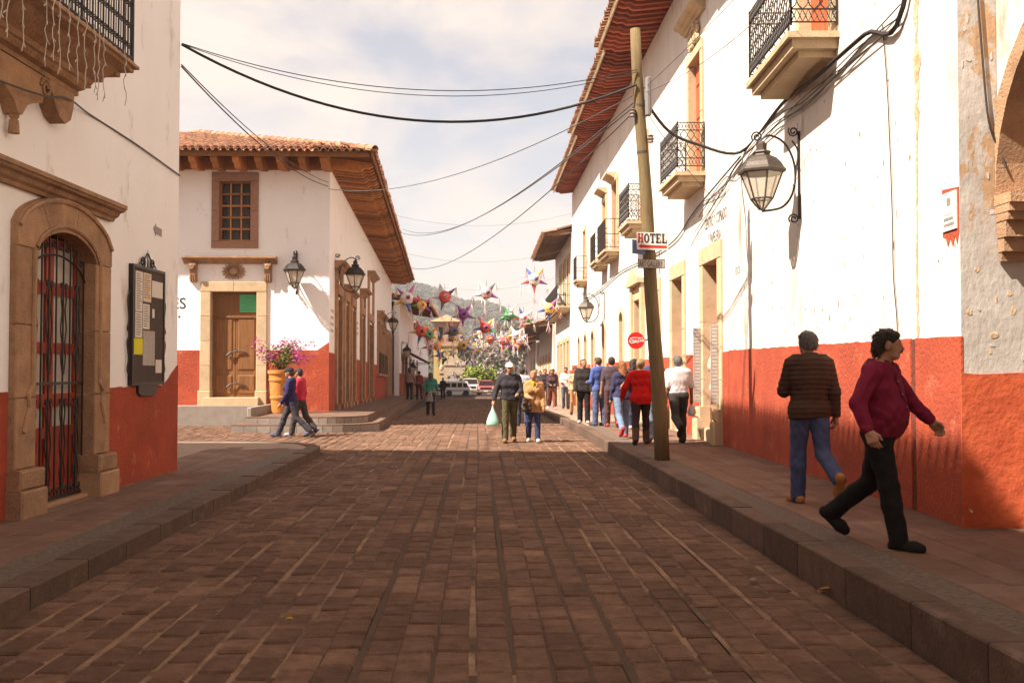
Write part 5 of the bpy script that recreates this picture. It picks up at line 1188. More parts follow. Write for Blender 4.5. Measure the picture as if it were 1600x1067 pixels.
# junction scrap on the cable bundle
jb = MB(); jb.exto(FC, [(2.35, 6.62), (2.6, 6.75), (2.62, 6.6), (2.5, 6.45), (2.35, 6.2), (2.15, 6.15), (2.2, 6.3)], .05, .09); tag(jb.build('plaster_scrap', M['peel']), 'ragged loose scrap of plaster hanging by the cable bundle on right wall', 'scrap')
pb_ = MB().box(FD, 4.9 - 2.3, 5.05 - 2.3, .001, .03, 2.05, 2.4); tag(pb_.build('meter_box', M['ink']), 'small dark box on white wall between the first two right doorways', 'box')
# ================================================================== star pinatas
PC = {'r': (0.46, 0.06, 0.05), 'b': (0.06, 0.10, 0.30), 'g': (0.08, 0.24, 0.10), 'y': (0.56, 0.36, 0.08), 'p': (0.24, 0.06, 0.26), 'm': (0.46, 0.10, 0.26), 'w': (0.56, 0.52, 0.49), 'o': (0.60, 0.20, 0.03), 's': (0.42, 0.42, 0.45), 'k': (0.48, 0.30, 0.30), 'd': (0.10, 0.10, 0.11)}
PM = {k: mat('pinata paper ' + k, v, 0.7, tuple(min(1, c * 1.6 + .04) for c in v), 14, 0.4, 0.8, 30, local=True, piece=.15) for k, v in PC.items()}
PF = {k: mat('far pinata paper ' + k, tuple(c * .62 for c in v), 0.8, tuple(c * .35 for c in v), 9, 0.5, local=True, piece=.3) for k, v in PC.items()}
def star_dirs(rng):
    q = rng.uniform(-.25, .25); ds = [Vector((math.cos(q + 6.2832 * k / 5 + math.pi / 2 + .6), rng.uniform(-.25, .25), math.sin(q + 6.2832 * k / 5 + math.pi / 2 + .6))) for k in range(5)]
    return [d.normalized() for d in ds] + [Vector((.25, -1, .1)).normalized(), Vector((-.2, 1, 0)).normalized()]
def cone_on(m_, c, d, r_, l_, n=9):
    d = d.normalized(); a = d.orthogonal().normalized(); b = d.cross(a); V = []
    for rr, t in ((r_, 0), (r_ * .55, l_ * .45), (r_ * .07, l_)):
        for k in range(n): q = 6.2832 * k / n; V.append(c + d * t + a * (rr * math.cos(q)) + b * (rr * math.sin(q)))
    m_.add(V, [(i * n + k, i * n + (k + 1) % n, (i + 1) * n + (k + 1) % n, (i + 1) * n + k) for i in range(2) for k in range(n)] + [tuple(range(2 * n, 3 * n))])
def tassel_on(m_, c, l_, rng, n=5):
    for k in range(n):
        x, y = rng.uniform(-.03, .03), rng.uniform(-.03, .03); e = c + Vector((x * 3, y * 3, -l_ * rng.uniform(.7, 1.1)))
        w_ = .012; mid = c.lerp(e, .5) + Vector((rng.uniform(-.03, .03), 0, 0))
        m_.tube([c, mid, e], .009, 4)
def ball_on(m_, c, r_, rng):
    prof = [(r_ * math.sin(math.pi * (k + .15) / 8.3) * (1 + .05 * (-1) ** k), -r_ * math.cos(math.pi * (k + .15) / 8.3)) for k in range(9)]; m_.lathe(prof, 12, c)
pin = [  # px, py, span px, body colours, cone colours, label
 (835, 437, 46, 'w', 'brrpyd', 'white star pinata with blue and red points hanging highest on the right'),
 (760, 458, 44, 'k', 'sswpdd', 'pale pink star pinata with grey points high over the street centre'),
 (695, 464, 46, 'r', 'ssdsdw', 'dark red star pinata with grey points high over the left road'),
 (724, 491, 40, 'p', 'pppppd', 'all purple star pinata left of the street centre'),
 (795, 493, 40, 'g', 'ggdgww', 'green and white star pinata right of the street centre'),
 (818, 497, 38, 'w', 'brrgsr', 'small white star pinata with blue left point and red right point'),
 (858, 482, 40, 'y', 'wbbomp', 'yellow and white star pinata against the long iron balcony'),
 (636, 466, 48, 'w', 'pybrmp', 'white star pinata with blue lower point in front of the left eaves'),
 (659, 477, 36, 'y', 'rgwpmr', 'yellow star pinata with red point beside the left eaves'),
 (758, 512, 40, 'r', 'rbwgyb', 'red and white star pinata in the middle row over the street centre'),
 (765, 530, 30, 'r', 'ggwbby', 'small red and green star pinata under the middle row'),
 (658, 518, 40, 'r', 'rybgyd', 'red star pinata in front of the red roofed house'),
 (671, 522, 34, 'g', 'rgryob', 'green star pinata with red points beside the red roofed house'),
 (709, 517, 38, 'd', 'rbyyrb', 'dark star pinata with red right point in front of the tower'),
 (673, 541, 32, 'k', 'dpdbwd', 'pink star pinata with black points against the white house'),
 (684, 541, 32, 'o', 'yrbgoy', 'orange star pinata just left of the tower'),
 (723, 540, 36, 'y', 'wwbbyd', 'yellow and blue star pinata right of the tower'),
 (738, 546, 28, 'w', 'wwyyow', 'small white and orange star pinata over the green bush'),
 (788, 533, 32, 'r', 'wkrpob', 'red and pink star pinata right of centre in the middle row'),
 (806, 524, 34, 'w', 'wyowwk', 'white and yellow star pinata before the right low eaves'),
 (812, 532, 32, 'k', 'kyowsw', 'pale pink star pinata close under the right low eaves'),
 (688, 555, 24, 'b', 'bbpbdb', 'small dark blue star pinata beside the tower window'),
]
rpn = random.Random(17)
for i, (px_, py_, sp, bc_, cc_, lab) in enumerate(pin):
    Y = max(34, min(75, 0.95 * F_PX / sp)); c = atY(px_, py_, Y); t = thing('star_pinata', lab, 'pinata', c, 'star pinatas strung over the street')
    u = sp / F_PX * Y / 2; m_ = MB(); ball_on(m_, c, u * .43, rpn); m_.build('body', PM[bc_], t, smooth=False)
    ds = star_dirs(rpn)
    for d, k in zip(ds, (cc_ + cc_)[:7]):
        m_ = MB(); cone_on(m_, c + d * u * .37, d, u * .155, u * .66); m_.build('point', PM[k], t)
        if d.y > -.6: m_ = MB(); tassel_on(m_, c + d * u * 1.0, u * rpn.uniform(.5, 1.0), rpn); m_.build('tassel', PM[rpn.choice('wwk')], t)
    MB().tube([c + Vector((0, 0, u * .4)), c + Vector((0, 0, u * .4 + .25))], .005, 4).build('string', M['cable'], t)
vari = []
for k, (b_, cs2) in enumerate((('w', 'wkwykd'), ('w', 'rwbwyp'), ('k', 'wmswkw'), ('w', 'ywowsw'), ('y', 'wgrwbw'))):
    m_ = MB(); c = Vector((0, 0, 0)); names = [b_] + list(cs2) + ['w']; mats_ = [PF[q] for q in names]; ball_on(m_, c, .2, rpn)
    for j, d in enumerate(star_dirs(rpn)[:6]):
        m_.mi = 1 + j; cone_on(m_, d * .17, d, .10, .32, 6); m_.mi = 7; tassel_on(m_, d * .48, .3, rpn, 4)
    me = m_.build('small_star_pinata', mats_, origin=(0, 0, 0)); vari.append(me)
vlab = ('small white star pinata in the dense far cluster', 'small white star pinata with red and blue points in the far cluster', 'small pale pink star pinata in the dense far cluster', 'small white star pinata with yellow points in the far cluster', 'small yellow star pinata in the dense far cluster')
for i in range(86):
    k = rpn.choice((0, 0, 0, 1, 1, 2, 2, 3, 4)); src = vari[k]
    row = i % 10; Y = 62 + row * 6.5 + rpn.uniform(-1, 1); f = rpn.random() * .9 + rpn.uniform(0, .1)
    py_ = 530 + row * 7.0 + rpn.gauss(0, 13); px_ = 700 + f * 130
    if py_ > 612: py_ = rpn.uniform(560, 600)
    if 722 < px_ < 776 and py_ > 578: px_ = rpn.choice((rpn.uniform(690, 722), rpn.uniform(778, 830)))
    p = atY(px_, py_, Y)
    o = src if 'label' not in src else src.copy()
    if o is not src: C.objects.link(o)
    o.location = p; o.rotation_euler = (rpn.uniform(-.3, .3), rpn.uniform(-.3, .3), rpn.uniform(0, 6.28)); s_ = rpn.uniform(.6, .95); o.scale = (s_, s_, s_)
    tag(o, vlab[k], 'pinata', 'small far star pinatas')
for v in vari:
    if 'label' not in v: bpy.data.objects.remove(v)
# carrying lines
for k, (Y, z_) in enumerate(((36, 6.6), (41, 5.8), (48, 5.2), (56, 4.8), (66, 4.4), (78, 4.0))):
    zz = z_ + 1.2; wire(sag((-5.0, Y, zz), (4.5, Y + 1, zz), .9, 14), .004, '%s line carrying pinatas across the street' % ('nearest', 'second', 'third', 'fourth', 'fifth', 'farthest')[k], 'thincable', 4)
# ================================================================== vehicles at the street end
def vehicle(name, label, cx, Y, W, H_, Lh, col, body, roofx, cat, dark=(0.03, 0.03, 0.035)):
    """broadside body outline in X-Z extruded along Y"""
    z0 = zroad(Y); t = thing(name, label, cat, (cx, Y, z0)); fr = Frame((cx, Y, z0), (1, 0, 0), (0, -1, 0))
    paint = mat(name + ' paint', col, 0.35, coat=.3); dk = mat(name + ' glass', dark, 0.15)
    MB().exto(fr, [(a * W, b * H_) for a, b in body], -Lh, 0).build('body', paint, t); return t, fr, paint, dk
v1, fr, pt_, dk = vehicle('white_van', 'white minibus parked broadside at the street end with row of windows', -2.2, 98, 2.75, 1.45, 1.7, (0.72, 0.69, 0.63),
    [(-.5, .16), (-.5, .60), (-.46, .92), (-.42, 1), (.30, 1), (.36, .95), (.44, .58), (.5, .50), (.5, .16)], None, 'van')
for a, b in ((-.44, -.26), (-.22, -.04), (0.0, .16), (.20, .36)): MB().exto(fr, [(a * 2.75, .86), (b * 2.75, .86), ((b - .03 * (a > .15)) * 2.75, 1.28), (a * 2.75, 1.28)], 0.001, .02).build('window', dk, v1)
MB().box(fr, -1.36, 1.36, .001, .012, .48, .60).build('stripe', mat('blue stripe', (0.25, 0.33, 0.42), 0.4), v1)
for a in (-.3, .3): MB().exto(fr, [(a * 2.75 + .3 * math.cos(k * .524), .28 + .3 * math.sin(k * .524)) for k in range(12)], -.15, .03).build('wheel', M['ink'], v1)
def front_vehicle(name, label, cx, Y, W, H_, col, cat):
    z0 = zroad(Y); t = thing(name, label, cat, (cx, Y, z0)); fr = Frame((cx, Y, z0), (1, 0, 0), (0, -1, 0)); paint = mat(name + ' paint', col, 0.4, coat=.3); dk = mat(name + ' dark', (0.035, 0.03, 0.03), 0.2)
    MB().exto(fr, [(-.5 * W, .22), (-.5 * W, .62 * H_), (-.44 * W, .64 * H_), (-.37 * W, .96 * H_), (-.3 * W, H_), (.3 * W, H_), (.37 * W, .96 * H_), (.44 * W, .64 * H_), (.5 * W, .62 * H_), (.5 * W, .22)], -3.6, -1.0).build('cabin', paint, t)
    MB().box(fr, -.49 * W, .49 * W, -1.0, 0, .25, .60 * H_, .06).build('bonnet', paint, t)
    MB().exto(fr, [(-.40 * W, .66 * H_), (-.34 * W, .94 * H_), (.34 * W, .94 * H_), (.40 * W, .66 * H_)], -.999, -.97).build('windscreen', dk, t)
    MB().box(fr, -.3 * W, .3 * W, 0.001, .02, .40 * H_, .54 * H_).build('grille', dk, t)
    for sg in (-1, 1):
        MB().exto(fr, [(sg * .40 * W + .09 * math.cos(k * .785), .47 * H_ + .09 * math.sin(k * .785)) for k in range(8)], 0.001, .03).build('headlight', mat('headlight', (0.7, 0.66, 0.6), 0.2), t)
        MB().box(fr, sg * .40 * W - .11, sg * .40 * W + .11, -.9, -.3, 0, .5).build('wheel', M['ink'], t)
    MB().box(fr, -.5 * W, .5 * W, 0.001, .09, .24 * H_, .34 * H_).build('bumper', mat('chrome bumper', (0.5, 0.47, 0.43), 0.25, metal=.6), t)
    MB().box(fr, -.12 * W, .12 * W, .091, .1, .25 * H_, .33 * H_).build('number_plate', M['paper'], t); return t
front_vehicle('pickup_truck', 'faded red pickup truck facing the camera at the street end', .6, 102, 1.8, 1.55, (0.42, 0.11, 0.10), 'truck')
front_vehicle('car', 'dark red car beside the faded red pickup', 2.3, 99, 1.75, 1.5, (0.36, 0.07, 0.06), 'car')
front_vehicle('car', 'white car between the minibus and the red pickup', -1.0, 104, 1.9, 1.75, (0.62, 0.58, 0.5), 'car')
front_vehicle('car', 'white car half hidden behind the woman in green', -4.1, 97, 1.6, 1.2, (0.65, 0.62, 0.56), 'car')
# market goods and awning on the far left walk
aw = thing('awning', 'dark brown cloth awning on the left wall beyond the corner house', 'awning', (-5.0, 69, 2))
fr = Frame((-5.2, 67, -.55), (0, 1, -.013), (1, 0, 0)); MB().ext(fr, [(0, 3.6), (1.6, 2.75), (1.6, 2.6), (0, 3.4)], 0, 5).build('cloth', mat('brown awning cloth', (0.075, 0.035, 0.022), 0.9, (0.13, 0.06, 0.035), 2, 0.5), aw)
for a in (.1, 4.9): MB().tube([fr.p(a, 0, 2.6), fr.p(a, 1.55, 2.62)], .02, 5).build('strut', M['iron'], aw)
for k in range(9):
    p = fr.p(.4 + (k % 5) * 1.0, .5 + .35 * (k // 5), 2.2 - .45 * (k // 5)); m_ = MB(); m_.lathe([(.24, 0), (.23, .02), (.12, .03), (.12, .13), (.02, .15)], 12, p)
    tag(m_.build('straw_hat', mat('pale straw %d' % k, (0.62 - .03 * k, 0.55 - .03 * k, 0.46 - .03 * k), 0.9)), 'pale hat hanging among goods under the brown awning', 'hat', 'hats hanging under the brown awning')
# ================================================================== people: smooth-blended bodies polygonised with surface nets
def nets(f, org, vox):
    ins = f < 0; nx, ny, nz_ = f.shape
    c = lambda a, dx, dy, dz_: a[dx:nx - 1 + dx, dy:ny - 1 + dy, dz_:nz_ - 1 + dz_]
    cnt = np.zeros((nx - 1, ny - 1, nz_ - 1), np.float32); acc = np.zeros((nx - 1, ny - 1, nz_ - 1, 3), np.float32)
    for ax in range(3):
        for u in (0, 1):
            for v in (0, 1):
                o0 = [0, 0, 0]; oth = [i for i in range(3) if i != ax]; o0[oth[0]] = u; o0[oth[1]] = v; o1 = list(o0); o1[ax] = 1
                a, b = c(f, *o0), c(f, *o1); mk = (a < 0) != (b < 0)
                t = np.where(mk, a / np.where(mk, a - b, 1), 0)
                cnt += mk
                for k in range(3):
                    acc[..., k] += np.where(mk, t if k == ax else o0[k], 0)
    act = cnt > 0; idx = -np.ones(act.shape, np.int64); idx[act] = np.arange(act.sum())
    g = np.argwhere(act); V = (g + acc[act] / cnt[act][:, None]) * vox + np.array(org)
    quads = []
    for ax in range(3):
        sl0 = [slice(None)] * 3; sl1 = [slice(None)] * 3; sl0[ax] = slice(0, -1); sl1[ax] = slice(1, None)
        a, b = ins[tuple(sl0)], ins[tuple(sl1)]; e = np.argwhere(a != b); up = a[tuple(e.T)]
        o_ = [i for i in range(3) if i != ax]; ok = (e[:, o_[0]] > 0) & (e[:, o_[1]] > 0) & (e[:, o_[0]] < f.shape[o_[0]] - 1) & (e[:, o_[1]] < f.shape[o_[1]] - 1)
        e = e[ok]; up = up[ok]; q = []
        for du, dv in ((-1, -1), (0, -1), (0, 0), (-1, 0)):
            w_ = e.copy(); w_[:, o_[0]] += du; w_[:, o_[1]] += dv; q.append(idx[w_[:, 0], w_[:, 1], w_[:, 2]])
        q = np.stack(q, 1); fl = ~up if ax != 1 else up
        q[fl] = q[fl][:, ::-1]; quads.append(q)
    return V, np.concatenate(quads)
def shape(prims, vox, k=.03, grow=0.0, clip=None, disp=None, sub=None):
    lo = np.full(3, 9e9); hi = -lo
    for p in prims:
        pts = np.array([p[1], p[2]]) if p[0] == 'c' else np.array([p[1], p[1]]); r_ = max(p[3], p[4]) if p[0] == 'c' else max(p[2])
        lo = np.minimum(lo, pts.min(0) - r_); hi = np.maximum(hi, pts.max(0) + r_)
    pad = grow + 3 * vox + .02; lo -= pad; hi += pad; n = np.ceil((hi - lo) / vox).astype(int) + 1
    ax = [lo[i] + vox * np.arange(n[i]) for i in range(3)]; f = np.full(n, 1.0, np.float32)
    for p in prims:
        pts = np.array([p[1], p[2]]) if p[0] == 'c' else np.array([p[1], p[1]]); r_ = (max(p[3], p[4]) if p[0] == 'c' else max(p[2])) + k + grow + 3 * vox
        i0 = np.maximum(0, ((pts.min(0) - r_ - lo) / vox).astype(int)); i1 = np.minimum(n, ((pts.max(0) + r_ - lo) / vox).astype(int) + 2)
        sl = tuple(slice(a, b) for a, b in zip(i0, i1)); X, Y, Z = np.meshgrid(*[ax[i][sl[i]] for i in range(3)], indexing='ij', sparse=True)
        if p[0] == 'c':
            a, b, ra, rb = np.array(p[1]), np.array(p[2]), p[3], p[4]; d = b - a; L2 = max(d @ d, 1e-9)
            t = np.clip(((X - a[0]) * d[0] + (Y - a[1]) * d[1] + (Z - a[2]) * d[2]) / L2, 0, 1)
            g = np.sqrt((X - a[0] - t * d[0]) ** 2 + (Y - a[1] - t * d[1]) ** 2 + (Z - a[2] - t * d[2]) ** 2) - (ra + (rb - ra) * t)
        else:
            cc_, rr = p[1], p[2]; q = np.sqrt(((X - cc_[0]) / rr[0]) ** 2 + ((Y - cc_[1]) / rr[1]) ** 2 + ((Z - cc_[2]) / rr[2]) ** 2); g = (q - 1) * min(rr)
        kk = p[-1] or k; o = f[sl]; h = np.clip(.5 + .5 * (o - g) / kk, 0, 1); f[sl] = o * (1 - h) + g * h - kk * h * (1 - h)
    f -= grow; X, Y, Z = np.meshgrid(*ax, indexing='ij', sparse=True)
    if disp: f = f + disp(X, Y, Z)
    if clip: f = np.maximum(f, clip(X, Y, Z))
    f = f.astype(np.float32); f[0] = f[-1] = 1; f[:, 0] = f[:, -1] = 1; f[:, :, 0] = f[:, :, -1] = 1
    return nets(f, lo, vox)
def put(name, VF, mt, parent, yaw, s_):
    V, Q = VF
    if len(V) == 0: return None
    ca, sa = math.cos(yaw), math.sin(yaw); W_ = np.empty_like(V); V = V * s_
    W_[:, 0] = V[:, 0] * ca - V[:, 1] * sa; W_[:, 1] = V[:, 0] * sa + V[:, 1] * ca; W_[:, 2] = V[:, 2]
    me = bpy.data.meshes.new(name); me.from_pydata(W_.tolist(), [], Q.tolist()); me.materials.append(mt)
    me.polygons.foreach_set('use_smooth', [True] * len(me.polygons)); me.update()
    o = bpy.data.objects.new(name, me); C.objects.link(o); o.parent = parent; return o
CL_ = {}; LAST = {}
def cloth(c, v=.25, b=.35):
    k = tuple(c)
    if k not in CL_: CL_[k] = mat('cloth %.2f %.2f %.2f' % k, c, 0.85, tuple(x * (1 - v) for x in c), 9, 0.5, b, 60, spec=.2)
    return CL_[k]
SKIN = mat('tan skin', (0.36, 0.185, 0.11), 0.6, (0.31, 0.15, 0.09), 9, 0.5); HAIRS = {'black': mat('black hair', (0.018, 0.012, 0.010), 0.55, (0.035, 0.024, 0.018), 40, .5, .8, 60, stretch=(1, 1, .2)), 'grey': mat('grey hair', (0.17, 0.15, 0.14), 0.6, (0.06, 0.05, 0.045), 40, .5, .8, 60, stretch=(1, 1, .2)),
  'brown': mat('brown hair', (0.06, 0.03, 0.016), 0.55, (0.10, 0.05, 0.026), 40, .5, .8, 60), 'auburn': mat('auburn hair', (0.30, 0.11, 0.03), 0.55, (0.17, 0.055, 0.018), 40, .5, .8, 60), 'blond': mat('dyed blond hair', (0.34, 0.22, 0.11), 0.6, (0.20, 0.12, 0.06), 40, .5, .8, 60)}
def V3(*a): return np.array(a, float)
def person(label, pos, yaw_deg, h=1.7, legs=((12, 8), (-14, 18)), arms=((12, 8, 20), (-12, 8, 15)), top=(.3, .3, .3), bottom=(.05, .05, .06), shoe=(.03, .025, .02), hair='short', hc='black',
           sleeve=1.0, belly=.0, female=False, head_yaw=0, head_pitch=0, vox=.016, hem=.90, loose=.010, quilt=False, coat=0.0, skirt=None, hat=None, hands=False, lean=2, bag=None, wide=1.0, tuck=False, foot=(None, None), mustache=False, boots=False, extra=None, flare=0.0, backpack=None):
    s_ = h / 1.72; t = thing('person', label, 'person', pos); yaw = R(yaw_deg); rad_ = math.radians
    hipz = .93; sh = .168 * (.92 if female else 1.0) * wide; hw = .088 * (1.05 if female else 1.0)
    J = {}; prim = {'torso': [], 'arm': [], 'fore': [], 'leg': [], 'shoe': [], 'head': [], 'hand': [], 'neck': []}
    ln = math.tan(rad_(lean)); tz = lambda x, y, z: V3(x, y + (z - hipz) * ln, z)
    low = 9
    for i, sd in enumerate((-1, 1)):          # 0 = left (-x), 1 = right
        th, kn = legs[i][:2]; ab = legs[i][2] if len(legs[i]) > 2 else 1.5
        hip = V3(sd * hw, 0, hipz); a = rad_(th); d = V3(sd * math.sin(rad_(ab)), math.sin(a), -math.cos(a)); knee = hip + d * .43
        a2 = rad_(th - kn); d2 = V3(sd * .01, math.sin(a2), -math.cos(a2)); ank = knee + d2 * .42
        fp = foot[i]; fa = rad_(fp if fp is not None else (0 if abs(th - kn) < 22 else (th - kn) * .9))
        fd = V3(sd * .12, math.cos(fa), math.sin(fa)); fd /= np.linalg.norm(fd); dn = V3(0, math.sin(fa), -math.cos(fa)); heel = ank + dn * .035 - fd * .045; ball = ank + dn * .045 + fd * .12; toe = ank + dn * .048 + fd * .165
        J['leg%d' % i] = (hip, knee, ank, heel, ball, toe); low = min(low, heel[2] - .027, toe[2] - .022)
        fl = 1.18 if female else 1.0
        prim['leg'] += [('c', hip + V3(0, -.005, .02), knee, .092 * fl * wide ** .5, .058, 0), ('c', knee, knee + d2 * .14 + V3(0, -.015, 0), .057, .056, 0), ('c', knee + d2 * .12 + V3(0, -.012, 0), ank, .055, .038, 0)]
        prim['shoe'] += [('c', heel, ball, .036, .044, 0), ('c', ball, toe, .044, .034, 0), ('c', ank, heel, .040, .036, 0)]
    W1 = wide
    prim['torso'] += [('c', tz(-.075 * W1, 0, .945), tz(.075 * W1, 0, .945), .108 * (1.1 if female else 1), .108 * (1.1 if female else 1), 0), ('c', tz(-.055 * W1, .005, 1.09), tz(.055 * W1, .005, 1.09), .105, .105, 0),
                      ('c', tz(-.08 * W1, .005, 1.26), tz(.08 * W1, .005, 1.26), .112, .112, 0), ('c', tz(-sh + .045, -.015, 1.40), tz(sh - .045, -.015, 1.40), .072, .072, 0), ('c', tz(-.06, -.02, 1.41), tz(.06, -.02, 1.41), .09, .09, 0), ('c', tz(-.05, -.015, 1.44), tz(.05, -.015, 1.44), .055, .055, 0)]
    if belly: prim['torso'] += [('e', tz(0, .05 + belly * .4, 1.07), (.15 * W1 + belly * .35, .10 + belly * .7, .17), 0)]
    if female: prim['torso'] += [('e', tz(sx * .075, .085, 1.25), (.07, .065, .07), 0) for sx in (-1, 1)]
    else: prim['torso'] += [('e', tz(0, -.07, 1.30), (.13 * W1, .06, .16), 0)]
    neck = tz(0, -.005, 1.44); hcn = tz(0, .025, 1.605); prim['neck'] += [('c', neck, hcn + V3(0, -.02, -.04), .054, .05, 0)]
    for i, sd in enumerate((-1, 1)):
        p_, ab, el = arms[i][:3]; inn = arms[i][3] if len(arms[i]) > 3 else 0
        S_ = tz(sd * sh, -.015, 1.395); a = rad_(p_); d = V3(sd * math.sin(rad_(ab)), math.sin(a) * math.cos(rad_(ab)), -math.cos(a) * math.cos(rad_(ab))); E = S_ + d * .285
        a2 = rad_(p_ + el); d2 = V3(sd * math.sin(rad_(ab * .5 - inn)), math.sin(a2), -math.cos(a2)); d2 /= np.linalg.norm(d2); W_ = E + d2 * .245
        J['arm%d' % i] = (S_, E, W_, d2)
        prim['arm'] += [('c', S_, E, .058 * W1 ** .5, .044, 0)]; prim['fore'] += [('c', E, W_, .043, .029, 0)]
        if not hands: prim['hand'] += [('c', W_, W_ + d2 * .06, .026, .036, 0), ('c', W_ + d2 * .06, W_ + d2 * .15 + V3(-sd * .015, .01, 0), .034, .018, 0), ('c', W_ + d2 * .03, W_ + d2 * .09 + V3(-sd * .01, .045, 0), .015, .011, 0)]
    hy, hp = rad_(head_yaw), rad_(head_pitch)
    def HL(x, y, z):
        y, z = y * math.cos(hp) - z * math.sin(hp), y * math.sin(hp) + z * math.cos(hp); return hcn + V3(x * math.cos(hy) - y * math.sin(hy), x * math.sin(hy) + y * math.cos(hy), z)
    prim['head'] += [('c', HL(0, -.02, .035), HL(0, .01, .035), .076, .076, 0), ('c', HL(0, .035, -.06), HL(0, .03, .01), .05, .062, 0), ('c', HL(-.025, .055, -.075), HL(.025, .055, -.075), .028, .028, 0), ('c', HL(-.03, .068, .028), HL(.03, .068, .028), .022, .022, 0),
                     ('c', HL(0, .088, .012), HL(0, .106, -.022), .011, .017, 0), ('c', HL(-.03, .062, -.03), HL(.03, .062, -.03), .027, .027, 0)]
    prim['head'] += [('e', HL(sx * .077, -.005, -.005), (.014, .022, .032), 0) for sx in (-1, 1)]
    dz_ = -low; sh3 = V3(0, 0, dz_)
    def mv(ps): return [(p[0], p[1] + sh3, p[2] + sh3, p[3], p[4], 0) if p[0] == 'c' else (p[0], p[1] + sh3, p[2], 0) for p in ps]
    for k in prim: prim[k] = mv(prim[k])
    q = lambda z: z + dz_
    wr = lambda A: (lambda X, Y, Z: A * (np.sin(34 * X + 6 * np.sin(9 * Z + 3 * X)) * np.sin(13 * Z + 17 * Y + 4 * np.sin(19 * X)) + .5 * np.sin(25 * Z + 33 * X - 29 * Y + 3 * np.sin(15 * X + 11 * Z))))
    bare = prim['torso'] + prim['neck'] + prim['head'] + prim['arm'] + prim['fore'] + prim['hand'] + prim['leg'] + ([] if vox > .012 else prim['shoe'])
    put('body', shape(bare, vox, .022), SKIN, t, yaw, s_)
    # garments
    tp = list(prim['torso']); sleeves = []
    for i in (0, 1):
        S_, E, W_, d2 = [x + sh3 if k < 3 else x for k, x in enumerate(J['arm%d' % i])]
        if sleeve > 0: sleeves += [('c', S_, S_ + (E - S_) * min(1, sleeve * 2), .059 * W1 ** .5, .047, .022)]
        if sleeve > .5: sleeves += [('c', E, E + (W_ - E) * (sleeve - .5) * 2, .047, .036, .022)]
    hemz = q(hem - (0 if not tuck else 0)); nz_ = q(1.485)
    if coat: tp += [('c', V3(sx * (.07 + flare), .0, q(.93)), V3(sx * (.075 + flare), .0, q(hem) - .03), .105, .105 + flare * .3, 0) for sx in (-1, 1)]
    elif hem < .88: tp += [('c', V3(sx * .075, .0, q(.93)), V3(sx * .08, .0, q(hem) - .02), .105, .108, 0) for sx in (-1, 1)]
    disp = wr(.0055 if vox < .012 else .003) if not quilt else (lambda X, Y, Z: .006 * np.abs(np.sin((Z + .05 * np.abs(X)) * math.pi / .048)) - .004)
    LAST['shirt'] = shape(tp + sleeves, vox, .055, loose, lambda X, Y, Z: np.maximum(hemz + .012 * np.sin(9 * X) - Z, Z - nz_ - .012 - 0 * X - .25 * np.minimum(0, -Y)), disp)
    put('jacket' if quilt or coat else 'shirt', LAST['shirt'], cloth(top), t, yaw, s_)
    if loose >= .012 and not female and not coat: put('collar', shape([('c', V3(-.03, -.025, q(1.475)), V3(.03, -.025, q(1.475)), .062, .062, 0)], vox, .02, 0, lambda X, Y, Z: np.maximum(np.abs(Z - q(1.475) + .25 * Y) - .022, Y - .055)), cloth(tuple(c * .8 for c in top)), t, yaw, s_)
    lg = prim['leg'] + [('c', V3(-.07 * W1, -.008, q(.95)), V3(.07 * W1, -.008, q(.95)), .106, .106, 0)]
    if belly and not tuck: pass
    for i in (0, 1):
        a_ = J['leg%d' % i]; lg += [('c', a_[1] + sh3, a_[2] + sh3 + (a_[2] - a_[1]) * .01, .060, .056, 0)]
    if skirt is None or skirt[0] > .45:
        put('trousers', shape(lg, vox, .02, .010 if female else .016, lambda X, Y, Z: np.maximum(Z - q(1.035 if tuck else .935), -9), wr(.004)), cloth(bottom), t, yaw, s_)
    if skirt is not None:
        zb, col = skirt; put('skirt', shape([('c', V3(0, 0, q(1.0)), V3(0, 0, q(zb)), .12, .20, 0), ('c', V3(-.06, 0, q(.95)), V3(-.07, 0, q(zb)), .11, .14, 0), ('c', V3(.06, 0, q(.95)), V3(.07, 0, q(zb)), .11, .14, 0)], vox, .03, 0, lambda X, Y, Z: np.maximum(q(zb) - Z, Z - q(1.02)), lambda X, Y, Z: .008 * np.sin(np.arctan2(Y, X) * 9)), col if not isinstance(col, tuple) else cloth(col), t, yaw, s_)
    if vox <= .02 or True:
        sp = prim['shoe']
        if boots:
            for i in (0, 1):
                a_ = J['leg%d' % i]; sp = sp + [('c', a_[2] + sh3, a_[2] + sh3 + (a_[1] - a_[2]) * .45, .062, .066, 0)]
        half = len(prim['shoe']) // 2
        for i in (0, 1): put('boot' if boots else 'shoe', shape(sp[i * half:(i + 1) * half] + sp[2 * half + i:2 * half + i + 1], vox, .02, .008, lambda X, Y, Z: .003 - Z + 0 * X + 0 * Y), cloth(shoe, b=.1), t, yaw, s_)
    # hair
    if hair != 'none':
        hp_ = [('c', HL(0, -.025, .038) + sh3, HL(0, .005, .045) + sh3, .086, .083, 0), ('e', HL(0, -.055, .0) + sh3, (.082, .055, .085), 0)]
        curly = hair in ('curly', 'thick')
        if hair == 'thick': hp_ += [('e', HL(0, .045, .085) + sh3, (.06, .035, .03), 0), ('e', HL(0, -.07, -.04) + sh3, (.07, .04, .06), 0), ('e', HL(.0, -.015, .075) + sh3, (.080, .085, .062), 0)]
        if hair == 'bun': hp_ += [('e', HL(0, -.115, .02) + sh3, (.045, .04, .045), 0)]
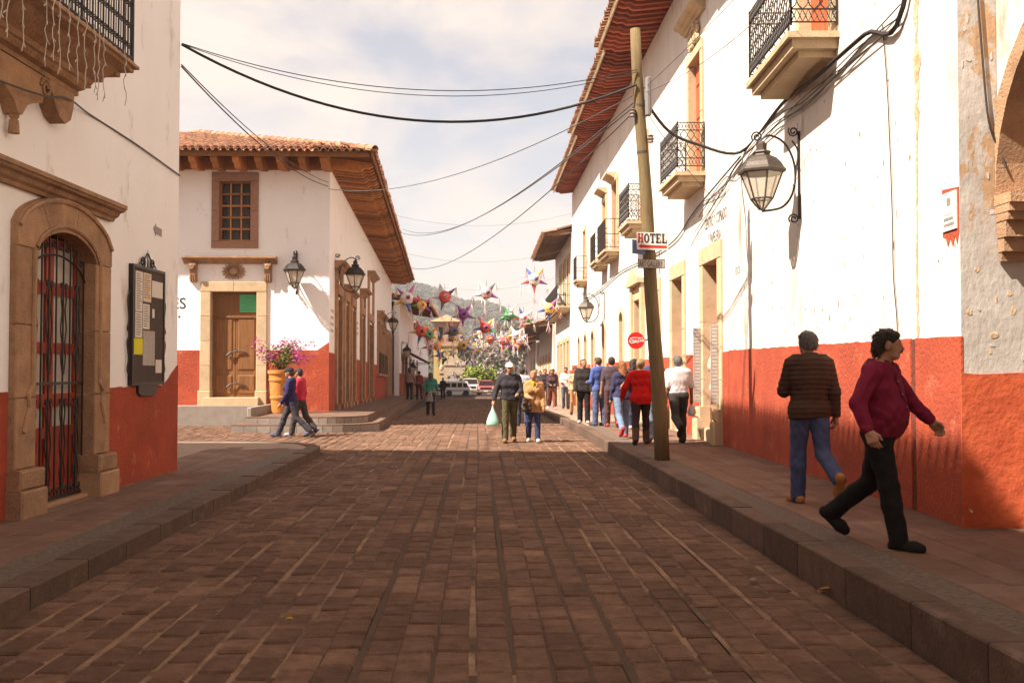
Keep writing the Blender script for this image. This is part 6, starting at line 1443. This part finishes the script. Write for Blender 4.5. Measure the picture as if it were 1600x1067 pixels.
        if hair in ('long', 'curly'):
            hp_ += [('c', HL(0, -.07, .02) + sh3, V3(0, -.12, q(1.34 if hair == 'curly' else 1.24)), .085, .075 if hair == 'curly' else .06, 0), ('c', HL(-.05, -.04, .0) + sh3, V3(-.06, -.10, q(1.34)), .05, .05, 0), ('c', HL(.05, -.04, .0) + sh3, V3(.06, -.10, q(1.34)), .05, .05, 0)]
        hy_, hs = math.sin(hy), math.cos(hy); h0 = hcn + sh3
        def cut(X, Y, Z):
            yy = (X - h0[0]) * -hy_ + (Y - h0[1]) * hs; zz = Z - h0[2]; low_ = -.075 if hair not in ('long', 'curly', 'thick') else (-.11 if hair == 'thick' else -9)
            return np.maximum(yy * .85 - zz * .95 - (.012 if hair != 'bald' else -.05), low_ - zz)
        dp = (lambda X, Y, Z: (.014 if hair == 'curly' else .007) * np.sin(60 * X + 3 * np.sin(40 * Z)) * np.sin(55 * Z + 2 * np.sin(50 * Y)) * np.sin(50 * Y)) if curly else (lambda X, Y, Z: .003 * np.sin(90 * X) * np.sin(70 * Y + 40 * Z))
        hm_ = shape(hp_, min(vox, .014), .02, 0, cut, dp); put('hair', hm_, HAIRS[hc], t, yaw, s_)
        if vox < .016:
            rg = random.Random(len(label)); HV = hm_[0]; st = MB(); n_ = 900 if vox < .012 else 260; ct = hcn + sh3; L0 = .020 if hair not in ('curly', 'long') else .045
            for _ in range(n_):
                v = HV[rg.randrange(len(HV))]; o_ = v - ct
                if (o_[0] * -hy_ + o_[1] * hs) * .85 - o_[2] * .95 > .0: continue
                o_ = o_ / (np.linalg.norm(o_) + 1e-6); d_ = o_ * .45 + V3(rg.gauss(0, .35), rg.gauss(-.25, .35), rg.gauss(-.55, .35)); d_ = d_ / np.linalg.norm(d_); l_ = L0 * rg.uniform(.6, 1.3)
                e = v + d_ * l_ + V3(0, 0, -l_ * .25); mid = v + d_ * l_ * .55
                P_ = [(x * s_) for x in (v - o_ * .004, mid, e)]; ca, sa = math.cos(yaw), math.sin(yaw)
                st.tube([Vector((q_[0] * ca - q_[1] * sa, q_[0] * sa + q_[1] * ca, q_[2])) + WL[t.name] for q_ in P_], .0028, 3, False, .0010)
            if st.v: st.build('hair_strands', HAIRS[hc], t)
    if mustache or vox < .017:
        fc = [('c', HL(-.045, .082, .04) + sh3, HL(-.015, .088, .044) + sh3, .006, .007, 0), ('c', HL(.045, .082, .04) + sh3, HL(.015, .088, .044) + sh3, .006, .007, 0)]
        if mustache: fc += [('c', HL(-.032, .083, -.052) + sh3, HL(0, .097, -.042) + sh3, .008, .012, 0), ('c', HL(.032, .083, -.052) + sh3, HL(0, .097, -.042) + sh3, .008, .012, 0)]
        put('brows', shape(fc, .005, .006), HAIRS['black'], t, yaw, s_)
        for sx in (-1, 1): put('eye', shape([('e', HL(sx * .030, .080, .018) + sh3, (.012, .010, .007), 0)], .004, .004), cloth((0.05, 0.03, 0.025)), t, yaw, s_)
        put('mouth', shape([('c', HL(-.02, .083, -.066) + sh3, HL(.02, .083, -.066) + sh3, .005, .005, 0)], .004, .004), cloth((0.24, 0.09, 0.07)), t, yaw, s_)
    if hands:
        for i, sd in enumerate((-1, 1)):
            S_, E, W_, d2 = J['arm%d' % i]; W_ = W_ + sh3; n_ = np.cross(d2, V3(0, 1, 0)); n_ = n_ / (np.linalg.norm(n_) + 1e-6) * -sd if False else None
            fw = V3(0, 1, 0) - d2 * d2[1]; fw /= np.linalg.norm(fw); inn_ = np.cross(d2, fw) * sd; inn_ = inn_ if inn_[0] * sd < 0 else -inn_
            hp2 = [('c', W_ - d2 * .03, W_ + d2 * .02, .028, .029, 0)]
            for j, (off, l_, r_) in enumerate(((.030, .082, .0095), (.011, .090, .010), (-.010, .084, .0095), (-.029, .066, .0085))):
                k0 = W_ + d2 * (.088 - .004 * abs(j - 1)) + fw * off; hp2.append(('c', W_ + d2 * .02 + fw * off * .75, k0, .019, .015, 0))
                cu = .55 + .1 * j; k1 = k0 + (d2 * math.cos(cu) + inn_ * math.sin(cu)) * l_ * .45; k2 = k1 + (d2 * math.cos(cu * 2.2) + inn_ * math.sin(cu * 2.2)) * l_ * .32; k3 = k2 + (d2 * math.cos(cu * 3) + inn_ * math.sin(cu * 3)) * l_ * .23
                hp2 += [('c', k0, k1, r_ + .001, r_, 0), ('c', k1, k2, r_, r_ * .92, 0), ('c', k2, k3, r_ * .92, r_ * .75, 0)]
            b0 = W_ + d2 * .02 + fw * .026; b1 = b0 + d2 * .035 + fw * .028 + inn_ * .012; b2 = b1 + d2 * .03 + fw * .004 + inn_ * .014; hp2 += [('c', b0, b1, .017, .013, 0), ('c', b1, b2, .0125, .010, 0)]
            put('hand', shape(hp2, .0042, .006), SKIN, t, yaw, s_)
    if hat:
        put('cap', shape([('c', HL(0, -.02, .05) + sh3, HL(0, .01, .05) + sh3, .092, .088, 0), ('c', HL(-.045, .09, .045) + sh3, HL(.045, .09, .045) + sh3, .022, .022, 0), ('c', HL(-.035, .125, .035) + sh3, HL(.035, .125, .035) + sh3, .016, .016, 0)], min(vox, .013), .02, .004, lambda X, Y, Z: (hcn + sh3)[2] + .028 - Z), cloth(hat), t, yaw, s_)
    if backpack:
        put('shoulder_bag', shape([('c', V3(backpack[0] - .05, backpack[1], q(backpack[2])), V3(backpack[0] + .05, backpack[1], q(backpack[2]) - .12), .06, .07, 0)], vox, .02), cloth(backpack[3]), t, yaw, s_)
        ang = math.copysign(1, backpack[0]); st = MB()
    if extra: extra(t, J, sh3, yaw, s_, q)
    return t, J, sh3, yaw, s_
def hand_world(res, i, pos, drop=.1):
    t, J, sh3, yaw, s_ = res; w_ = (J['arm%d' % i][2] + sh3 + J['arm%d' % i][3] * drop) * s_; ca, sa = math.cos(yaw), math.sin(yaw)
    return Vector(pos) + Vector((w_[0] * ca - w_[1] * sa, w_[0] * sa + w_[1] * ca, w_[2]))
def gpos(px_, py_, z_): p = atZ(px_, py_, z_); return p
def rpos(px_, Y): p = atY(px_, 600, Y); return Vector((p.x, Y, zright(Y)))
def xpos(px_, Y, z_): p = atY(px_, 600, Y); return Vector((p.x, Y, z_))
def shirt_front(t, J, sh3, yaw, s_, q):
    SV = LAST['shirt'][0]
    def fy(z):
        k = (np.abs(SV[:, 0]) < .02) & (np.abs(SV[:, 2] - q(z)) < .015) & (SV[:, 1] > 0); return float(SV[k][:, 1].max()) - .006
    pts = [(0.0, fy(z), q(z)) for z in (1.39, 1.35, 1.31, 1.26, 1.2, 1.15, 1.1, 1.05, 1.0)]
    put('placket', shape([('c', V3(*a), V3(*b), .011, .011, 0) for a, b in zip(pts, pts[1:])], .006, .006), cloth((0.14, 0.008, 0.027)), t, yaw, s_)
    for z in (1.33, 1.23, 1.13, 1.03): put('button', shape([('e', V3(.004, fy(z) + .010, q(z)), (.007, .005, .007), 0)], .003, .003), cloth((0.4, 0.25, 0.28)), t, yaw, s_)
    for sx in (-1, 1): put('collar_point', shape([('c', V3(sx * .045, .075, q(1.475)), V3(sx * .065, .125, q(1.415)), .020, .010, 0), ('c', V3(sx * .06, .02, q(1.485)), V3(sx * .045, .075, q(1.475)), .020, .020, 0)], .007, .012), cloth((0.16, 0.010, 0.032)), t, yaw, s_)
# ---- the two men on the near right sidewalk
p = rpos(1374, 7.62)
person('heavy moustached man in magenta shirt and black trousers striding on right sidewalk', p, -132, 1.68, legs=((-16, 34), (14, 4)), arms=((24, 34, 16), (-16, 30, 44)), top=(0.19, 0.012, 0.038), bottom=(0.012, 0.010, 0.010), shoe=(0.015, 0.012, 0.011), hair='thick', sleeve=.93, belly=.04, wide=1.12, vox=.0095, hem=.885, loose=.014, hands=True, mustache=True, head_yaw=22, lean=4, foot=(-38, 4), extra=shirt_front)
p = rpos(1264, 10.15)
person('man in brown quilted jacket and blue jeans seen from behind on right sidewalk', p, 3, 1.77, legs=((6, 5), (-12, 48)), arms=((18, 10, 92, 25), (-8, 12, 16)), top=(0.065, 0.034, 0.022), bottom=(0.060, 0.075, 0.155), shoe=(0.36, 0.16, 0.05), hair='short', hc='grey', sleeve=1.0, wide=1.07, vox=.0105, hem=.86, loose=.017, hands=True, quilt=True, lean=1, foot=(None, -55))
# ---- group by the pole
Vx = .0145
p = rpos(1060, 19.0); r1 = person('grey haired man in white shirt and dark trousers walking past the doorway', p, 4, 1.68, legs=((-18, 50), (10, 6)), arms=((-4, 8, 12), (4, 14, 14)), top=(0.74, 0.68, 0.66), bottom=(0.055, 0.050, 0.048), hc='grey', sleeve=.45, wide=1.14, vox=Vx, tuck=True, hem=1.0, loose=.02)
hb_ = hand_world(r1, 1, p); m = MB(); m.lathe([(.01, 0), (.02, -.05), (.07, -.12), (.085, -.20), (.06, -.26), (.01, -.27)], 10, hb_ + Vector((0, 0, .02)), 1, .7); tag(m.build('plastic_bag', mat('white plastic', (0.72, 0.68, 0.64), 0.4), smooth=True), 'small white plastic bag in the hand of the white shirted man', 'bag')
p = rpos(1001, 18.7); person('woman in bright red sweater and dark trousers with boots beside the pole', p, -8, 1.60, legs=((-8, 16), (10, 6)), arms=((6, 28, 30), (0, 16, 20)), top=(0.55, 0.012, 0.010), bottom=(0.045, 0.028, 0.022), shoe=(0.10, 0.055, 0.035), hair='bun', hc='blond', female=True, wide=1.15, vox=Vx, hem=.80, boots=True, loose=.02)
p = rpos(1021, 19.3); person('man in navy shirt and pale jeans mostly hidden behind the pole', p, 0, 1.70, legs=((-10, 14), (12, 6)), arms=((25, 70, 10), (0, 10, 15)), top=(0.05, 0.055, 0.11), bottom=(0.25, 0.29, 0.38), shoe=(0.45, 0.43, 0.45), vox=Vx, sleeve=.5)
p = rpos(972, 20.6); person('woman with auburn curly hair in navy top, blue jeans and red shoes', p, 6, 1.60, legs=((-16, 34), (12, 5)), arms=((0, 10, 18), (6, 12, 25)), top=(0.045, 0.040, 0.085), bottom=(0.17, 0.23, 0.34), shoe=(0.48, 0.05, 0.05), hair='curly', hc='auburn', female=True, vox=Vx, hem=.86, wide=1.05)
p = rpos(956, 24.4); person('man in dark purple shirt walking away ahead of the auburn haired woman', p, 0, 1.72, legs=((10, 6), (-12, 16)), arms=((-5, 12, 15), (8, 10, 15)), top=(0.085, 0.055, 0.065), bottom=(0.10, 0.05, 0.05), shoe=(0.40, 0.09, 0.07), sleeve=.45, vox=.017, wide=1.05)
p = rpos(991, 23.4); person('dark haired person in black jacket walking between the red sweater and the wall', p, -20, 1.66, legs=((10, 6), (-12, 16)), top=(0.045, 0.035, 0.04), bottom=(0.05, 0.06, 0.12), shoe=(0.6, 0.5, 0.5), hair='long', female=True, vox=.017, head_yaw=-30)
p = rpos(936, 25.0); person('man in bright blue sweater and jeans standing with his back turned', p, 35, 1.73, legs=((3, 2), (-3, 4)), arms=((10, 8, 75, 30), (12, 6, 80, 30)), top=(0.085, 0.125, 0.36), bottom=(0.085, 0.12, 0.22), shoe=(0.07, 0.045, 0.04), hc='brown', vox=.017, wide=1.08)
p = rpos(912, 26.6); person('balding man in black jacket standing and facing the blue sweater', p, 172, 1.71, legs=((2, 2), (-4, 5)), arms=((4, 8, 14), (5, 8, 16)), top=(0.032, 0.024, 0.022), bottom=(0.020, 0.018, 0.018), shoe=(0.40, 0.36, 0.34), hair='bald', vox=.016, head_yaw=25, hem=.86, loose=.024)
# ---- couple on the road
p = xpos(796, 22.1, 0); r2 = person('smiling man in white cap, dark jacket and olive trousers walking towards camera', p, 183, 1.74, legs=((-10, 14), (10, 4)), arms=((12, 14, 60, 30), (6, 24, 14)), top=(0.040, 0.034, 0.040), bottom=(0.10, 0.085, 0.040), shoe=(0.22, 0.12, 0.05), hat=(0.66, 0.60, 0.54), hair='short', vox=.014, wide=1.1, hem=.92, loose=.018)
hb_ = hand_world(r2, 1, p, .12); gb_ = thing('plastic_bag', 'pale green plastic bag carried by the man in the white cap', 'bag', hb_ - Vector((0, 0, .5)))
gm = mat('green plastic film', (0.30, 0.58, 0.44), 0.35, (0.40, 0.66, 0.52), 12, 0.5, .5, 18)
m = MB(); m.lathe([(.015, .0), (.03, -.08), (.09, -.20), (.135, -.33), (.145, -.41), (.12, -.44), (.02, -.445)], 14, hb_, 1, .6); m.build('bag_body', gm, gb_, smooth=True)
p = xpos(833, 22.1, 0); person('woman in tan coat with yellow scarf and shoulder bag walking towards camera', p, 178, 1.57, legs=((9, 4), (-9, 14)), arms=((4, 10, 16), (20, 6, 60, 30)), top=(0.46, 0.235, 0.095), bottom=(0.035, 0.045, 0.11), shoe=(0.50, 0.42, 0.36), hair='bun', hc='blond', female=True, vox=.0145, coat=1, hem=.72, loose=.02, wide=1.15, flare=.02,
    extra=lambda t, J, sh3, yaw, s_, q: (put('scarf', shape([('c', V3(-.05, .04, q(1.46)), V3(.05, .04, q(1.46)), .06, .06, 0), ('c', V3(0, .11, q(1.42)), V3(0, .13, q(1.32)), .05, .03, 0)], .014, .02), cloth((0.62, 0.34, 0.05)), t, yaw, s_),
                                         put('bag_strap', shape([('c', V3(-.13, .14, q(1.40)), V3(.10, .19, q(1.08)), .014, .014, 0), ('c', V3(.10, .19, q(1.08)), V3(.14, .17, q(.98)), .014, .014, 0)], .012, .01), cloth((0.05, 0.03, 0.022)), t, yaw, s_),
                                         put('handbag', shape([('c', V3(.09, .19, q(.90)), V3(.22, .15, q(.90)), .05, .05, 0), ('c', V3(.09, .19, q(.80)), V3(.22, .15, q(.80)), .06, .06, 0)], .014, .03), cloth((0.06, 0.036, 0.026)), t, yaw, s_)))
# ---- farther walkers
fv = .026
def far(label, px_, Y, yaw_, h, road=False, z_=None, **k):
    p = xpos(px_, Y, z_ if z_ is not None else (zroad(Y) if road else zright(Y))); return person(label, p, yaw_, h, vox=fv, **k)
far('man in pale lavender shirt walking away behind the couple', 816, 29.5, 2, 1.74, True, top=(0.52, 0.50, 0.60), bottom=(0.06, 0.06, 0.09), wide=1.1)
far('grey shirted man facing camera behind the tan coat', 836, 34, 178, 1.76, True, top=(0.13, 0.11, 0.12), bottom=(0.05, 0.045, 0.05), hair='bald')
far('person in maroon top far down the right kerb', 844, 48, 180, 1.66, False, top=(0.26, 0.06, 0.07), bottom=(0.05, 0.04, 0.04), female=True)
far('walker in black carrying a white cup far down the right sidewalk', 852, 45, 180, 1.72, False, top=(0.04, 0.03, 0.035), bottom=(0.04, 0.035, 0.035), arms=((5, 8, 60, 25), (6, 8, 15)))
far('woman in dark top and patterned rust trousers on right sidewalk', 862, 41, 184, 1.64, False, top=(0.075, 0.035, 0.04), bottom=(0.25, 0.09, 0.05), shoe=(0.6, 0.5, 0.48), female=True, hair='long', arms=((5, 8, 70, 25), (6, 8, 70, 25)))
far('dark haired person in black behind the patterned trousers', 864, 47, 182, 1.74, False, top=(0.05, 0.035, 0.03), bottom=(0.03, 0.03, 0.03))
far('young man in white sweater and grey jeans reading while walking', 884, 41.5, 172, 1.74, False, top=(0.68, 0.62, 0.60), bottom=(0.16, 0.18, 0.23), arms=((12, 8, 85, 30), (10, 8, 75, 25)), head_pitch=-18)
far('person in beige half hidden behind the man in black jacket', 899, 33, 180, 1.6, False, top=(0.55, 0.36, 0.20), bottom=(0.55, 0.32, 0.14), female=True)
spk = mat('speckled skirt cloth', (0.55, 0.50, 0.46), 0.9, (0.05, 0.04, 0.04), 26, 0.55)
far('woman with long dark hair in green top and speckled skirt on the road', 673, 39.5, 4, 1.70, True, top=(0.05, 0.24, 0.19), bottom=(0.03, 0.025, 0.025), hair='long', hc='brown', female=True, wide=1.15, skirt=(.55, spk), arms=((0, 16, 20), (4, 16, 20)), hem=.95)
far('woman in dark clothes walking on the raised left walk', 640, 49.5, 2, 1.62, z_=.385 - .0129 * 20, top=(0.24, 0.15, 0.13), bottom=(0.025, 0.022, 0.022), hair='long', female=True, arms=((10, 10, 30), (0, 20, 40)))
far('person in dark red on the left walk beyond the green top', 655, 56, 10, 1.6, z_=-.05, top=(0.20, 0.05, 0.045), bottom=(0.05, 0.03, 0.03), female=True)
far('small dark figure standing near the parked cars on the left', 692, 78, 0, 1.7, True, top=(0.04, 0.025, 0.03), bottom=(0.03, 0.025, 0.03))
# ---- two crossing the side street
p = xpos(455, 23.9, 0); person('woman in dark cap and navy jacket crossing the side street', p, 86, 1.72, legs=((-24, 22), (26, 6)), arms=((10, 10, 20), (6, 12, 30)), top=(0.030, 0.025, 0.085), bottom=(0.055, 0.050, 0.060), shoe=(0.10, 0.09, 0.12), hat=(0.03, 0.026, 0.03), hair='bun', hc='brown', female=True, vox=.0155, hem=.84, foot=(-25, 12),
    extra=lambda t, J, sh3, yaw, s_, q: put('basket_bag', shape([('c', V3(.26, .14, q(.92)), V3(.26, .24, q(.92)), .08, .08, 0), ('c', V3(.26, .16, q(.98)), V3(.22, .1, q(1.02)), .02, .02, 0)], .014, .02), cloth((0.30, 0.15, 0.05), .5, .8), t, yaw, s_))
p = xpos(469, 24.5, 0); person('person in bright red hooded top walking beside the navy jacket', p, 80, 1.66, legs=((16, 8), (-16, 22)), arms=((8, 8, 30), (-10, 8, 20)), top=(0.55, 0.035, 0.075), bottom=(0.075, 0.060, 0.06), shoe=(0.35, 0.33, 0.36), hair='short', vox=.0155)
# ================================================================== air
m = MB(); m.box(WORLD, -760, 760, -60, 830, -4, 96)
hz = m.build('haze', None, origin=(0, 600, -4)); hz.data.materials.clear()
hm = bpy.data.materials.new('haze air'); hm.use_nodes = True; hn = hm.node_tree.nodes
for n_ in list(hn): hn.remove(n_)
ho = hn.new('ShaderNodeOutputMaterial'); hv = hn.new('ShaderNodeVolumePrincipled')
hv.inputs['Color'].default_value = (0.92, 0.88, 0.90, 1); hv.inputs['Density'].default_value = 0.00065; hv.inputs['Anisotropy'].default_value = 0.1
hm.node_tree.links.new(hv.outputs['Volume'], ho.inputs['Volume'])
hz.data.materials.append(hm); tag(hz, 'thin pale haze filling the street and valley', 'haze', kind='stuff')
